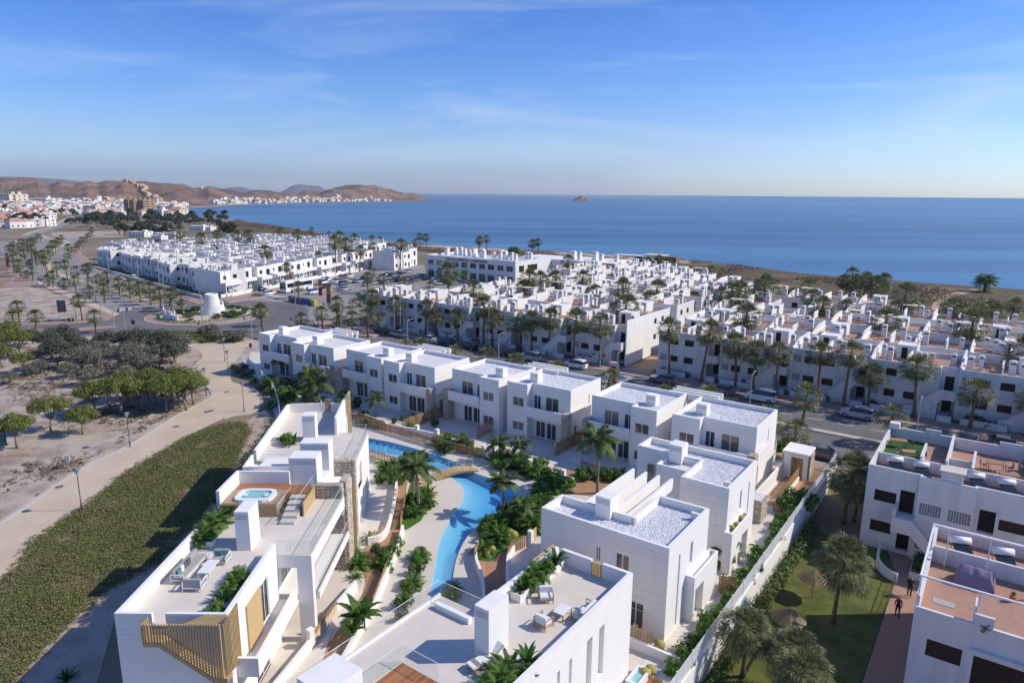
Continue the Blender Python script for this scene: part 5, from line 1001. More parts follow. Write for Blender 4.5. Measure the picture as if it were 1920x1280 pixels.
for x, y, s, me in ((7.3, 12.6, .75, BLD[0]), (7.9, 13.4, .8, BLD[0]), (7.6, 11.6, .8, FTH[3][1]), (8.3, 12.6, .75, SHR[0]), (7.9, 10.8, .8, FTH[3][1]), (8.2, 9.8, .8, SHR[0]), (7.5, 9.9, .7, BLD[0])): put1('terrace_plant', me, LW(x, y), 'leafy plant of the cluster beside the sun lounger on the front terrace', 'plant', 'plants beside the lounger on the front terrace', s)
# ================================================================ pool surroundings: bridge, fences, walls, planting
t = thing('footbridge', 'arched timber footbridge with rope railings over the pool neck', 'bridge', (-8.3, 68.7, 0), math.atan2(2.6, 4.3)); Lb = 5.2; nb = 30
bm_ = MB(); bm_.box(0, Lb / nb - .015, -.75, .75, 0, .06); bmesh_board = bm_.mesh('plank', ['woodlight'])
for k in range(nb):
    x = Lb * k / nb; z = .08 + .42 * sin(pi * (k + .5) / nb); o = part('plank', bmesh_board, t, (x, 0, z)); o.rotation_euler = (0, -math.atan(.42 * pi / Lb * cos(pi * (k + .5) / nb)), 0)
for y in (-.7, .66):
    mb = MB()
    for k in range(12):
        x0, x1 = Lb * k / 12, Lb * (k + 1) / 12; z0, z1 = .42 * sin(pi * k / 12), .42 * sin(pi * (k + 1) / 12); mb.face(((x0, y, z0 - .12), (x1, y, z1 - .12), (x1, y, z1 + .06), (x0, y, z0 + .06))); mb.face(((x1, y + .05, z1 - .12), (x0, y + .05, z0 - .12), (x0, y + .05, z0 + .06), (x1, y + .05, z1 + .06)))
    part('beam', mb.mesh('beam', ['wood']), t)
    for k in range(6): x = .15 + k * .97; mb = MB(); mb.tube([(x, y, .42 * sin(pi * x / Lb)), (x, y, .42 * sin(pi * x / Lb) + 1.0)], .03, 6); part('post', mb.mesh('post', ['woodlight']), t)
    mb = MB()
    for k in range(5):
        x0, x1 = .15 + k * .97, .15 + (k + 1) * .97; za, zb = .42 * sin(pi * x0 / Lb) + .9, .42 * sin(pi * x1 / Lb) + .9; mb.tube([(x0, y, za), ((x0 + x1) / 2, y, (za + zb) / 2 - .12), (x1, y, zb)], .012, 4)
    part('rope', mb.mesh('rope', ['cushw']), t)
V2 = lambda *p: [Vector(q) for q in p]
slat_fence('long curved timber slat fence along the north side of the shallow pool', spline(V2((-21.5, 86.2), (-18.7, 85.0), (-13.7, 81.4), (-8.2, 77.35), (-3.3, 74.6)), 5), 1.25)
slat_fence('timber slat fence between the shallow pool and the brick path', spline(V2((-17.8, 75.0), (-16.4, 74.2), (-12.9, 71.95), (-11.5, 71.0)), 4), 1.25)
for l, a, h in (('timber slats on the wall by the small palm, far end of the pool fence', ((-23.5, 90.5), (-20.2, 87.6), (-16.3, 84.0)), 1.2), ('tall timber divider beside the porch with the stone pier, behind the pool', ((-13.9, 83.6), (-8.9, 90.0)), 1.7), ('timber fence before the porch above the shallow pool shrubs', ((-8.8, 81.0), (-4.4, 77.6)), 1.2), ('tall timber divider between the two middle villas of the row', (tuple(W(-51.1, 63.0)[:2]), tuple(W(-51.1, 70.2)[:2])), 1.7), ('tall timber divider right of the porch facing the big palm', (tuple(W(-40.0, 63.6)[:2]), tuple(W(-40.0, 72)[:2])), 1.7), ('short timber fence behind the slender palm before the last villas', (tuple(W(-35.8, 62.5)[:2]), tuple(W(-31, 62.6)[:2])), 1.1), ('curved timber slats on the white wall by the stone tower', tuple(tuple(p) for p in spline(V2((-12.3, 54.7), (-11.5, 55.3), (-11.25, 56.8)), 3)), 1.2), ('timber slats along the near part of the brick path', ((-13.2, 40.8), (-12.6, 44.6)), 1.2), ('timber slat edge of the shrub bed beside the brick path', ((-10.55, 63.9), (-10.05, 57.2)), 1.0), ('timber slats beside the near brick path opposite the bananas', ((-9.9, 52.6), (-10.1, 45.0)), 1.0), ('timber slats left of the small brick path by the pool', ((-2.9, 51.4), (-2.7, 53.4)), 1.2), ('curved timber slats right of the small brick path below the round cacti', ((-.2, 51.9), (.2, 53.3), (1.5, 54.4)), 1.2), ('short timber fence joining the L-shaped villa and the boundary wall', (tuple(W(-15.0, 48.0)[:2]), tuple(W(-13.4, 47.6)[:2])), 1.5), ('brown timber slats between the two villas by the boundary', (tuple(W(-15.2, 48.6)[:2]), tuple(W(-13.3, 48.9)[:2])), 1.3), ('pale timber fence between the front building and the L-shaped villa', (tuple(W(-19.2, 38.2)[:2]), tuple(W(-16.0, 38.2)[:2])), 1.6), ('short timber fence under the big green bush near the drive', (tuple(W(-15.6, 64.8)[:2]), tuple(W(-13.6, 64.6)[:2])), .9)):
    slat_fence(l, a, h, 'wood' if ('pale' in l or 'brick path' in l or 'curved' in l) else 'wooddark', group=None)
for l, a, h in (('wavy white garden wall with stepped posts behind the pool fence', ((-19.8, 88.0), (-16.0, 84.2), (-12.8, 82.6), (-9.2, 80.6), (-4.2, 76.2)), .85), ('white garden wall before the shrubs north-east of the pool', ((-3.2, 75.2), (.4, 72.2), (4.6, 69.2), (6.6, 67.3)), .8), ('curved white wall below the timber slats by the stone tower', [tuple(p) for p in spline(V2((-12.4, 54.4), (-11.4, 55.1), (-11.1, 57), (-11.3, 60.5), (-11.6, 64), (-12.3, 69), (-12.9, 72.5)), 4)], .75), ('white wall along the near brick path under the slats', ((-14.4, 36), (-13.3, 40.8), (-12.7, 44.6), (-11.9, 47.6)), .8), ('white wall between the brick path and the sandy pool terrace', ((-9.75, 56.8), (-9.6, 53.6), (-9.8, 49), (-10.0, 45), (-10.9, 38)), .75), ('curved white wall left of the small brick path', [tuple(p) for p in spline(V2((-2.9, 54.0), (-2.85, 51.5), (-2.2, 48.5), (-1.9, 45)), 4)], .75), ('curved white wall right of the small brick path', [tuple(p) for p in spline(V2((1.6, 54.6), (.1, 53.2), (-.25, 50), (-.1, 46)), 4)], .7), ('white wall with timber fence between front building and villa garden', (tuple(W(-22.5, 38.0)[:2]), tuple(W(-13.3, 38.0)[:2])), .7), ('white wall under the fence between the two boundary villas', (tuple(W(-15.2, 49.0)[:2]), tuple(W(-13.2, 49.2)[:2])), .9), ('stubby white wall with hanging plants at the far garden corner', ((-29, 95.5), (-27, 92.8)), 1.1)):
    low_wall(l, a, h, .22, None)
for i, (x, y) in enumerate(((-9.2, 80.6), (-11.9, 82.1), (-3.2, 75.2), (-2.2, 74.4), (2.1, 71.0), (5.6, 68.1), (1.75, 54.6), (-13.4, 40.7))):
    mb = MB(); mb.box(-.2, .2, -.2, .2, 0, 1.35); mb.box(-.22, .22, -.22, .22, 1.353, 1.42); tag(part('gate_post', mb.mesh('gate_post', ['villa']), None, (x, y, 0), R(-36)), 'squat white gate post of the garden walls around the pool', 'post', 'white gate posts of the garden walls')
mb = MB(); mb.box(0, 1.0, 0, .05, .05, 1.3); tag(part('garden_gate', mb.mesh('garden_gate', ['wood']), None, (-2.9, 75.0, 0), R(-38)), 'brown timber gate in the white wall behind the pool', 'gate')
tag(part('garden_gate', mb.mesh('garden_gate', ['woodlight']), None, (1.8, 54.7, 0), R(60)), 'pale timber gate against the L-shaped villa wall', 'gate')
# palms
for me, x, y, s, l in ((FTH[0], -8.9, 61.1, .95, 'coconut palm with slender trunk in the bed left of the pool'), (FTH[4], -9.7, 62.8, .85, 'leaning coconut palm behind its neighbour left of the pool'), (FTH[0], -.7, 60.2, .78, 'palm with arching fronds leaning over the pool edge'), (FTH[0], 8.9, 65.3, 1.0, 'slender tall palm before the last villas of the row'), (FTH[1], -26.5, 91.0, 1.3, 'big feather palm left of the far terrace building'), (FTH[0], -28.6, 93.5, .95, 'taller feather palm in the dense clump by the second villa'), (FTH[2], -27.5, 89.5, 1.4, 'low spreading feather palm in the dense clump'), (FTH[1], -18.7, 89.6, .8, 'small bushy palm on the terrace behind the pool fence'), (FTH[1], -38.2, 110.5, .95, 'dark young palm before the end villa'), (FTH[1], -1.4, 73.4, .9, 'young palm beside the white gate post behind the bridge'), (FTH[1], 1.2, 73.6, .8, 'second young palm right of the gate post behind the bridge'), (FTH[2], 17.6, 52.6, 1.1, 'dark multi-stemmed palm beside the boundary fence')):
    put('feather_palm', me, (x, y, 0), l, 'palm tree', None, s)
# shrubs by pixel anchor on the ground
def bushes(pts, label, group, kinds, s0=.8, s1=1.15, cat='shrub'):
    for i, (x, y) in enumerate(pts): put1('garden_shrub', kinds[i % len(kinds)], P(x, y), label, cat, group, rnd.uniform(s0, s1))
K = SHR[:4] + [BLD[1], FTH[3][1]]
bushes([(rnd.uniform(815, 885), rnd.uniform(822, 852)) for _ in range(12)], 'leafy shrub in the bed behind the pool and footbridge', 'shrubs behind the footbridge', K)
bushes([(930 + i * 6 + rnd.uniform(-5, 5), 862 + i * 2.0 + rnd.uniform(-10, 14)) for i in range(19)], 'dense green shrub in the hedge bed north-east of the pool', 'shrubs north-east of the pool', K, .9, 1.3)
bushes([(1010 + i * 7 + rnd.uniform(-4, 4), 912 + rnd.uniform(-10, 22)) for i in range(8)], 'green shrub beside the roof of the L-shaped villa', 'shrubs beside the L-shaped villa', K, .9, 1.2)
bushes([(905 + i * 6 + rnd.uniform(-8, 8), 1010 - i * 4.2 + rnd.uniform(-14, 14)) for i in range(18)], 'leafy shrub in the bed on the east bank of the pool', 'shrubs on the east bank', K, .7, 1.05)
bushes([(rnd.uniform(764, 805), rnd.uniform(925, 975)) for _ in range(13)], 'lush shrub in the bed between pool terrace and brick path', 'shrubs in the bed by the brick path', K + [BLD[0]], .7, 1.05)
bushes([(718, 905), (735, 900), (728, 888), (722, 882), (740, 910)], 'round shrub beside the porch wall of the far terrace building', 'shrubs by the porch wall', SHR[:3], 1.0, 1.25)
bushes([(712, 1065), (730, 1060), (722, 1045), (735, 1040), (745, 1028), (715, 1040), (728, 1075)], 'mounded shrub growing beside the brick path bend', 'shrubs at the brick path bend', SHR[:3], .8, 1.1)
bushes([(790, 1040), (785, 1060), (782, 1080), (776, 1098), (770, 1115), (762, 1130), (756, 1146), (788, 1050), (774, 1088), (764, 1105), (752, 1160)], 'bright shrub in the narrow bed along the sandy pool edge', 'shrubs along the sandy edge', SHR[:3] + [FTH[3][1]], .6, .85)
bushes([(673, 1062), (668, 1085), (665, 1045), (692, 1012)], 'ferny plant beside the stone pier', 'ferny plants by the stone pier', [FTH[3][1], BLD[1]], .6, .9)
bushes([(850, 1112), (845, 1120)], 'small palm-like plant on the near pool edge', 'small plants on the near pool edge', [FTH[3][1]], .6, .7)
for i, (x, y) in enumerate(((672, 1190), (684, 1180), (664, 1205))): put1('banana_plant', BLD[3], P(x, y), 'banana plant with big dark leaves beside the brick path', 'plant', 'banana plants by the path', (1.15, 1.0, .8)[i])
bushes([(500 + i * 9, 725 + i * 9 + rnd.uniform(-6, 6)) for i in range(8)] + [(560, 740), (575, 750), (548, 728), (540, 745), (640, 768), (655, 772), (668, 765), (648, 758)], 'dark shrub in the gardens below the end villas', 'shrubs below the end villas', SHR[1:4], 1.2, 1.7)
bushes([(675, 795), (690, 800), (680, 785), (740, 795), (760, 800), (775, 790), (755, 788), (770, 805), (812, 800), (795, 790)], 'garden shrub behind the wooden pool fence', 'shrubs behind the pool fence', K, .7, 1.0)
bushes([(1085 + i * 9, 898 + rnd.uniform(-6, 6)) for i in range(11)], 'low leafy shrub along the porch of the last villas', 'shrubs along the last porch', SHR[:4] + [BLD[0]], .8, 1.1)
for i in range(30):
    v = 37 + i * 1.02; p = W(-13.75 + rnd.uniform(-.25, .15), v); put1('hedge_shrub', SHR[i % 2], p, 'bright green shrub in the hedge along the white mesh fence', 'shrub', 'hedge along the mesh fence', rnd.uniform(.85, 1.15))
for i, (x, y) in enumerate(((1465, 955), (1485, 958), (1505, 955), (1475, 945), (1495, 942), (1512, 948))): put1('large_bush', SHR[i % 2], P(x, y), 'big bright green bush at the end of the drive', 'bush', 'bushes at the end of the drive', 1.35)
for i, (x, y) in enumerate(((1463, 800), (1470, 795))): put1('street_shrub', SHR[0], P(x + 2, y + 45), 'round green shrub beside the gatehouse roof', 'shrub', 'shrubs behind the gatehouse', 1.3)
for x, y in ((-2.3, 53.2), (-2.0, 55.2), (-1.1, 56.6), (-.3, 58.2), (.6, 59.6), (1.4, 61.0), (2.2, 62.4), (.6, 57.4), (1.4, 58.8), (2.3, 60.2), (3.1, 61.8), (-.8, 55.2), (1.9, 57.4), (3.0, 63.4), (-1.6, 57.6), (.2, 60.6)): put1('bank_plant', rnd.choice([FTH[3][1], SHR[0], SHR[3], BLD[1], FTH[3][1]]), (x, y, .05), 'tropical plant crowding the bed between pool and the L-shaped villa', 'plant', 'plants between pool and L-shaped villa', rnd.uniform(.75, 1.1))
put('feather_palm', FTH[1], (1.0, 58.4, 0), 'low palm in the crowded bed between pool and L-shaped villa', 'palm tree', None, .75)
# sun loungers on the sand, round cacti
for i in range(5):
    q = P(797 + i * 2.0 - (i % 2), 902 + i * 7.2); ln = thing('sun_lounger', 'low wooden sun lounger in the line beside the palms on the pool terrace', 'sun lounger', (q.x, q.y, .04), R(-28), 'wooden loungers on the pool terrace'); mb = MB(); mb.box(-.9, .5, -.33, .33, .18, .26); mb.box(-.85, -.78, -.3, .3, 0, .178); mb.box(.4, .47, -.3, .3, 0, .178); part('frame', mb.mesh('frame', ['woodlight']), ln)
    mb = MB(); mb.face(((.5, -.33, .26), (1.05, -.33, .7), (1.05, .33, .7), (.5, .33, .26))); mb.face(((.5, .33, .2), (1.05, .33, .64), (1.05, -.33, .64), (.5, -.33, .2))); part('backrest', mb.mesh('backrest', ['woodlight']), ln)
cac = MB(); cac.lathe([(.1, 0), (.34, .1), (.42, .3), (.36, .52), (.2, .64), (.03, .67)], 14); cacm = cac.mesh('round_cactus', ['cactus'], True)
for x, y in ((913, 1040), (921, 1036), (957, 1005), (963, 1008), (950, 1010)): put1('round_cactus', cacm, P(x, y), 'round golden cactus in the green bed by the small brick path', 'cactus', 'round cacti by the path', 1.0)
for x, y in ((1237, 1215), (1220, 1262), (1210, 1268)): put1('round_cactus', cacm, P(x, y), 'round golden cactus in the gravel garden under the front building', 'cactus', 'round cacti in the gravel garden', .9)
for u, v in ((-15.55, 52.2), (-15.45, 53.0), (-15.5, 54.4)): p = W(u, v, 3.35); put1('round_cactus', cacm, p, 'yellow cactus on the porch roof of the villa with side wing', 'cactus', 'cacti on the porch roof', .6)
# gravel garden with timber steps at the foot of the front building
sheet('gravel_garden', [W(-16.1, 28), W(-13.3, 28), W(-13.3, 37.8), W(-16.1, 37.8)], .06, 'gravel')
jt = thing('plunge_pool', 'small white plunge pool set in timber decking below the front building', 'jacuzzi', tuple(W(-16.0, 34.3, .06)), ANG); mb = MB(); mb.shell([(0, 0), (.9, 0), (.9, 1.8), (0, 1.8)], 0, .45, .2, .15); part('tub', mb.mesh('tub', ['frame']), jt); part('water', flat([(.14, .14), (.76, .14), (.76, 1.66), (.14, 1.66)], .3).mesh('water', ['jac']), jt)
dk = thing('garden_deck', 'reddish timber deck beside the plunge pool', 'deck', tuple(W(-15.05, 32.6, .065)), ANG); boards(dk, 0, .8, 0, 3.6, 0, 'x')
for i, (u, v, a) in enumerate(((-14.6, 33.4, 20), (-14.4, 32.2, 25), (-14.9, 31.4, 70))): mb = MB(); mb.box(-.7, .7, -.22, .22, 0, .07); tag(part('timber_step', mb.mesh('timber_step', ['wood']), None, tuple(W(u, v, .062)), R(a)), 'wide timber stepping board lying on white gravel', 'board', 'stepping boards in the gravel garden')
put1('agave_plant', BLD[2], W(-13.9, 43.6), 'dark rosette succulent on a stem at the hedge', 'plant', None, .8)
# picket fence round the park side
pl = spline([Vector(P(*p)[:2]) for p in ((455, 680), (470, 693), (490, 712), (510, 735), (522, 765), (526, 795), (526, 830))], 3)
t = thing('picket_fence', 'white picket fence on a low wall curving round the garden above the path bend', 'fence', (pl[0].x, pl[0].y, 0), 0); o0 = pl[0].copy()
for a, b in zip(pl, pl[1:]):
    L = (b - a).length; n = max(1, int(L / .32))
    for k in range(n): q = a.lerp(b, (k + .5) / n) - o0; part('picket', slat_mesh(.12, .04, 1.3, 'frame'), t, (q.x, q.y, .5), math.atan2(b.y - a.y, b.x - a.x))
kerb([p - o0 for p in pl], .2, .5, 'base_wall', 'villa', 0, t)
ORDW = ('first', 'second', 'third', 'fourth', 'fifth', 'sixth', 'seventh', 'eighth', 'ninth', 'tenth', 'eleventh', 'twelfth', 'thirteenth', 'fourteenth', 'fifteenth', 'sixteenth', 'seventeenth', 'eighteenth', 'nineteenth', 'twentieth', 'twenty-first', 'twenty-second', 'twenty-third', 'twenty-fourth', 'twenty-fifth', 'twenty-sixth', 'twenty-seventh', 'twenty-eighth')
# ================================================================ older white terraced houses
def lattice_mesh(w_, h_, n, m):
    mb = MB(); mb.box(0, w_, .10, .12, 0, h_, 1)
    for k in range(n + 1): x = w_ * k / n; mb.box(x - .025, x + .025, .0, .08, 0, h_)
    for k in range(m + 1): z = h_ * k / m; mb.box(0, w_, .01, .07, z - .025, z + .025)
    return mb.mesh('lattice', ['white_old', 'black'])
LAT = lattice_mesh(1.15, 1.05, 6, 6)
def roof_chimney(seed):
    r = random.Random(seed); mb = MB(); w_, h_ = r.uniform(.55, .85), r.uniform(1.4, 2.1); mb.box(0, w_, 0, w_, 0, h_); mb.box(-.06, w_ + .06, -.06, w_ + .06, h_, h_ + .08); mb.box(.12, w_ - .12, .12, w_ - .12, h_ + .081, h_ + .22); mb.box(.1, w_ - .1, -.01, 0, h_ - .3, h_ - .1, 1); return mb.mesh('chimney', ['white', 'black'])
CHM = [roof_chimney(k) for k in range(5)]
acm = MB(); acm.box(0, .85, 0, .35, .15, .8); acm.box(.1, .6, -.01, 0, .22, .73, 1); acm.box(.05, .12, .05, .3, 0, .149); acm.box(.73, .8, .05, .3, 0, .149); ACM = acm.mesh('air_conditioner', ['frame', 'grey'])
tbm = MB(); tbm.box(0, 1.5, 0, .85, .68, .74)
for x, y in ((.05, .05), (1.38, .05), (.05, .73), (1.38, .73)): tbm.box(x, x + .06, y, y + .06, 0, .679)
for x in (-.55, 1.65): tbm.box(x, x + .42, .2, .62, .4, .46); tbm.box(x if x < 0 else x + .38, x + .04 if x < 0 else x + .42, .2, .62, .461, .9); tbm.box(x + .02, x + .06, .22, .26, 0, .399); tbm.box(x + .36, x + .40, .56, .6, 0, .399)
TBM = tbm.mesh('terrace_table', ['wooddark'])
ae = MB(); ae.tube([(0, 0, 0), (0, 0, 2.6)], .025, 4); ae.tube([(-.5, 0, 2.5), (.5, 0, 2.5)], .015, 4)
for k in range(5): ae.tube([(-.4 + k * .2, -.25, 2.5), (-.4 + k * .2, .25, 2.5)], .012, 3)
AER = ae.mesh('aerial', ['galv']); aw = MB(); aw.box(0, 2.6, 0, 2.2, 2.1, 2.16)
for x in (.05, 2.48):
    for y in (.05, 2.08): aw.box(x, x + .06, y, y + .06, 0, 2.099, 1)
AWN = aw.mesh('awning', ['cream', 'frame'])
def partywall(D, z0, zf, zb, th=.25, step=3.5):
    mb = MB(); pr = [(0, z0), (D, z0), (D, zb), (step, zb), (.8, zf), (0, zf)]
    i = len(mb.v); n = len(pr); mb.v += [(0, y, z) for y, z in pr] + [(th, y, z) for y, z in pr]
    for k in range(n): mb.f.append((i + k, i + (k + 1) % n, i + n + (k + 1) % n, i + n + k)); mb.m.append(0)
    mb.f.append(tuple(i + n - 1 - k for k in range(n))[::-1]); mb.m.append(0); mb.f.append(tuple(i + n + k for k in range(n))); mb.m.append(0)
    return mb.mesh('party_wall', ['white'])
def unit_detailed(seed):
    r = random.Random(seed); L = []; Wd, D, ZT = 11.0, 10.5, 7.1
    fp = [(.25, 0), (8.9, 0), (8.9, 1.3), (11, 1.3), (11, D), (.25, D)]
    h0 = [(1.75, 3.35, 2.0, 3.05, .1), (4.45, 6.05, 2.0, 3.05, .1), (1.75, 3.35, 5.0, 6.05, .1), (4.45, 6.05, 5.0, 6.05, .1), (.15, 1.3, 2.05, 3.1, .12), (6.95, 8.1, 5.3, 6.35, .12), (.15, 1.3, 5.05, 6.1, .12)]
    h2 = [(.5, 1.6, 3.6, 5.75, .3, 1), (.5, 1.6, .6, 2.8, .3, 1)]
    mb = MB(); mb.shell(fp, 0, ZT, .75, .2, {0: h0, 2: h2, 3: [(3, 4.6, 5.0, 6.05, .1, 1), (6, 7.6, 2.0, 3.0, .1, 1)], 4: [(1.5, 3, 5, 6, .1, 1), (5, 6.5, 5, 6, .1, 1)]}); mb.box(.25, 8.9, -.06, -.003, 6.2, 6.28); L.append(('wall', mb.mesh('wall', ['white_old', 'black']), (0, 0, 0), 0))
    for s0, z0 in ((1.75, 2.0), (4.45, 2.0), (1.75, 5.0), (4.45, 5.0)):
        fr, _ = win_mesh(1.6, 1.05, 'shutter'); L.append(('window', fr, (.25 + s0, 0, z0), 0))
    for s0, z0 in ((.15, 2.05), (6.95, 5.3), (.15, 5.05)): L.append(('lattice', LAT, (.25 + s0, 0, z0), 0))
    L.append(('terrace_floor', flat(inset(fp, .15), ZT - .7).mesh('terrace_floor', ['terr']), (0, 0, 0), 0))
    L.append(('party_wall', partywall(D, 0, 7.3, 8.0), (0, 0, 0), 0))
    mb = MB(); pr = [(5.0, 0), (7.2, 0), (9.4, 3.0), (11, 3.0), (11, 4.35), (9.0, 4.35), (5.9, 1.5), (5.0, 1.3)]; n = len(pr); i = 0
    mb.v += [(x, -1.5, z) for x, z in pr] + [(x, -1.28, z) for x, z in pr]
    for k in range(n): mb.f.append((k, n + k, n + (k + 1) % n, (k + 1) % n)); mb.m.append(0)
    mb.f.append(tuple(range(n))); mb.m.append(0); mb.f.append(tuple(range(2 * n - 1, n - 1, -1))); mb.m.append(0)
    mb.box(9.0, 11, -1.279, 1.297, 3.0, 3.2); mb.box(10.8, 11, -1.28, 1.29, 3.2, 4.35)
    for k in range(14): mb.box(5.7 + k * .24, 9.0, -1.278, -.01, k * .214, (k + 1) * .214)
    mb.box(9.2, 10.9, -2.3, -1.6, 0, .9); L.append(('staircase', mb.mesh('staircase', ['white_old']), (0, 0, 0), 0))
    for k in range(5): L.append(('chimney', CHM[r.randrange(5)], ((.7, 1.7, 5.4, 6.5, 9.6)[k] + r.uniform(-.2, .3), r.uniform(1.5, 5.5), ZT - .7), 0))
    mb = MB(); x = r.choice((2.6, 6.4)); mb.shell([(x, 6.2), (x + 2.6, 6.2), (x + 2.6, 9.9), (x, 9.9)], ZT - .7, 8.5, .15, .12, {0: [(.6, 1.4, ZT - .68, 8.15, .1, 1)]}); mb.box(x + .13, x + 2.47, 6.33, 9.77, 8.3, 8.35); L.append(('stair_hut', mb.mesh('stair_hut', ['white', 'black']), (0, 0, 0), 0))
    mb = MB(); mb.box(4.6, 4.8, .9, 6, ZT - .7, 7.9); L.append(('divider_wall', mb.mesh('divider_wall', ['white']), (0, 0, 0), 0))
    for k in range(2): L.append(('air_conditioner', ACM, (r.uniform(1, 9), 9.2, ZT - .7), 0))
    L.append(('terrace_furniture', TBM, (r.uniform(2, 7), 2.6, ZT - .7), 0))
    return L
def unit_plain(seed, Wd=7.6, D=9.8, porch=False, fl='terr'):
    r = random.Random(seed); L = []; ZT = 7.0; fp = [(.22, 0), (Wd, 0), (Wd, D), (.22, D)]
    h = [(1.0, 2.3, 4.6, 5.8, .15, 1), (4.2, 6.0, 4.0, 5.9, .2, 1), (1.2, 2.8, 1.0, 2.4, .15, 1), (4.4, 5.8, .2, 2.4, .3, 1)]
    mb = MB(); mb.shell(fp, 0, ZT, .7, .18, {0: h, 2: [(1.2, 2.8, 4.6, 5.7, .15, 1), (4.5, 6, 4.6, 5.7, .15, 1)], 1: [(2, 3.2, 4.6, 5.7, .12, 1), (5.5, 6.7, 4.6, 5.7, .12, 1), (2, 3.2, 1.4, 2.5, .12, 1)]})
    if porch: mb.box(.22, Wd, -1.6, -.003, 2.9, 3.9); mb.box(.3, .55, -1.55, -.01, 0, 2.9); mb.box(3.2, 3.45, -1.55, -1.3, 0, 2.9); mb.box(.22, Wd, -3.6, -3.45, 0, .9)
    L.append(('wall', mb.mesh('wall', ['white', 'black']), (0, 0, 0), 0))
    L.append(('terrace_floor', flat(inset(fp, .14), ZT - .65).mesh('terrace_floor', [fl]), (0, 0, 0), 0)); L.append(('party_wall', partywall(D, 0, 7.15, r.uniform(7.4, 8.0), .22, r.uniform(2, 5)), (0, 0, 0), 0))
    for k in range(r.choice((3, 4, 5))): L.append(('chimney', CHM[r.randrange(5)], (r.uniform(.6, Wd - 1.2), r.uniform(.6, D - 1.5), ZT - .65), 0))
    x, y = r.uniform(.4, Wd - 3.2), r.uniform(4.2, 6.2); mb = MB(); mb.shell([(x, y), (x + 2.5, y), (x + 2.5, y + 3.2), (x, y + 3.2)], ZT - .65, 8.45, .12, .12, {0: [(.6, 1.4, ZT - .6, 8.1, .1, 1)]}); mb.box(x + .12, x + 2.38, y + .12, y + 3.08, 8.25, 8.35)
    if r.random() < .45: L.append(('stair_hut', mb.mesh('stair_hut', ['white', 'black']), (0, 0, 0), 0))
    mb = MB(); q = r.uniform(2.5, 5); mb.box(q, q + .18, .3, r.uniform(3, 6), ZT - .65, r.uniform(7.6, 8.3)); L.append(('divider_wall', mb.mesh('divider_wall', ['white']), (0, 0, 0), 0))
    if r.random() < .8: L.append(('air_conditioner', ACM, (r.uniform(1, Wd - 2), D - 1, ZT - .65), 0))
    if r.random() < .7: L.append(('terrace_furniture', TBM, (r.uniform(1, Wd - 2.6), 1.4, ZT - .65), 0))
    if r.random() < .6: L.append(('aerial', AER, (r.uniform(1, Wd - 1), r.uniform(3, 8), ZT - .65), r.uniform(0, 3)))
    if r.random() < .35: L.append(('awning', AWN, (r.uniform(.6, Wd - 3.2), D - 3.2, ZT - .65), 0))
    if r.random() < .4: L.append(('roof_plant', SHR[4], (r.uniform(1, Wd - 1), r.uniform(.6, 1.2), ZT - .65), 0))
    return L
UD = [unit_detailed(k) for k in range(3)]; UP = [unit_plain(20 + k) for k in range(6)]; UQ = [unit_plain(40 + k, 8.0, 9.5, True, 'sandconc') for k in range(4)]; UL = [unit_plain(60 + k, 7.8, 9.5, False, 'sandconc') for k in range(6)]
def place_unit(L, p, rz, label, group, name='terraced_house', cat='house', jit=0.0):
    t = thing(name, label, cat, (p[0], p[1], 0), rz, group)
    if jit: t.location.x += -sin(rz) * jit * rnd.choice((-1, 0, 0, 1)); t.location.y += cos(rz) * jit * rnd.choice((-1, 0, 0, 1)); t.scale = (1, 1, rnd.choice((.93, .97, 1.0, 1.04)))
    for nm, me, loc, r_ in L: part(nm, me, t, loc, r_)
    return t
for i in range(6): place_unit(UD[i % 3], W(-120.5 + i * 11.15, 108.3 + (0 if i % 2 else -.5)), ANG, 'white street house with outside stair, ' + ORDW[i] + ' from the car park towards the side lane', 'street houses beside the car park')
for i in range(6): place_unit(UD[(i + 1) % 3], W(-47.6 + i * 11.0, 108.5 + (0 if i % 2 else .5)), ANG, 'white street house with outside stair, ' + ORDW[i] + ' from the side lane, row facing the gatehouse', 'street houses facing the gatehouse')
# end gables
for u, l in ((-53.5, 'plain'), ):
    mb = MB(); mb.facade((0, 0), (0, 10.5), 0, 8.3, [(3, 4.7, 4.8, 6.0, .12, 1), (5.8, 7.0, 1.5, 2.6, .12, 1)]); mb.f = [f[::-1] for f in mb.f]; mb.box(-.22, -.003, 0, 10.5, 0, 8.3)
    tag(part('gable_wall', mb.mesh('gable_wall', ['white', 'black']), None, tuple(W(-53.3, 108.0)), ANG), 'sunlit white gable wall ending the street row at the side lane', 'wall')
ORDS = ('first', 'second', 'third', 'fourth', 'fifth', 'sixth', 'seventh', 'eighth', 'ninth', 'tenth', 'eleventh', 'twelfth', 'thirteenth', 'fourteenth', 'fifteenth', 'sixteenth')
def ORD(k): return ORDS[k - 1] + ' row' if k > 0 else 'side rows'
TOWN = [tuple(W(u, v)[:2]) for u, v in ((-127, 118), (70, 118), (70, 150))] + [tuple(P(x, y, 6)[:2]) for x, y in ((1915, 598), (1780, 588), (1640, 572), (1500, 548), (1380, 530), (1260, 505), (1160, 497), (1085, 503), (1010, 522), (950, 538), (830, 548), (705, 562))]
k = 0
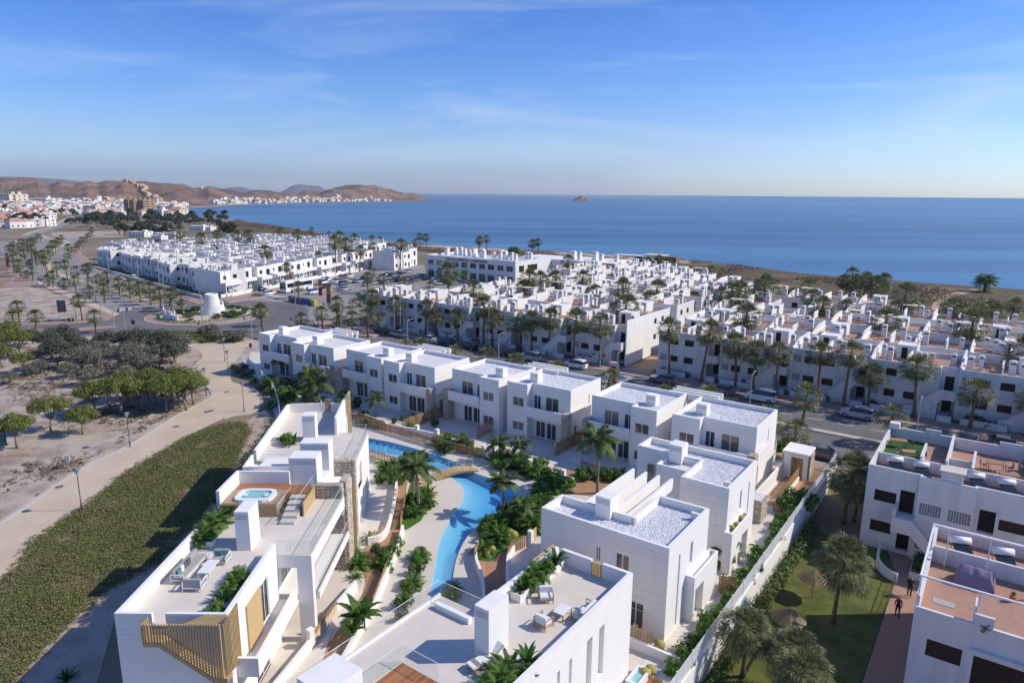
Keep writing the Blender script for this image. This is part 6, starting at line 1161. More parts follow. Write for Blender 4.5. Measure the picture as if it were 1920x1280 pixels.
for row in range(12):
    v = 123.5 + row * 14.2; u = -140.0
    while u < 75:
        u += 7.6
        if -55.5 < u + 3.8 < -46 or (row % 3 == 2 and int(u / 7.6) % 9 == 4): continue
        cen = W(u + 3.8, v + 5)
        if not inside(cen, TOWN): continue
        place_unit(UP[rnd.randrange(6)], W(u, v + rnd.choice((0, 0, .8, -.6))), ANG, 'white roof-terrace house, ' + ORD(row + 1) + ' behind the street, ' + ORDW[min(27, int(abs(u + 51) / 7.6))] + ' from side lane, ' + ('heath' if u > -51 else 'car park') + ' side', 'terraced houses, ' + ORD(row + 1) + ' behind the street'); k += 1
a0 = Vector((-172, 283)); 
for i in range(14): p = a0 + Vector((.7071, -.7071)) * (i * 8.3 + 1 + (i // 3) * .5); place_unit(UL[i % 6], p + Vector((.7071, .7071)) * (2.2 * ((i // 2) % 2) + .8 * (i % 3)), R(-45), 'white terraced house along the palm avenue, ' + ORDW[13 - i] + ' from the roundabout corner', 'houses along the palm avenue', jit=.01)
d72 = Vector((cos(R(72)), sin(R(72)))); n72 = Vector((-sin(R(72)), cos(R(72))))
for i in range(11): p = Vector((-85.5, 199)) + d72 * (i * 8.2) + n72 * (1.6 * (i % 2)); place_unit(UQ[i % 4], p, R(72), 'white house with balcony porch facing the car park, ' + ORDW[i] + ' from the roundabout corner', 'houses facing the car park')
LT = [tuple(p) for p in (Vector((-84, 205)), Vector((-168, 292)))] + [tuple(P(x, y, 6)[:2]) for x, y in ((172, 476), (225, 460), (330, 453), (440, 448), (560, 445), (640, 452), (720, 462), (775, 472), (770, 490), (700, 503))]
for row in range(1, 16):
    base = Vector((-85.5, 199)) + n72 * (row * 14.5); seq = -1
    for i in range(-4, 44):
        p = base + d72 * (i * 8.0); c = p + d72 * 4 + n72 * 4.5
        if not inside(c, LT) or (c - Vector((-130, 241))).dot(Vector((.7071, .7071))) < 12: continue
        if rnd.random() < .05: continue
        seq += 1
        place_unit(UL[rnd.randrange(6)], p, R(72), 'white cubic house, ' + ORD(row) + ' of the dense settlement, ' + ORDW[min(27, seq)] + ' from its avenue end', 'settlement houses, ' + ORD(row), jit=1.3)
seq = -1
for row in range(-2, 0):
    base = Vector((-85.5, 199)) + n72 * (row * 14.5)
    for i in range(10, 40):
        p = base + d72 * (i * 8.0); c = p + d72 * 4 + n72 * 4.5
        if inside(c, LT): seq += 1; place_unit(UL[rnd.randrange(6)], p, R(72), 'white cubic house, ' + ORD(row) + ' of the dense settlement, ' + ORDW[min(27, seq)] + ' from its avenue end', 'settlement houses, ' + ORD(row), jit=1.3)
rp_ = random.Random(31); xs_ = [p[0] for p in LT]; ys_ = [p[1] for p in LT]; k = 0
while k < 15:
    q = (rp_.uniform(min(xs_), max(xs_)), rp_.uniform(min(ys_), max(ys_)))
    if inside(q, LT): put('fan_palm', FANP[rp_.choice((4, 1))], (q[0], q[1], 0), 'fan palm overtopping the roofs of the dense white settlement', 'palm tree', 'palms overtopping the settlement roofs', rp_.uniform(1.25, 1.6)); k += 1
k = 0
while k < 22:
    q = W(rp_.uniform(-125, 30), rp_.choice((120.5, 134.7, 149, 163)) + rp_.uniform(-.8, .8))
    if inside(q, TOWN): put('fan_palm', FANP[rp_.choice((4, 1))], (q.x, q.y, 0), 'fan palm in the lanes behind the street houses', 'palm tree', 'palms in the lanes behind the street', rp_.uniform(1.2, 1.5)); k += 1
for i, (a, b, h) in enumerate((((-89, 194), (-176, 281), .9), ((-84.5, 196), (-59, 285), .9))):
    low_wall(('white garden wall with hedge along the palm avenue', 'white garden wall before the houses facing the car park')[i], (a, b), h, .3, None, 'white')
    mb = MB(); r_ = random.Random(i); A, B = Vector(a), Vector(b); L = (B - A).length
    for k in range(int(L / .9)): q = A.lerp(B, k / (L / .9)) + (Vector((.9, .9)) if i == 0 else Vector((-1.2, .4))); leaf_ball(mb, (q.x, q.y, .8), .75, .75, 14, .3, r_)
    struct('clipped_hedge', mb.mesh('clipped_hedge', ['hedge']), kind='stuff')
# front garden planting and low walls of the street houses
for i in range(12):
    u = (-119 + i * 11.15) if i < 6 else (-47 + (i - 6) * 11.0)
    low_wall('low white wall of a street-house front garden', (W(u + .3, 106.5), W(u + 5.5, 106.5)), .85, .2, 'front garden walls of the street houses', 'white_old', .14)
    for k in range(5): put1('front_garden_shrub', SHR[rnd.choice((2, 3, 4, 4))], W(u + .8 + k * 1.1 + rnd.uniform(-.3, .3), 107.3 + rnd.uniform(-.3, .3)), 'dark shrub in the front gardens of the street houses', 'shrub', 'front garden shrubs of the street houses', rnd.uniform(.7, 1.1))
sheet('side_lane', uvpoly(((-53, 106.4), (-48, 106.4), (-48, 160), (-53, 160))), .02, 'ochrepave'); sheet('town_ground', [Vector(p) for p in TOWN], .01, 'asphalt2'); sheet('settlement_ground', [Vector(p) for p in LT], .01, 'asphalt2')
# ---- commercial centre
t = thing('commercial_centre', 'long white two-storey commercial centre with dark windows and red lettering', 'building', tuple(W(-173, 184)), ANG)
mb = MB(); hz = []
for k in range(10): s = 1.2 + k * 3.95; hz += [(s, s + 2.7, 4.6, 6.5, .2), (s, s + 2.7, .4, 3.0, .3)]
fpc = [(0, 0), (40.5, 0), (40.5, 16), (0, 16)]; mb.shell(fpc, 0, 8.2, .6, .3, {0: hz, 1: [(2, 5, 4.4, 6.5, .2, 1), (7, 13, 4.4, 6.5, .2, 1)]}); part('wall', mb.mesh('wall', ['white', 'black']), t)
for q in hz: window(t, fpc[0], fpc[1], q[0], q[1], q[2], q[3], 'slide')
part('roof', flat(inset(fpc, .3), 7.65).mesh('roof', ['gravel']), t)
mb = MB(); mb.box(40.503, 66, 22, 38, 0, 7.4); mb.box(24, 40.49, 16.003, 38, 0, 7.2); part('rear_wing', mb.mesh('rear_wing', ['white']), t)
for k in range(17): part('roof_box', CHM[k % 5], t, (2 + k * 2.3, 9 + rnd.uniform(-2, 4), 7.65)).scale = (1.8, 1.8, 1.3)
for k in range(5): part('roof_box', CHM[k % 5], t, (45 + k * 4.2, 25 + rnd.uniform(0, 6), 7.4)).scale = (2.0, 2.0, 1.3)
def text(s, size, m, parent, loc, rx=pi / 2, rz=0.0, ext=.03, name='lettering'):
    c = bpy.data.curves.new(name, 'FONT'); c.body = s; c.size = size; c.extrude = ext; c.offset = size * .022; o = bpy.data.objects.new(name, c); COL.objects.link(o); dg = bpy.context.evaluated_depsgraph_get(); me = bpy.data.meshes.new_from_object(o.evaluated_get(dg)); bpy.data.objects.remove(o); bpy.data.curves.remove(c)
    me.materials.clear(); me.materials.append(M[m]); q = part(name, me, parent, loc); q.rotation_euler = (rx, 0, rz); return q
text('CENTRO COMERCIAL', 1.12, 'sign', t, (9.6, -.05, 6.85)); text('MAROKMAR', 1.12, 'signd', t, (22.3, -.05, 6.85)); mb = MB(); mb.face(((20.9, -.04, 6.8), (22.1, -.04, 6.8), (21.5, -.04, 7.8))); part('emblem', mb.mesh('emblem', ['signblue']), t)
mb = MB(); mb.box(60.5, 65.6, 21.9, 21.995, 5.9, 7.2)
for k in range(4): mb.box(61.0 + k * 1.15, 61.7 + k * 1.15, 21.88, 21.897, 6.2 + .1 * (k % 2), 6.85, 1)
part('sign_panel', mb.mesh('sign_panel', ['signo', 'cream']), t)
# ================================================================ apartment blocks beside the lawn (ground 1.5 m lower)
ZG = -1.5
sheet('lawn', [W(-12.9, 4), W(-4.3, 4), W(-4.3, 62), W(-5.6, 66.2), W(-12.9, 66.2)], ZG, 'lawn'); sheet('lot_ground', [W(-12.9, 66.2), W(60, 66.2), W(60, 78.6), W(-12.9, 78.6)], ZG, 'soil'); sheet('lot_ground', [W(-1.9, 4), W(60, 4), W(60, 66.2), W(-1.9, 66.2)], ZG, 'terr'); sheet('walkway', [W(-4.3, 4), W(-1.9, 4), W(-1.9, 66.2), W(-5.6, 66.2), W(-4.3, 62)], ZG + .0, 'terr')
mb = MB()
for a, b in (((-12.9, 78.6), (60, 78.6)), ): p, q = W(*a), W(*b); mb.face(((p.x, p.y, ZG), (q.x, q.y, ZG), (q.x, q.y, 0), (p.x, p.y, 0)))
struct('retaining_wall', mb.mesh('retaining_wall', ['white_old']))
t = thing('apartment_block', 'white apartment block with roof terraces, brick lattices and curved outside stair by the lawn', 'apartment block', tuple(W(-8.0, 66.3, ZG)), ANG)
z = lambda v: v - ZG
fa = [(0, 0), (4.1, 0), (4.1, -.35), (8.3, -.35), (8.3, 0), (24, 0), (24, 13.2), (0, 13.2)]
ha = {0: [(.75, 2.5, z(3.05), z(4.1), .12), (.7, 2.4, z(.1), z(1.15), .12), (2.75, 3.9, z(2.35), z(4.55), .5, 1), (2.9, 3.9, z(-1.2), z(.6), .5, 1)], 2: [(.25, 1.85, z(2.85), z(3.9), .12), (2.4, 4.0, z(2.8), z(3.85), .12), (.3, 1.5, z(-.4), z(.7), .12)], 4: [(.35, 1.5, z(2.35), z(4.4), .5, 1), (1.75, 3.6, z(2.95), z(3.9), .12), (1.75, 3.6, z(-.1), z(1.0), .12), (5, 6.8, z(2.95), z(3.9), .12), (9, 10.8, z(2.95), z(3.9), .12)]}
mb = MB(); mb.shell(fa, 0, z(6.3), 1.15, .2, ha); part('wall', mb.mesh('wall', ['white_old', 'black']), t)
for e, s0, s1, a0, a1 in ((0, .75, 2.5, 3.05, 4.1), (0, .7, 2.4, .1, 1.15), (4, 1.75, 3.6, 2.95, 3.9), (4, 1.75, 3.6, -.1, 1.0), (4, 5, 6.8, 2.95, 3.9), (4, 9, 10.8, 2.95, 3.9)): window(t, fa[e], fa[e + 1], s0, s1, z(a0), z(a1), 'shutter')
LAT2 = lattice_mesh(1.6, 1.05, 8, 6)
for x, zz in ((4.35, 2.85), (6.5, 2.8)): part('lattice', LAT2, t, (x, -.35, z(zz)))
part('lattice', lattice_mesh(1.2, 1.1, 6, 6), t, (4.4, -.35, z(-.4)))
part('terrace_floor', flat(inset(fa, .15), z(5.18)).mesh('terrace_floor', ['terr']), t); part('turf_mat', flat([(.25, 4.4), (3.6, 4.4), (3.6, 12.9), (.25, 12.9)], z(5.2)).mesh('turf_mat', ['turf']), t)
mb = MB(); mb.box(.2, 23.8, 4.1, 4.3, z(5.183), z(6.25)); mb.box(3.6, 3.8, 4.303, 8.5, z(5.183), z(6.6)); mb.box(5.6, 5.8, 4.303, 13, z(5.183), z(6.6)); mb.box(7.6, 7.8, 4.303, 9.5, z(5.183), z(6.4)); mb.box(12.5, 12.7, 4.303, 13, z(5.183), z(6.6)); mb.box(5.8, 7.6, 6.8, 7.0, z(5.183), z(6.1)); part('divider_wall', mb.mesh('divider_wall', ['white_old']), t)
mb = MB(); mb.box(.0, .9, 12.2, 13.15, z(6.303), z(6.9)); mb.box(3.2, 4.6, 13.0, 13.2, z(6.303), z(6.7)); mb.box(9.5, 11.5, 13.0, 13.2, z(6.303), z(6.7)); part('parapet_scroll', mb.mesh('parapet_scroll', ['white_old']), t)
mb = MB(); mb.box(5.6, 7.2, -.2, 1.0, z(5.2), z(7.1)); mb.box(5.45, 7.35, -.35, 1.15, z(7.1), z(7.22), 1); part('chimney', mb.mesh('chimney', ['white_old', 'sandconc']), t)
def solar(parent_loc, rz, label):
    o = thing('solar_heater', label, 'solar heater', parent_loc, rz, 'rooftop solar water heaters'); mb = MB(); mb.tube([(0, 0, .85), (1.3, 0, .85)], .27, 12); part('tank', mb.mesh('tank', ['frame'], True), o)
    mb = MB(); mb.face(((.1, -.1, .7), (.1, -2.0, .1), (1.2, -2.0, .1), (1.2, -.1, .7))); mb.face(((.1, -.1, .64), (1.2, -.1, .64), (1.2, -2, .04), (.1, -2, .04))); mb.f[0] = mb.f[0][::-1]; part('collector', mb.mesh('collector', ['carglass']), o); mb = MB()
    for x in (.15, 1.1): mb.tube([(x, .1, 0), (x, .05, .8)], .025, 4); mb.tube([(x, -1.9, 0), (x, -1.9, .08)], .025, 4)
    part('stand', mb.mesh('stand', ['grey']), o); return o
for u, v in ((-6.9, 69.6), (-4.8, 69.6), (-.6, 69.6), (1.6, 69.6), (5.5, 69.6)): p = W(u, v, 5.18); solar(tuple(p), ANG + R(20), 'white solar water heater on the roof of the lattice-walled apartment block')
# curved outside stair
mb = MB(); pr = [(-.1, z(-1.5)), (.3, z(-1.5)), (2.9, z(.6)), (3.1, z(2.1)), (3.1, z(3.2)), (.1, z(3.2)), (-.1, z(2.1))]
pr = [(2.5, z(1.2)), (4.0, z(1.2)), (5.9, z(-.6)), (5.9, z(.6)), (4.1, z(2.4)), (4.1, z(2.55)), (2.5, z(2.55))]
n = len(pr); mb.v += [(x, -1.75, q) for x, q in pr] + [(x, -1.55, q) for x, q in pr]
for k in range(n): mb.f.append((k, n + k, n + (k + 1) % n, (k + 1) % n)); mb.m.append(0)
mb.f.append(tuple(range(n))); mb.m.append(0); mb.f.append(tuple(range(2 * n - 1, n - 1, -1))); mb.m.append(0)
mb.box(2.5, 4.1, -1.549, -.003, z(2.1), z(2.3)); mb.box(2.5, 2.7, -1.548, -.004, z(2.303), z(3.3))
for k in range(10): mb.box(4.1 + k * .19, 4.3 + k * .19, -1.548, -.36, z(1.9 - k * .25), z(2.1 - k * .25))
part('staircase', mb.mesh('staircase', ['white_old']), t)
for x, y, m in ((.6, 9.4, TBM), (2.0, 6.5, TBM), (8.8, 8.0, TBM), (11.8, 9.6, TBM), (9.8, 5.5, TBM)): p = W(-8.0 + x, 66.3 + y, 5.21); tag(part('terrace_table', m, None, tuple(p), ANG + R(15)), 'small table with chairs on the roof terrace of the lattice-walled block', 'table', 'tables on the lattice block terrace')
# near block with frame and covered table
t = thing('apartment_block', 'white apartment block with terracotta roof terrace under a bare white steel frame', 'apartment block', tuple(W(-1.95, 44.2, ZG)), ANG)
fbk = [(0, 0), (18, 0), (18, 13), (0, 13)]; mb = MB(); mb.shell(fbk, 0, z(5.95), .95, .2, {0: [(.85, 2.65, z(3.0), z(4.1), .12), (3.2, 7.4, z(.8), z(4.0), .35, 1)], 3: [(5, 6.6, z(2.5), z(3.6), .12, 1)]}); mb.box(3.0, 7.8, -.35, -.003, z(4.35), z(4.5)); part('wall', mb.mesh('wall', ['white_old', 'black']), t)
window(t, (0, 0), (18, 0), .85, 2.65, z(3.0), z(4.1), 'shutter'); window(t, (0, 0), (18, 0), 3.2, 7.4, z(.8), z(4.0), 'shutter', 'garage_door')
part('terrace_floor', flat(inset(fbk, .15), z(5.02)).mesh('terrace_floor', ['terr']), t)
mb = MB(); mb.box(.2, 17.8, 8.6, 8.8, z(5.023), z(6.2)); mb.box(2.9, 3.05, .2, 1.5, z(5.95), z(6.9)); mb.box(2.95, 3.9, .0, .2, z(5.953), z(6.6)); mb.box(.0, .2, .21, 3.2, z(5.953), z(6.6)); part('divider_wall', mb.mesh('divider_wall', ['white_old']), t)
mb = MB(); pts = [(.05, .3), (3.0, .3), (7.5, .3), (12, .3)]
for x, y in pts: mb.box(x, x + .09, y, y + .09, z(5.023), z(7.8))
for x in (.05, .95, 3.3, 7.5): mb.box(x, x + .08, 8.2, 8.28, z(5.023), z(7.8))
mb.box(.0, 14, .28, .4, z(7.803), z(7.9)); mb.box(.0, 14, 8.16, 8.34, z(7.803), z(7.95)); mb.box(.02, .14, .403, 8.15, z(7.803), z(7.9)); mb.box(.9, 1.0, 8.35, 8.36, z(5.1), z(5.2)); part('steel_frame', mb.mesh('steel_frame', ['frame']), t)
for u, v in ((-.9, 55.4), (1.6, 55.3), (4.2, 55.3)): p = W(u, v, 5.02); solar(tuple(p), ANG + R(20), 'white solar water heater behind the framed terrace')
ct = thing('covered_table', 'garden table and chairs under a crumpled mauve cover on the framed terrace', 'table', tuple(W(-.3, 50.3, 5.02)), ANG)
mb = MB(); nx, ny = 22, 16
for j in range(ny + 1):
    for i in range(nx + 1):
        x, y = i / nx * 2.3, j / ny * 1.5; e = min(x, 2.3 - x, y, 1.5 - y); h_ = .9 * min(1, e / .3) ** .5 + .09 * noise.noise(Vector((x * 2.6, y * 2.6, 1))) + .05 * noise.noise(Vector((x * 7, y * 7, 3))); h_ += .35 * max(0, 1 - abs(y - .75) / .5 - .25 * abs(x - 1.15)) + .02 * sin(x * 9 + 3 * y)
        mb.v.append((x + .1 * noise.noise(Vector((x * 2, y * 2, 9))), y + .1 * noise.noise(Vector((x * 2, y * 2, 5))), max(.01, h_)))
for j in range(ny):
    for i in range(nx): a = j * (nx + 1) + i; mb.f.append((a, a + 1, a + nx + 2, a + nx + 1)); mb.m.append(0)
part('cover', mb.mesh('cover', ['purple'], True), ct); mb = MB()
for x, y in ((.3, .3), (1.9, .3), (.3, 1.1), (1.9, 1.1)): mb.box(x, x + .06, y, y + .06, 0, .9)
part('leg', mb.mesh('leg', ['wooddark']), ct)
pt = thing('potted_shrub', 'round clipped shrub in the terrace wall niche of the framed block', 'shrub', tuple(W(1.5, 44.5, 5.6)), 0); part('foliage', SHR[4], pt).scale = (.55, .55, .6); mb = MB(); mb.lathe([(.2, -.5), (.3, 0), (.28, .1)], 10); part('pot', mb.mesh('pot', ['pink']), pt)
pt = thing('potted_shrub', 'small orange pot with plant beside the covered table', 'plant', tuple(W(2.9, 50.2, 5.02)), 0); part('foliage', SHR[4], pt, (0, 0, .35)).scale = (.2, .2, .35); mb = MB(); mb.lathe([(.16, 0), (.2, .4)], 10); part('pot', mb.mesh('pot', ['orange']), pt)
put1('wall_shrub', SHR[4], W(.6, 43.7, .6), 'round dark shrub against the wall under the window of the framed block', 'shrub', None, .8)
mb = MB(); mb.box(0, 1.2, 0, .7, 0, .02); tag(part('mat', mb.mesh('mat', ['cushion']), None, tuple(W(-1.2, 47.0, 5.03)), ANG), 'pale grey mat lying on the terracotta terrace floor', 'mat')
# walkway rail, planter, hedge, lawn furniture
rl = thing('handrail', 'thin dark metal railing between lawn and walkway', 'railing', tuple(W(-4.3, 30, ZG)), ANG + pi / 2); mb = MB(); mb.tube([(0, 0, .95), (32, 0, .95)], .025, 6); part('rail', mb.mesh('rail', ['iron']), rl); mb = MB(); mb.tube([(0, 0, .5), (32, 0, .5)], .015, 5); part('rail', mb.mesh('rail', ['iron']), rl); pm = MB(); pm.tube([(0, 0, 0), (0, 0, .95)], .02, 5); pmm = pm.mesh('post', ['iron'])
for k in range(22): part('post', pmm, rl, (k * 1.5, 0, 0))
low_wall('curved white wall round the ramp below the outside stair', [tuple(p) for p in spline([Vector(W(*q)[:2]) for q in ((-6.2, 65.9), (-6.0, 63.0), (-5.2, 61.4), (-4.2, 60.8))], 4)], .8, .2, None, 'white_old', ZG)
planter(tuple(W(-3.5, 62.2, ZG)), (1.3, 3.6, .6), 'white raised planter with spiky dark plants by the outside stair', [(.6, .8, BLD[2], 1.0, 'spiky dark plant in the raised planter'), (.6, 2.0, BLD[2], 1.1, 'spiky dark plant in the raised planter'), (.6, 3.0, BLD[2], 1.0, 'spiky dark plant in the raised planter')], ANG, 'white_old')
mb = MB(); r_ = random.Random(8)
for k in range(260): v = 36 + k * .12; p = W(-12.0 + r_.uniform(-.35, .35), v); leaf_ball(mb, (p.x, p.y, ZG + .75), .45, .8, 16, .13, r_)
struct('lawn_hedge', mb.mesh('lawn_hedge', ['hedge']), kind='stuff')
for i, (u, v) in enumerate(((-9.4, 54.2), (-9.6, 47.5))):
    o = thing('thatched_parasol', ('thatched straw parasol on the lawn near the hedge', 'thatched straw parasol on the lawn beside the near palm')[i], 'parasol', tuple(W(u, v, ZG)), 0); mb = MB(); mb.lathe([(1.25, 1.7), (.7, 2.1), (.05, 2.45)], 10); part('thatch', mb.mesh('thatch', ['scrub']), o); mb = MB(); mb.tube([(0, 0, 0), (0, 0, 2.3)], .05, 6); part('pole', mb.mesh('pole', ['wooddark']), o)
for (u, v, me, s, l) in ((-7.3, 51.6, FANH[0], .76, 'big fan palm standing alone on the lawn'), (-10.0, 69.6, FANH[1], .95, 'tall fan palm in front of the lattice block corner'), (-9.2, 70.6, FANH[0], .78, 'fan palm behind its twin at the lattice block corner'), (-10.9, 41.6, FANH[0], .68, 'fan palm overhanging the white boundary wall'), (-8.1, 41.2, FANH[1], .76, 'broad fan palm on the near lawn beside the thatched parasol'), (-6.6, 38.0, FANH[0], .66, 'lower fan palm at the near edge of the lawn')):
    p = W(u, v, ZG); put('fan_palm', me, p, l, 'palm tree', None, s)
# people
def person(label, p, rz, shirt, h=1.74, pose=0):
    me = bpy.data.meshes.new('person'); s = h / 1.74
    J = [(0, 0, .95), (0, .02, 1.12), (0, .03, 1.32), (0, .02, 1.46), (0, 0, 1.54), (0, -.02, 1.66), (.18, .02, 1.42), (.23, .04, 1.15), (.21, -.10, .86), (-.18, .02, 1.42), (-.23, .03, 1.15), (-.21, .08, .86), (.09, 0, .9), (.11, -.12 + pose * .05, .5), (.11, .04, .09), (.12, -.12, .04), (-.09, 0, .9), (-.11, .08, .5), (-.11, .26, .14), (-.12, .14, .06)]
    Ed = [(0, 1), (1, 2), (2, 3), (3, 4), (4, 5), (3, 6), (6, 7), (7, 8), (3, 9), (9, 10), (10, 11), (0, 12), (12, 13), (13, 14), (14, 15), (0, 16), (16, 17), (17, 18), (18, 19)]
    Ra = [.15, .13, .15, .12, .06, .10, .06, .045, .04, .06, .045, .04, .095, .065, .045, .04, .095, .065, .045, .04]
    me.from_pydata([tuple(s * c for c in j) for j in J], Ed, []); o = bpy.data.objects.new('tmp', me); COL.objects.link(o); md = o.modifiers.new('s', 'SKIN'); sk = me.skin_vertices[0].data if me.skin_vertices else None
    if sk is None:
        bm = bmesh.new(); bm.from_mesh(me); bm.verts.layers.skin.verify(); bm.to_mesh(me); bm.free(); sk = me.skin_vertices[0].data
    for i, r_ in enumerate(Ra): sk[i].radius = (r_ * s, r_ * s)
    sk[0].use_root = True; o.modifiers.new('d', 'SUBSURF').levels = 1
    dg = bpy.context.evaluated_depsgraph_get(); m2 = bpy.data.meshes.new_from_object(o.evaluated_get(dg)); bpy.data.objects.remove(o)
    for m in ('skin', shirt, 'clothd', 'hair'): m2.materials.append(M[m])
    for f in m2.polygons:
        zc = f.center.z / s; f.material_index = 0 if (zc > 1.50 or (abs(f.center.x) > .21 and zc < 1.2)) else (1 if zc > .93 else 2)
        if zc > 1.68 or (zc > 1.58 and f.center.y > .03): f.material_index = 3
        f.use_smooth = True
    q = part('person', m2, None, p, rz); return tag(q, label, 'person')
person('person in dark clothes walking up the walkway beside the block, rear one with a bag', tuple(W(-3.5, 55.4, ZG)), R(150), 'clothd'); person('person in dark shirt and trousers walking towards the outside stair', tuple(W(-3.1, 59.1, ZG)), R(140), 'clothd', 1.8, 1)
p = P(1783, 782); person('person in a white top standing by the street-house front garden', (p.x, p.y, .14), R(30), 'clothw')
mb = MB(); mb.box(-.2, .2, -.12, .12, 0, .3); tag(part('shoulder_bag', mb.mesh('shoulder_bag', ['clothd']), None, tuple(W(-3.2, 59.3, ZG + 1.0)), R(20)), 'black bag carried by the person near the outside stair', 'bag')
# ================================================================ vehicles
def car_meshes(kind):
    # stations: x, z_roof, roof half width ; belt line z_b ; sill .28
    if kind == 'suv': L, w_, zb, st = 4.4, .92, 1.0, [(0, .62), (.08, .9), (.35, .98), (1.15, 1.06), (1.85, 1.58), (2.6, 1.64), (3.5, 1.6), (4.1, 1.42), (4.32, 1.0), (4.4, .6)]
    elif kind == 'wagon': L, w_, zb, st = 4.7, .91, .92, [(0, .55), (.1, .78), (.4, .86), (1.3, .95), (2.1, 1.42), (2.9, 1.47), (3.9, 1.42), (4.45, 1.1), (4.62, .9), (4.7, .55)]
    elif kind == 'van': L, w_, zb, st = 4.4, .91, 1.1, [(0, .6), (.08, .92), (.3, 1.02), (.9, 1.12), (1.45, 1.75), (2.2, 1.82), (3.6, 1.82), (4.3, 1.76), (4.38, 1.1), (4.4, .6)]
    else: L, w_, zb, st = 4.1, .87, .92, [(0, .55), (.08, .78), (.35, .86), (1.1, .95), (1.85, 1.42), (2.5, 1.47), (3.3, 1.42), (3.85, 1.1), (4.02, .9), (4.1, .55)]
    mb = MB(); rings = []
    for i, (x, zr) in enumerate(st):
        e = min(1, min(x, L - x) / .5 + .55); wb = w_ * e; cab = max(0, min(1, (zr - zb) / .4)); wr = wb * (1 - .22 * cab) if zr > zb else wb * .96; zbb = min(zb, zr - .02); k = len(mb.v)
        mb.v += [(x, -wb * .96, .25), (x, -wb, .55), (x, -wb * .99, zbb), (x, -wr, zr), (x, wr, zr), (x, wb * .99, zbb), (x, wb, .55), (x, wb * .96, .25)]; rings.append(k)
    for i in range(len(st) - 1):
        a, b = rings[i], rings[i + 1]; cabin = st[i][1] > zb + .03 and st[i + 1][1] > zb + .03; rise = st[i + 1][1] - st[i][1]
        for j in range(8):
            jn = (j + 1) % 8; mi = 0
            if j in (2, 4) and (cabin or st[i][1] > zb + .3 or st[i + 1][1] > zb + .3): mi = 1
            if j == 3 and abs(rise) > .25 and max(st[i][1], st[i + 1][1]) > zb + .25: mi = 1
            if j == 7: mi = 2
            mb.f.append((a + j, b + j, b + jn, a + jn)); mb.m.append(mi)
    mb.f.append(tuple(rings[0] + j for j in range(8))); mb.m.append(0); mb.f.append(tuple(rings[-1] + 7 - j for j in range(8))); mb.m.append(0)
    for x in (2.15, 3.05): mb.box(x, x + .07, -w_ * .90, w_ * .90, zb, zb + .02, 0)
    body = mb.mesh('car_body', [CARP[0], 'carglass', 'black']); wm = MB(); wm.tube([(0, -.1, 0), (0, .1, 0)], .32, 14); wm.tube([(0, -.105, 0), (0, .105, 0)], .2, 10, 1); wh = wm.mesh('wheel', ['rubber', 'rim'])
    hl = MB(); hl.box(-.03, .1, -.18, .18, 0, .13); tl = MB(); tl.box(-.06, .02, -.14, .14, 0, .22)
    mi = MB(); mi.box(-.08, .06, -.1, .1, 0, .13)
    return L, w_, zb, body, wh, hl.mesh('headlight', ['lightw']), tl.mesh('tail_light', ['lightr']), mi.mesh('mirror', ['black'])
CARM = {k: car_meshes(k) for k in ('suv', 'wagon', 'van', 'hatch')}
def car(kind, p, rz, col, label, group=None, cat='car', small=False):
    L, w_, zb, body, wh, hl, tl, mi = CARM[kind]; t = thing('parked_car', label, cat, (p[0], p[1], .02 if len(p) < 3 else max(p[2], .02)), rz, group); h = L / 2
    b = part('body', body, t, (-h, 0, 0)); b.material_slots[0].link = 'OBJECT'; b.material_slots[0].material = CARP[col]
    for x in (.78, L - .8):
        for y in (-w_ * .93, w_ * .93): part('wheel', wh, t, (-h + x, y, .32))
    if small: return t
    for y in (-w_ * .66, w_ * .66): part('headlight', hl, t, (-h + .05, y, .62)); part('tail_light', tl, t, (h - .03, y, .68))
    for y in (-w_ - .06, w_ + .06): part('mirror', mi, t, (-h + 1.55, y, zb))
    if kind == 'van':
        mb = MB()
        for y in (-.6, .6): mb.tube([(-.6, y, 1.92), (1.9, y, 1.92)], .025, 5)
        for x in (-.4, .3, 1.0, 1.7): mb.tube([(x, -.65, 1.93), (x, .65, 1.93)], .02, 5)
        part('roof_rack', mb.mesh('roof_rack', ['grey']), t)
    return t
A0, A1 = ANG, ANG + pi
for k, u, v, a, c, l in (('suv', -14.4, 101.6, A1 + pi, 1, 'silver crossover parked at the far kerb opposite the gatehouse'), ('van', -27.6, 101.5, A1 + pi, 0, 'white van with roof rack parked at the far kerb'), ('hatch', -33.6, 101.6, A1 + pi, 6, 'taupe hatchback parked behind the white van'), ('wagon', -43.4, 102.0, A0, 6, 'dark taupe estate car parked beside the side lane'), ('suv', -59.8, 101.6, A0, 0, 'white crossover parked left of the zebra crossing'), ('suv', -69.6, 101.6, A0, 1, 'silver car parked below the terraced houses, next to a small palm'), ('hatch', -74.0, 101.8, A0, 3, 'black car between the teal car and the silver one'), ('hatch', -79.6, 101.6, A1, 5, 'teal blue hatchback parked before the terraced houses'), ('suv', -84.5, 101.6, A0, 3, 'black car parked left of the teal hatchback'), ('hatch', -90.4, 101.6, A0, 4, 'dark blue car parked between the black and the white car'), ('hatch', -95.4, 101.6, A0, 0, 'white hatchback parked under the far palms'), ('hatch', -104.0, 101.6, A0, 1, 'silver car parked near the corner pavement'), ('hatch', -109, 101.6, A0, 3, 'black car parked last before the roundabout'), ('wagon', -14.7, 82.6, A1, 2, 'dark grey estate car parked beside the entrance drive'), ('hatch', 1.6, 99.6, A0, 6, 'brown car half hidden behind the palm at the street')):
    car(k, W(u, v), a, c, l)
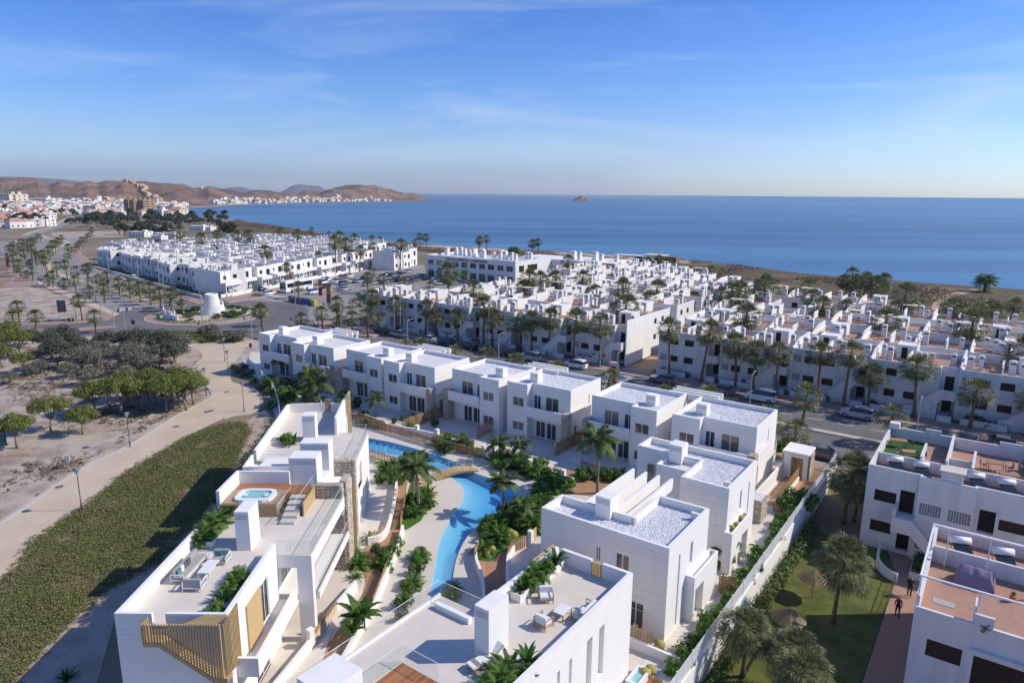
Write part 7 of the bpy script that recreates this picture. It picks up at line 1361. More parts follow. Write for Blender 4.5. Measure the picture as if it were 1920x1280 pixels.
pk = [(605, 533, 0), (612, 527, 0), (640, 523, 2), (655, 520, 0), (660, 530, 0), (645, 534, 2), (633, 531, 0), (646, 545, 1), (640, 541, 1), (588, 551, 0), (610, 540, 3), (674, 530, 1), (682, 525, 3), (690, 528, 4), (688, 536, 1), (703, 533, 1), (712, 532, 1), (720, 532, 1), (730, 530, 2), (737, 518, 2), (748, 516, 3), (745, 525, 1), (762, 533, 1), (750, 528, 4), (715, 522, 1), (722, 518, 0), (765, 512, 1), (790, 520, 1), (800, 525, 3), (776, 528, 2), (489, 551, 1), (486, 545, 2), (222, 524, 0), (250, 523, 0), (161, 506, 0), (167, 508, 4), (57, 494, 4), (815, 530, 1), (825, 534, 0), (505, 553, 0)]
for i, (x, y, c) in enumerate(pk):
    p = P(x, y); lab = ('white', 'silver', 'dark grey', 'black', 'dark blue')[c] + (' car parked on the car park between the houses and the commercial centre' if x > 400 else ' car parked along the palm avenue')
    car(('hatch', 'suv', 'hatch', 'wagon')[i % 4] if i not in (9, 6, 0) else 'van', p, R(65) + (pi if i % 2 else 0) + (R(70) if x < 400 else 0), c, lab, lab, small=True)
# drain covers
for x, y in ((111, 913), (75, 927), (142, 963), (10, 1091), (396, 770), (330, 800), (425, 735)):
    mb = MB(); mb.box(-.35, .35, -.35, .35, 0, .012); q = P(x, y); tag(part('drain_cover', mb.mesh('drain_cover', ['asphalt']), None, (q.x, q.y, .042), R(40)), 'dark square drain cover set in the sand path', 'drain cover', 'drain covers in the sand path')
# coach
p = P(531, 550); q = P(588, 540); d = (q - p).normalized(); t = thing('coach', 'white touring coach with dark window band parked beside the houses', 'bus', (p.x, p.y, 0), math.atan2(d.y, d.x)); mb = MB(); mb.prism([(0, -1.25), (12, -1.25), (12, 1.25), (0, 1.25)], .35, 3.5); mb.box(.2, 11.8, -1.1, 1.1, 3.503, 3.7); part('body', mb.mesh('body', ['frame']), t)
mb = MB(); mb.box(.6, 11.6, -1.27, -1.25, 1.7, 2.9); mb.box(.6, 11.6, 1.25, 1.27, 1.7, 2.9); mb.box(-.02, 0, -1.15, 1.15, 1.3, 3.1); part('window_band', mb.mesh('window_band', ['carglass']), t); mb = MB()
for k in range(3): mb.face(((8 + k * .8, -1.275, .9 + k * .25), (11.5, -1.275, 1.2 + k * .2), (11.5, -1.275, 1.3 + k * .2)))
part('swoosh_stripe', mb.mesh('swoosh_stripe', ['greybin']), t); wm = MB(); wm.tube([(0, -.15, 0), (0, .15, 0)], .5, 14); wmm = wm.mesh('wheel', ['rubber'])
for x in (2.4, 9.2):
    for y in (-1.15, 1.15): part('wheel', wmm, t, (x, y, .5))
# recycling bins
bn = MB(); bn.prism([(0, 0), (1.7, 0), (1.7, 1.1), (0, 1.1)], .1, 1.35); bn.prism([(-.05, -.05), (1.75, -.05), (1.75, 1.15), (-.05, 1.15)], 1.353, 1.62); a, b = P(541, 565), P(592, 575)
for k in range(6): q = a.lerp(b, k / 6); m = ('greybin', 'greybin', 'greybin', 'bluebin', 'bluebin', 'yellow')[k]; tag(part('recycling_bin', bn.mesh('recycling_bin', [m]), None, (q.x, q.y, .02), math.atan2((b - a).y, (b - a).x)), {'greybin': 'dark grey waste container in the row beside the roundabout exit', 'bluebin': 'blue paper container in the row of waste containers', 'yellow': 'yellow container at the end of the waste container row'}[m], 'waste container', m + ' containers by the roundabout' if m != 'yellow' else None)
q = P(670, 563)
for k in range(2): tag(part('recycling_bin', bn.mesh('recycling_bin', ['greenbin']), None, (q.x + k * 2.0, q.y - k * .5, .02), R(-15)), 'green glass container standing at the car park corner', 'waste container', 'green containers at the car park')
# ================================================================ street furniture
def pole_lamp(h, arm=1.6, two=False):
    mb = MB(); mb.tube([(0, 0, 0), (0, 0, h * .5), (0, 0, h)], [.10, .08, .05], 6); mb.tube([(0, 0, 0), (0, 0, 1.2)], .13, 6); pm = mb.mesh('pole', ['galv']); ar = MB(); ar.tube([(0, 0, h - .1), (arm, 0, h + .1)], .035, 5)
    if two: ar.tube([(0, 0, h - .1), (-arm, 0, h + .1)], .035, 5)
    hd = MB(); hd.box(arm - .1, arm + .55, -.13, .13, h + .06, h + .18)
    if two: hd.box(-arm - .55, -arm + .1, -.13, .13, h + .06, h + .18)
    return pm, ar.mesh('arm', ['galv']), hd.mesh('lamp_head', ['grey'])
LP = pole_lamp(9.5); LP2 = pole_lamp(6.2, 1.0); LP3 = pole_lamp(10.5, .9, True)
def lamp(me, p, label, group, rz=0): return put('street_lamp', me, p, label, 'street lamp', group, 1.0, rz, ('pole', 'arm', 'lamp_head'))
for x, y in ((235, 622), (381, 622), (473, 635), (310, 572), (425, 560), (214, 612), (143, 600), (55, 618), (62, 608), (190, 585), (180, 566), (148, 556), (142, 545), (107, 540), (70, 535), (68, 527), (210, 560), (263, 552), (300, 545), (340, 540), (130, 515), (165, 520), (90, 505), (60, 500), (52, 490), (35, 500), (205, 515), (45, 475), (82, 470), (100, 480), (25, 480), (140, 490)): lamp(LP, P(x, y), 'tall thin galvanised lamp post along the avenue and roundabout', 'lamp posts of the avenue and roundabout', rnd.uniform(0, 6))
for x, y in ((597, 618), (632, 565), (668, 540), (660, 590), (740, 625), (560, 560), (555, 580), (640, 620), (700, 540), (757, 522)): lamp(LP, P(x, y), 'tall thin lamp post of the car park', 'lamp posts of the car park', rnd.uniform(0, 6))
for u in (-33.8, -14.0, -58.5, -83.5, -108, 8.5): lamp(LP, W(u + 2, 104.4), 'tall pale lamp post on the far pavement of the street', 'lamp posts on the far pavement', ANG - pi / 2)
for u in (-26.5, -47, -70, -92, -6.5): lamp(LP2, W(u, 92.4), 'grey lamp post with short arms on the street median', 'lamp posts on the median', ANG + pi / 2)
gl = MB(); gl.tube([(0, 0, 0), (0, 0, .75)], .075, 8); gl.tube([(0, 0, .75), (0, 0, 3.75)], [.045, .035], 8); GLP = gl.mesh('pole', ['iron']); g2 = MB()
for k in range(3): a = k * 2.094; g2.tube([(0, 0, 3.72), (.2 * cos(a), .2 * sin(a), 4.0), (.22 * cos(a), .22 * sin(a), 4.2)], .014, 4)
g3 = MB(); g3.lathe([(.04, 3.78), (.16, 4.0), (.2, 4.2)], 10); g4 = MB(); g4.lathe([(.34, 4.2), (.36, 4.27), (.2, 4.36), (.03, 4.40)], 14)
GLM = (GLP, g2.mesh('bracket', ['iron']), g3.mesh('lantern', ['frost']), g4.mesh('lamp_cap', ['lampcap'], True))
for x, y, l in ((153.6, 957, 'park lamp with round cap on the sand path, shadow across the path'), (244, 838, 'park lamp standing at the kerb near the lone pines'), (387, 742, 'park lamp beside the path kerb right of the pine grove'), (458, 772, 'park lamp at the path bend below the hedge'), (429, 705, 'park lamp on the path near the verge bushes'), (422, 678, 'park lamp standing at the bare ground in the path fork')): put('park_lamp', GLM, P(x, y), l, 'street lamp', None, 1.0, 0, ('pole', 'bracket', 'lantern', 'lamp_cap'))
# roundabout tower, letters, planting
TC = P(399, 590); t = thing('round_tower', 'white windmill-like tower stump with spiral wall on the roundabout', 'tower', (TC.x, TC.y, .3), 0); mb = MB(); mb.lathe([(2.3, 0), (1.9, 2.3), (1.55, 4.6), (1.5, 5.0), (1.3, 5.0), (1.3, 4.8)], 28); part('drum', mb.mesh('drum', ['white'], True), t)
mb = MB(); n = 30
for k in range(n):
    a0, a1 = -2.6 + 4.4 * k / n, -2.6 + 4.4 * (k + 1) / n; h0, h1 = 1.6 + 1.9 * (k / n) ** 1.6, 1.6 + 1.9 * ((k + 1) / n) ** 1.6
    for ra, rb, f in ((4.1, 3.9, 1), ):
        P_ = lambda a, r_, z: (r_ * cos(a), r_ * sin(a), z); mb.face((P_(a0, 3.0, 0), P_(a1, 3.0, 0), P_(a1, 2.7, h1), P_(a0, 2.7, h0))); mb.face((P_(a0, 2.7, h0), P_(a1, 2.7, h1), P_(a1, 2.5, h1), P_(a0, 2.5, h0))); mb.face((P_(a1, 2.7, 0), P_(a0, 2.7, 0), P_(a0, 2.5, h0), P_(a1, 2.5, h1)))
part('spiral_wall', mb.mesh('spiral_wall', ['white'], True), t)
LCn = P(306, 600); t = thing('letter_wall', 'low curved white wall topped by white upright shapes on the roundabout edge', 'sign', (LCn.x, LCn.y, .16), R(-28)); mb = MB()
for k in range(10):
    x0, x1 = k * .52, (k + 1) * .52; y0, y1 = -.05 * (k - 5) ** 2 * .12, -.05 * (k - 4) ** 2 * .12; mb.face(((x0, y0, 0), (x1, y1, 0), (x1, y1, 1.3), (x0, y0, 1.3))); mb.face(((x0, y0, 1.3), (x1, y1, 1.3), (x1, y1 + .4, 1.3), (x0, y0 + .4, 1.3)))
part('wall', mb.mesh('wall', ['white']), t); mb = MB()
for x0, x1, z0, z1 in ((0, .28, 1.31, 3.0), (.29, .75, 1.31, 2.3), (.95, 1.35, 1.31, 2.15), (1.5, 2.3, 1.31, 2.25), (2.5, 2.95, 1.31, 2.2), (3.2, 3.42, 1.31, 2.2), (3.43, 3.9, 1.95, 2.2), (3.91, 4.15, 1.31, 2.45), (4.8, 5.15, 0, 1.6)): mb.box(x0, x1, .12, .32, z0, z1)
part('upright_shapes', mb.mesh('upright_shapes', ['frame']), t)
for i in range(26):
    a = rnd.uniform(0, 6.28); r_ = rnd.uniform(4.8, 10.3); q = RC + Vector((r_ * cos(a), r_ * sin(a)))
    if (q - Vector((TC.x, TC.y))).length < 4.6: continue
    put1('island_shrub', SHR[rnd.choice((2, 3, 4))], (q.x, q.y, .3), 'low dark shrub in the roundabout planting', 'shrub', 'shrubs on the roundabout', rnd.uniform(1.0, 1.8), rnd.uniform(.7, 1.0))
mb = MB(); r_ = random.Random(4)
for k in range(330): a = 2 * pi * k / 330; leaf_ball(mb, (RC.x + 11.1 * cos(a), RC.y + 11.1 * sin(a), .5), .35, .3, 8, .15, r_)
struct('island_hedge', mb.mesh('island_hedge', ['green']), kind='stuff')
# signs and banners
def banner(px, py, h, w_, label, z0=1.2):
    p = P(px, py); t = thing('banner', label, 'banner', (p.x, p.y, 0), R(-20), None); mb = MB(); mb.tube([(0, 0, 0), (0, 0, h + .2)], .04, 5); part('pole', mb.mesh('pole', ['galv']), t); mb = MB(); z1 = h * .62; n = 6
    for k in range(n):
        a, b = z0 + (z1 - z0) * k / n, z0 + (z1 - z0) * (k + 1) / n; f = lambda z: .12 * sin(z * 2.2); mb.face(((.05, f(a), a), (w_, f(a) * 1.6, a), (w_, f(b) * 1.6, b), (.05, f(b), b)))
    part('cloth', mb.mesh('cloth', ['redflag']), t); mb = MB(); mb.face(((.05, f(z1), z1), (w_, f(z1) * 1.6, z1), (w_, f(h) * 1.6, h), (.05, f(h), h))); part('cloth_top', mb.mesh('cloth_top', ['orange']), t); return t
banner(543, 545, 5.6, 1.2, 'red banner with orange top before the coach'); banner(598, 562, 5.8, 1.3, 'red banner with orange top left of the pair by the waste containers'); banner(613, 577, 5.8, 1.3, 'red banner with orange top right of the pair by the waste containers'); banner(13, 505, 6.5, 1.8, 'red banner flag beside the promenade near the bend'); banner(914, 500, 5, 1.3, 'small red banner behind the commercial centre'); 
p = P(1146, 727); t = thing('banner', 'tall red advertising banner with orange print at the zebra crossing', 'banner', (p.x, p.y, .1), ANG + R(10)); mb = MB(); mb.face(((.0, 0, .2), (.75, 0, .1), (1.05, .08, 3.4), (.0, .08, 3.6))); part('cloth', mb.mesh('cloth', ['redflag']), t); mb = MB(); mb.face(((.08, -.02, 2.3), (.9, -.02, 2.3), (.95, .03, 3.05), (.05, .03, 3.2))); part('cloth_top', mb.mesh('cloth_top', ['yellow']), t); mb = MB(); mb.face(((.1, -.025, 1.55), (.84, -.025, 1.5), (.9, -.022, 2.25), (.08, -.022, 2.3)))
    
for k in range(3): mb.face(((.2 + k * .22, -.035, 1.8), (.36 + k * .22, -.035, 1.8), (.36 + k * .22, -.035, 2.1), (.2 + k * .22, -.035, 2.1)), 1)
part('print_field', mb.mesh('print_field', ['frame', 'sign']), t); mb = MB(); mb.tube([(1.08, .06, 0), (1.08, .06, 3.7)], .04, 5); part('pole', mb.mesh('pole', ['galv']), t)
t = thing('billboard', 'dark back of a billboard on two posts beside the dirt parking lot', 'billboard', tuple(P(118, 596)), R(20)); mb = MB(); mb.box(-.9, .9, -.08, .08, 1.4, 4.3); part('panel', mb.mesh('panel', ['billboard']), t)
for x in (-.5, .5): mb = MB(); mb.tube([(x, 0, 0), (x, 0, 1.4)], .06, 6); part('post', mb.mesh('post', ['galv']), t)
p = P(4, 842); t = thing('information_board', 'dark blue information board with green panel at the park edge', 'sign', tuple(p), R(25)); mb = MB(); mb.box(-1.3, .55, -.05, .05, .5, 2.9); part('panel', mb.mesh('panel', ['billboard']), t); mb = MB(); mb.box(-1.2, .42, -.07, -.052, 1.0, 1.7); part('poster', mb.mesh('poster', ['postergreen']), t); mb = MB(); mb.box(-1.2, .42, -.07, -.052, 1.8, 2.1, 0); mb.box(-1.2, .42, -.07, -.052, .65, .85, 0); part('print', mb.mesh('print', ['lampcap']), t); mb = MB(); mb.tube([(0, 0.02, 0), (0, .02, .5)], .05, 6); part('post', mb.mesh('post', ['galv']), t)
def road_sign(px, py, h, shape, m, label, s=.35):
    p = P(px, py); t = thing('road_sign', label, 'sign', (p.x, p.y, 0), R(-20)); mb = MB(); mb.tube([(0, .03, 0), (0, .03, h)], .03, 5); part('post', mb.mesh('post', ['galv']), t); mb = MB(); n = 12 if shape == 'o' else 4
    mb.box(-s, s, -.02, .02, h - s * 2, h) if shape == 'q' else mb.face([(s * cos(2 * pi * k / n), -.01, h - s + s * sin(2 * pi * k / n)) for k in range(n)]); part('plate', mb.mesh('plate', [m]), t); return t
for a in ((321, 560, 2.6, 'o', 'bluesign', 'blue road sign at the avenue mouth of the roundabout'), (353, 604, 2.2, 'q', 'lampcap', 'small sign plates inside the roundabout shrubs'), (252, 627, 3.2, 'q', 'billboard', 'grey direction sign board on a post at the west road'), (322, 612, 2.0, 'o', 'bluesign', 'thin blue post sign in front of the letter wall'), (373, 620, 2.0, 'o', 'bluesign', 'pair of blue signs before the green bank'), (459, 612, 2.2, 'q', 'frame', 'white pedestrian sign at the roundabout exit'), (516, 612, 2.2, 'o', 'frame', 'white give-way sign at the street mouth'), (547, 615, 2.4, 'o', 'bluesign', 'blue arrow sign at the street mouth'), (608, 585, 2.4, 'o', 'bluesign', 'blue sign on the corner pavement'), (488, 560, 3.0, 'q', 'billboard', 'dark board sign beside the white car by the roundabout'), (1132, 690, 2.6, 'o', 'redflag', 'round red and dark no-parking sign by the side lane'), (129, 878, 1.5, 'q', 'frame', 'small white notice plate beside the sand path')): road_sign(*a, s=.5 if 'board' in a[5] else .32)
for x, y in ((130, 603), (137, 603), (222, 585), (238, 583), (76, 527), (72, 525), (109, 535), (470, 652), (1410, 745), (1780, 790)):
    mb = MB(); mb.lathe([(.22, 0), (.3, .8), (.3, .85)], 10); p = P(x, y); tag(part('litter_bin', mb.mesh('litter_bin', ['iron']), None, (p.x, p.y, .03), 0), 'small dark round litter bin on the paving', 'litter bin', 'litter bins on the paving')
# ================================================================ fan palms of streets and avenues
def palms(pts, label, group, ks, s0=.85, s1=1.1, zz=0.0):
    for i, (x, y) in enumerate(pts): q = P(x, y); put('fan_palm', FANP[ks[i % len(ks)]], (q.x, q.y, zz), label, 'palm tree', group, rnd.uniform(s0, s1))
for n_, u in enumerate((-44, -38.5, -33.0, -30, -26.5, -20.5, -17, -13.8, -8.0, -1.5, 4.5)): put('fan_palm', FANP[(1, 0, 4)[int(abs(u)) % 3]], W(u, 105.8 + rnd.uniform(-.4, .8), .1), 'tall fan palm, ' + ORDW[n_] + ' from the side lane on the pavement facing the gatehouse', 'palm tree', 'palms on the pavement facing the gatehouse', rnd.uniform(.95, 1.15))
for n_, u in enumerate((-117, -109, -100, -97, -91, -84, -82, -76, -72.5, -69, -63, -57.5)): put('fan_palm', FANP[(1, 0, 4)[int(abs(u)) % 3]], W(u, 105.8 + rnd.uniform(-.4, .8), .1), 'tall fan palm, ' + ORDW[n_] + ' from the car park corner before the street houses', 'palm tree', 'palms on the pavement beside the car park', rnd.uniform(.95, 1.15))
for n_, u in enumerate((-93, -88, -80, -72, -66, -58, -48.5, -39, -32, -19.5, -9.2, 1.5, 6.0, 12)): put('fan_palm', FANP[2 if u in (-19.5, -9.2) else (3, 5)[int(abs(u)) % 2]], W(u, 92.4, .14), 'short fan palm on the street median, ' + ORDW[n_] + ' from the roundabout', 'palm tree', 'palms on the median', rnd.uniform(.95, 1.1))
for u, v in ((-20.5, 87.5), (-24, 88.5)): put('fan_palm', FANP[2], W(u + 3, v - 7.5, .1), 'dense fan palm behind the end villa roof', 'palm tree', 'palms behind the end villa', 1.0)
palms(((494, 622), (491, 612), (565, 612), (632, 612), (710, 625), (640, 617), (690, 632), (605, 618), (580, 640), (660, 640), (635, 600)), 'fan palm at the corner between roundabout and street', 'palms at the roundabout corner', (0, 2, 3))
palms(((68, 622), (38, 610), (180, 624), (155, 600), (29, 628)), 'fan palm beside the west road', 'palms beside the west road', (2, 0))
palms(((197, 567), (168, 559), (143, 550), (120, 543), (100, 538), (93, 535), (62, 526), (49, 522), (39, 518), (32, 512), (27, 505)), 'fan palm along the red promenade', 'palms along the promenade', (2, 3))
palms([(88 + k * 19.5, 512 + k * 6.0) for k in range(14)], 'fan palm along the avenue houses', 'palms along the avenue houses', (0, 2), .85, 1.05)
palms([(318, 573), (302, 569), (289, 565), (274, 560), (258, 556), (244, 553), (231, 549), (217, 545), (204, 541), (192, 537), (180, 533), (167, 529)], 'small palm on the avenue median', 'palms on the avenue median', (3, 5), .8, 1.0)
palms([(82 + k * 4.5, 500 - k * 5.0) for k in range(9)] + [(70 - k * 3, 498 - k * 4) for k in range(6)] + [(20 + k * 7, 478 - k * 3.0) for k in range(9)] + [(25 + k * 7, 486 - k * 3) for k in range(7)] + [(140 + k * 5, 480 - k * 5) for k in range(8)] + [(128, 492), (133, 486), (60, 510), (50, 500)], 'palm in the dense lines where the avenue bends away', 'palms where the avenue bends', (0, 2), .8, 1.05)
palms(((597, 515), (540, 537), (456, 536), (500, 520), (263, 480), (300, 478), (401, 492), (413, 498), (420, 495), (448, 493), (466, 492), (478, 494), (658, 505), (700, 490), (660, 470), (697, 477), (714, 470), (618, 455), (585, 452), (780, 480), (730, 487)), 'fan palm rising between the white settlement houses', 'palms in the white settlement', (1, 4, 0))
palms(((735, 555), (757, 553), (805, 540), (842, 530), (870, 533), (852, 525), (767, 545), (690, 550), (672, 560), (700, 520), (720, 545), (935, 535), (990, 530), (560, 560), (660, 578), (675, 575)), 'palm in the car park rows', 'palms in the car park', (3, 2, 5))
palms(((1265, 600), (1345, 610), (1300, 600), (1385, 590), (1420, 600), (1440, 590), (1455, 580), (1475, 600), (1490, 590), (1510, 585), (1400, 615), (1330, 590), (1560, 700), (1580, 640), (1600, 600), (1715, 622), (1640, 610), (1780, 625), (1830, 630), (1885, 632), (1200, 560), (1140, 560), (1060, 545), (1250, 535), (1290, 545), (1330, 545), (1235, 510), (1780, 640), (1850, 650), (1700, 640), (1110, 600), (1010, 590), (1210, 620)), 'fan palm rising between the terraced houses near the beach', 'palms between the terraced houses', (1, 4, 0), .95, 1.2)
palms([(1575 + k * 7, 570 + (k % 3) * 4) for k in range(13)], 'palm in the clump at the edge of the heath', 'palms in the heath clump', (1, 4), .9, 1.1)
palms(((788, 470), (801, 470), (896, 478), (900, 480), (914, 478), (999, 484), (1010, 484)), 'slender palm standing alone near the beach', 'slender palms near the beach', (4, 1), 1.0, 1.2)
put('date_palm', DATE, P(1846, 547), 'bushy dark date palm alone on the heath beside the beach', 'palm tree', None, 1.3); put('date_palm', DATE, P(962, 486), 'full round date palm behind the commercial centre', 'palm tree', None, 1.2); put('date_palm', DATE, P(987, 520), 'spreading palm at the corner of the commercial centre', 'palm tree', None, 1.0)
for x, y in ((1235, 494), (1250, 495), (1215, 498)): put('date_palm', DATE, P(x, y), 'low date palm beside the beach bar', 'palm tree', 'date palms by the beach bar', .8)
# beach bar
t = thing('beach_bar', 'beach bar with white awnings and a sand-coloured roof at the shore', 'building', tuple(P(1150, 487)), ANG); mb = MB(); mb.box(0, 16, 0, 5, 2.4, 2.6); mb.box(14, 24, 2, 9, 2.9, 3.2, 1)
part('awning', mb.mesh('awning', ['frame', 'cream']), t); mb = MB()
for x in (.2, 5, 10, 15.8, 19, 23.6): mb.box(x, x + .15, .2, .35, 0, 2.39); mb.box(x, x + .15, 4.6, 4.75, 0, 2.39)
part('post', mb.mesh('post', ['wooddark']), t); mb = MB(); mb.box(22, 30, 3, 7, 0, 2.6); part('bar_room', mb.mesh('bar_room', ['wooddark']), t)
car('van', P(1197, 488), R(-36), 0, 'white van parked beside the beach bar', None, 'van')
# ================================================================ the far town
def far_house(w_, d, h_, roof, wallm, seed):
    r = random.Random(seed); mb = MB(); n = max(2, int(w_ / 3)); fl = max(1, int(h_ / 3)); hol = []
    for f in range(fl):
        for k in range(n): s = w_ * (k + .5) / n; hol.append((s - .6, s + .6, f * 3 + 1.0, f * 3 + 2.3, .15, 1))
    hs2 = [(d * .3 - .6, d * .3 + .6, f * 3 + 1.0, f * 3 + 2.3, .15, 1) for f in range(fl)] + [(d * .7 - .6, d * .7 + .6, f * 3 + 1, f * 3 + 2.3, .15, 1) for f in range(fl)]
    mb.shell([(-w_ / 2, -d / 2), (w_ / 2, -d / 2), (w_ / 2, d / 2), (-w_ / 2, d / 2)], 0, h_, 0 if roof else .5, .25, {0: hol, 1: hs2})
    if roof:
        a = [(-w_ / 2 - .4, -d / 2 - .4, h_), (w_ / 2 + .4, -d / 2 - .4, h_), (w_ / 2 + .4, d / 2 + .4, h_), (-w_ / 2 - .4, d / 2 + .4, h_)]; c = [(-w_ / 4, 0, h_ + d * .22), (w_ / 4, 0, h_ + d * .22)]
        mb.face((a[0], a[1], c[1], c[0]), 2); mb.face((a[1], a[2], c[1]), 2); mb.face((a[2], a[3], c[0], c[1]), 2); mb.face((a[3], a[0], c[0]), 2); mb.face(a[::-1], 2)
    else: mb.face(((-w_ / 2 + .25, -d / 2 + .25, h_ - .45), (w_ / 2 - .25, -d / 2 + .25, h_ - .45), (w_ / 2 - .25, d / 2 - .25, h_ - .45), (-w_ / 2 + .25, d / 2 - .25, h_ - .45)), 2); mb.box(w_ * .1, w_ * .3, 0, d * .25, h_ - .45, h_ + 2)
    return mb.mesh('far_house', [wallm, 'black', 'pink' if roof else 'sandconc'])
FH = [far_house(12, 10, 6.2, False, 'white', 1), far_house(16, 10, 6.5, False, 'white', 2), far_house(11, 11, 5.5, True, 'white', 3), far_house(14, 11, 6.5, True, 'cream', 4), far_house(20, 12, 9.2, False, 'cream', 5), far_house(13, 10, 6.2, False, 'ochre', 6), far_house(24, 11, 6.4, False, 'white', 7), far_house(15, 12, 6.3, True, 'pink', 8)]
rt = random.Random(77); k = 0; seen = []
while k < 270:
    px = rt.uniform(-15, 350); py_ = 384 + 46 * rt.random() ** 1.5
    if (px > 345 - (py_ - 384) * 1.0 and py_ > 392) or (px > 140 and py_ > 406) or py_ > 428: continue
    if 95 < px < 160 and py_ > 402: continue
    p = P(px, py_)
    if p.y > 1540 or any((p - q).length < 15 for q in seen[-90:]): continue
    seen.append(p); o = part('town_house', FH[rt.choice((0, 1, 0, 1, 2, 3, 4, 5, 6, 6, 7) if py_ < 402 else (0, 2, 0, 2, 3))], None, tuple(p), R(-36) + rt.choice((0, pi / 2, .3, -.4))); s = rt.uniform(.8, 1.15); o.scale = (s, s, s); tag(o, 'small pale house of the distant town below the brown hills', 'house', 'houses of the distant town'); k += 1
hills = bpy.data.objects['hills'].data
from mathutils.bvhtree import BVHTree
HB = BVHTree.FromPolygons([v.co[:] for v in hills.vertices], [tuple(f.vertices) for f in hills.polygons])
def hill_z(x, y):
    h_ = HB.ray_cast(Vector((x, y, 900)), Vector((0, 0, -1))); return h_[0].z if h_[0] else 0.0
for i in range(48):
    t_ = (i % 12) / 12; row = i // 12; px = 236 + t_ * 60 + row * 4 + rt.uniform(-3, 3); D = 1965 - t_ * 300 - row * 25 + rt.uniform(-15, 15); d = ray(px, 364); kx = D / d.y; x, y = d.x * kx, D; o = part('hillside_house', FH[5 if i % 3 else 3], None, (x, y, hill_z(x, y) - 1.5), R(-30)); tag(o, 'peach-coloured house stepping up the brown hillside', 'house', 'peach houses on the hillside')
for i in range(46):
    px = rt.uniform(400, 700); D = lerp_t(D0L, px) + rt.uniform(25, 150); d = ray(px, 364); kx = D / d.y; x, y = d.x * kx, D; o = part('bay_house', FH[rt.choice((0, 1, 2, 3, 5))], None, (x, y, hill_z(x, y) - 1.0), R(-20) + rt.choice((0, .4))); o.scale = (1.1,) * 3; tag(o, 'small house on the shore below the headland across the bay', 'house', 'houses across the bay')
for i, (px, D, s) in enumerate(((82, 1500, 2.2), (92, 1490, 1.6), (104, 1480, 1.5), (12, 1480, 2.4), (24, 1490, 2.4), (376, 2000, 1.4))):
    d = ray(px, 364); kx = D / d.y; x, y = d.x * kx, D; o = part('hill_house', FH[1 if i not in (3, 4) else 4], None, (x, y, max(0, hill_z(x, y) - 1)), R(-15)); o.scale = (s,) * 3; tag(o, 'large pale building standing above the town on the hill foot', 'building', 'large buildings at the hill foot')
for i, px in enumerate((245, 255, 264, 273, 282)):
    p = P(px, 402 + (i % 2)); t = thing('apartment_tower', 'brown apartment tower of the slab group in the distant town', 'apartment tower', tuple(p), R(-25), 'brown apartment towers'); mb = MB(); hz = []
    for f in range(6):
        for q in range(4): hz.append((.8 + q * 2.1, 2.1 + q * 2.1, 1 + f * 3, 2.6 + f * 3, .3, 1))
    mb.shell([(-4.5, -5), (4.5, -5), (4.5, 6), (-4.5, 6)], 0, 19.5, .6, .3, {0: hz, 1: hz}); part('wall', mb.mesh('wall', ['brown_wall', 'black']), t); mb = MB(); mb.box(-4.2, 4.2, -4.7, 5.7, 18.8, 18.95); mb.box(-1.5, 1.5, -1, 2, 18.95, 22); part('roof', mb.mesh('roof', ['brown_wall']), t)
for x, y, k in ((320, 404, 4), (335, 405, 3), (308, 402, 1), (300, 405, 1)): o = part('coast_house', FH[k], None, tuple(P(x, y)), R(-20)); o.scale = (1.3,) * 3; tag(o, 'pale building with windows by the wood near the bay', 'building', 'buildings by the bay wood')
for x, y, k, s in ((375, 432, 1, .8), (392, 432, 0, .7), (315, 446, 6, .7), (265, 444, 1, .8), (300, 449, 0, .6)): o = part('farm_building', FH[k], None, tuple(P(x, y)), R(-15)); o.scale = (s, s, s * .7); tag(o, 'low white building between the wood and the white settlement', 'building', 'low buildings behind the settlement')
ft = [(rt.uniform(125, 340), rt.uniform(409, 428)) for _ in range(70)] + [(rt.uniform(330, 430), rt.uniform(405, 424)) for _ in range(30)] + [(rt.uniform(0, 90), rt.uniform(416, 426)) for _ in range(40)] + [(rt.uniform(0, 340), rt.uniform(386, 408)) for _ in range(60)] + [(rt.uniform(250, 330), rt.uniform(388, 394)) for _ in range(20)] + [(415 + i * 3, 437 + i) for i in range(8)] + [(225 + i * 9, 440) for i in range(12)]
for i, (x, y) in enumerate(ft):
    put('distant_tree', FART[i % 3], P(x, y), 'dark green tree of the wood before the distant town' if i < 140 else 'dark green tree among the distant houses', 'tree', 'trees of the far wood' if i < 140 else 'trees among the far houses', rt.uniform(.7, 1.15))
mb = MB(); MT = ['white', 'cream', 'ochre', 'pink', 'black', 'sandconc']
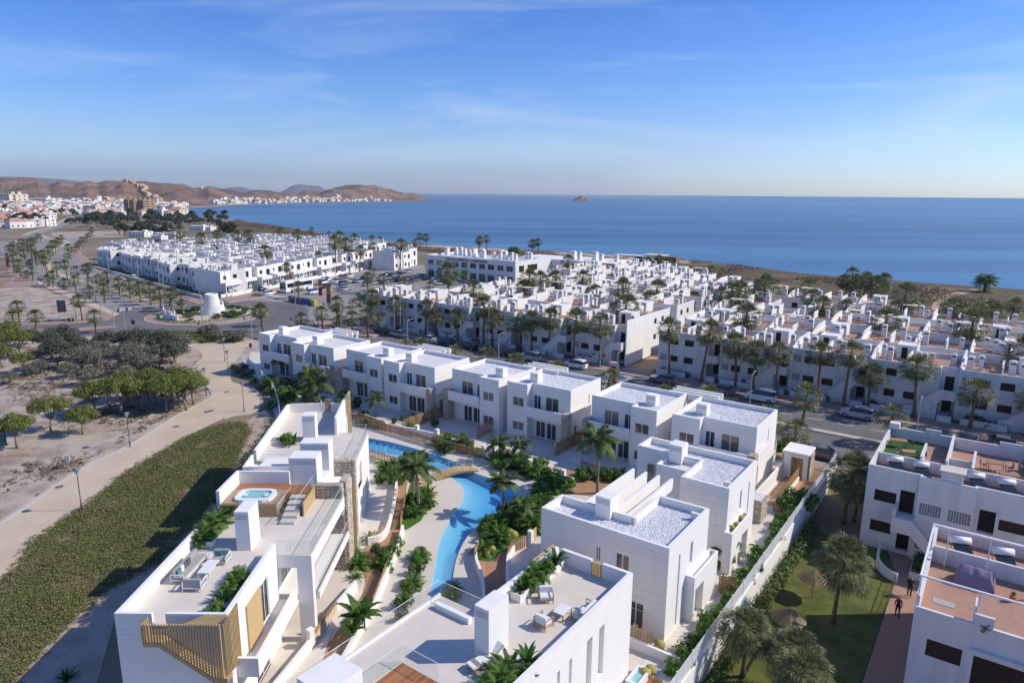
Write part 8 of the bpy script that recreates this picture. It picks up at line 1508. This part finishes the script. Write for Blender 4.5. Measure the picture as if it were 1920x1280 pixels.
for i in range(950):
    if i < 560: px = rt.uniform(-15, 345); q = P(px, 379.5 + 16 * rt.random()); x, y = q.x, q.y
    elif i < 760: px = rt.uniform(-15, 330); D = rt.uniform(1500, 1640); d = ray(px, 364); x, y = d.x * D / d.y, D
    else: px = rt.uniform(395, 735); D = lerp_t(D0L, px) + rt.uniform(15, 170) * (1 if px < 640 else .5); d = ray(px, 364); x, y = d.x * D / d.y, D
    if y > 1640 and i < 560: continue
    z0 = 0 if y < 1480 else hill_z(x, y) - 1.5
    a = R(-36) + rt.choice((0, 1.57, .4)); w_, d_, h_ = rt.uniform(8, 17), rt.uniform(7, 12), rt.choice((4, 6.5, 6.5, 9)); mi = rt.choice((0, 0, 0, 0, 1, 1, 2)); ca, sa = cos(a), sin(a); T = lambda u, v, z: (x + u * ca - v * sa, y + u * sa + v * ca, z0 + z); i0 = len(mb.v)
    c4 = [(-w_ / 2, -d_ / 2), (w_ / 2, -d_ / 2), (w_ / 2, d_ / 2), (-w_ / 2, d_ / 2)]; mb.v += [T(u, v, 0) for u, v in c4] + [T(u, v, h_) for u, v in c4]
    for f in ((0, 1, 5, 4), (1, 2, 6, 5), (2, 3, 7, 6), (3, 0, 4, 7)): mb.f.append(tuple(i0 + k for k in f)); mb.m.append(mi)
    mb.f.append((i0 + 4, i0 + 5, i0 + 6, i0 + 7)); mb.m.append(rt.choice((3, 5, 5, 0)))
    for k in range(3): u = -w_ / 2 + w_ * (k + .5) / 3; mb.face((T(u - .7, -d_ / 2 - .05, h_ - 2.4), T(u + .7, -d_ / 2 - .05, h_ - 2.4), T(u + .7, -d_ / 2 - .05, h_ - 1.1), T(u - .7, -d_ / 2 - .05, h_ - 1.1)), 4)
struct('distant_houses', mb.mesh('distant_houses', MT), kind='stuff')
# radio masts on the hill
for px in (237, 254):
    D = 2000; d = ray(px, 364); kx = D / d.y; x, y = d.x * kx, D; t = thing('radio_mast', 'thin lattice radio mast on the hilltop', 'mast', (x, y, hill_z(x, y)), 0, 'radio masts on the hill'); mb = MB(); mb.tube([(0, 0, -2), (0, 0, 26)], [.9, .4], 4); part('mast', mb.mesh('mast', ['galv']), t)
# ================================================================ air
hb = MB(); hb.box(-9500, 1500, -350, 14000, -4, 420)
hm = bpy.data.materials.new('haze'); hm.use_nodes = True; n = hm.node_tree; n.nodes.remove(n.nodes['Principled BSDF']); pv_ = n.nodes.new('ShaderNodeVolumePrincipled'); pv_.inputs['Color'].default_value = (.80, .87, 1.0, 1); pv_.inputs['Density'].default_value = 0.00007; pv_.inputs['Anisotropy'].default_value = 0.3; n.links.new(pv_.outputs[0], n.nodes['Material Output'].inputs['Volume'])
HAZE = True
if HAZE: struct('haze', hb.mesh('haze', [hm]), kind='stuff')
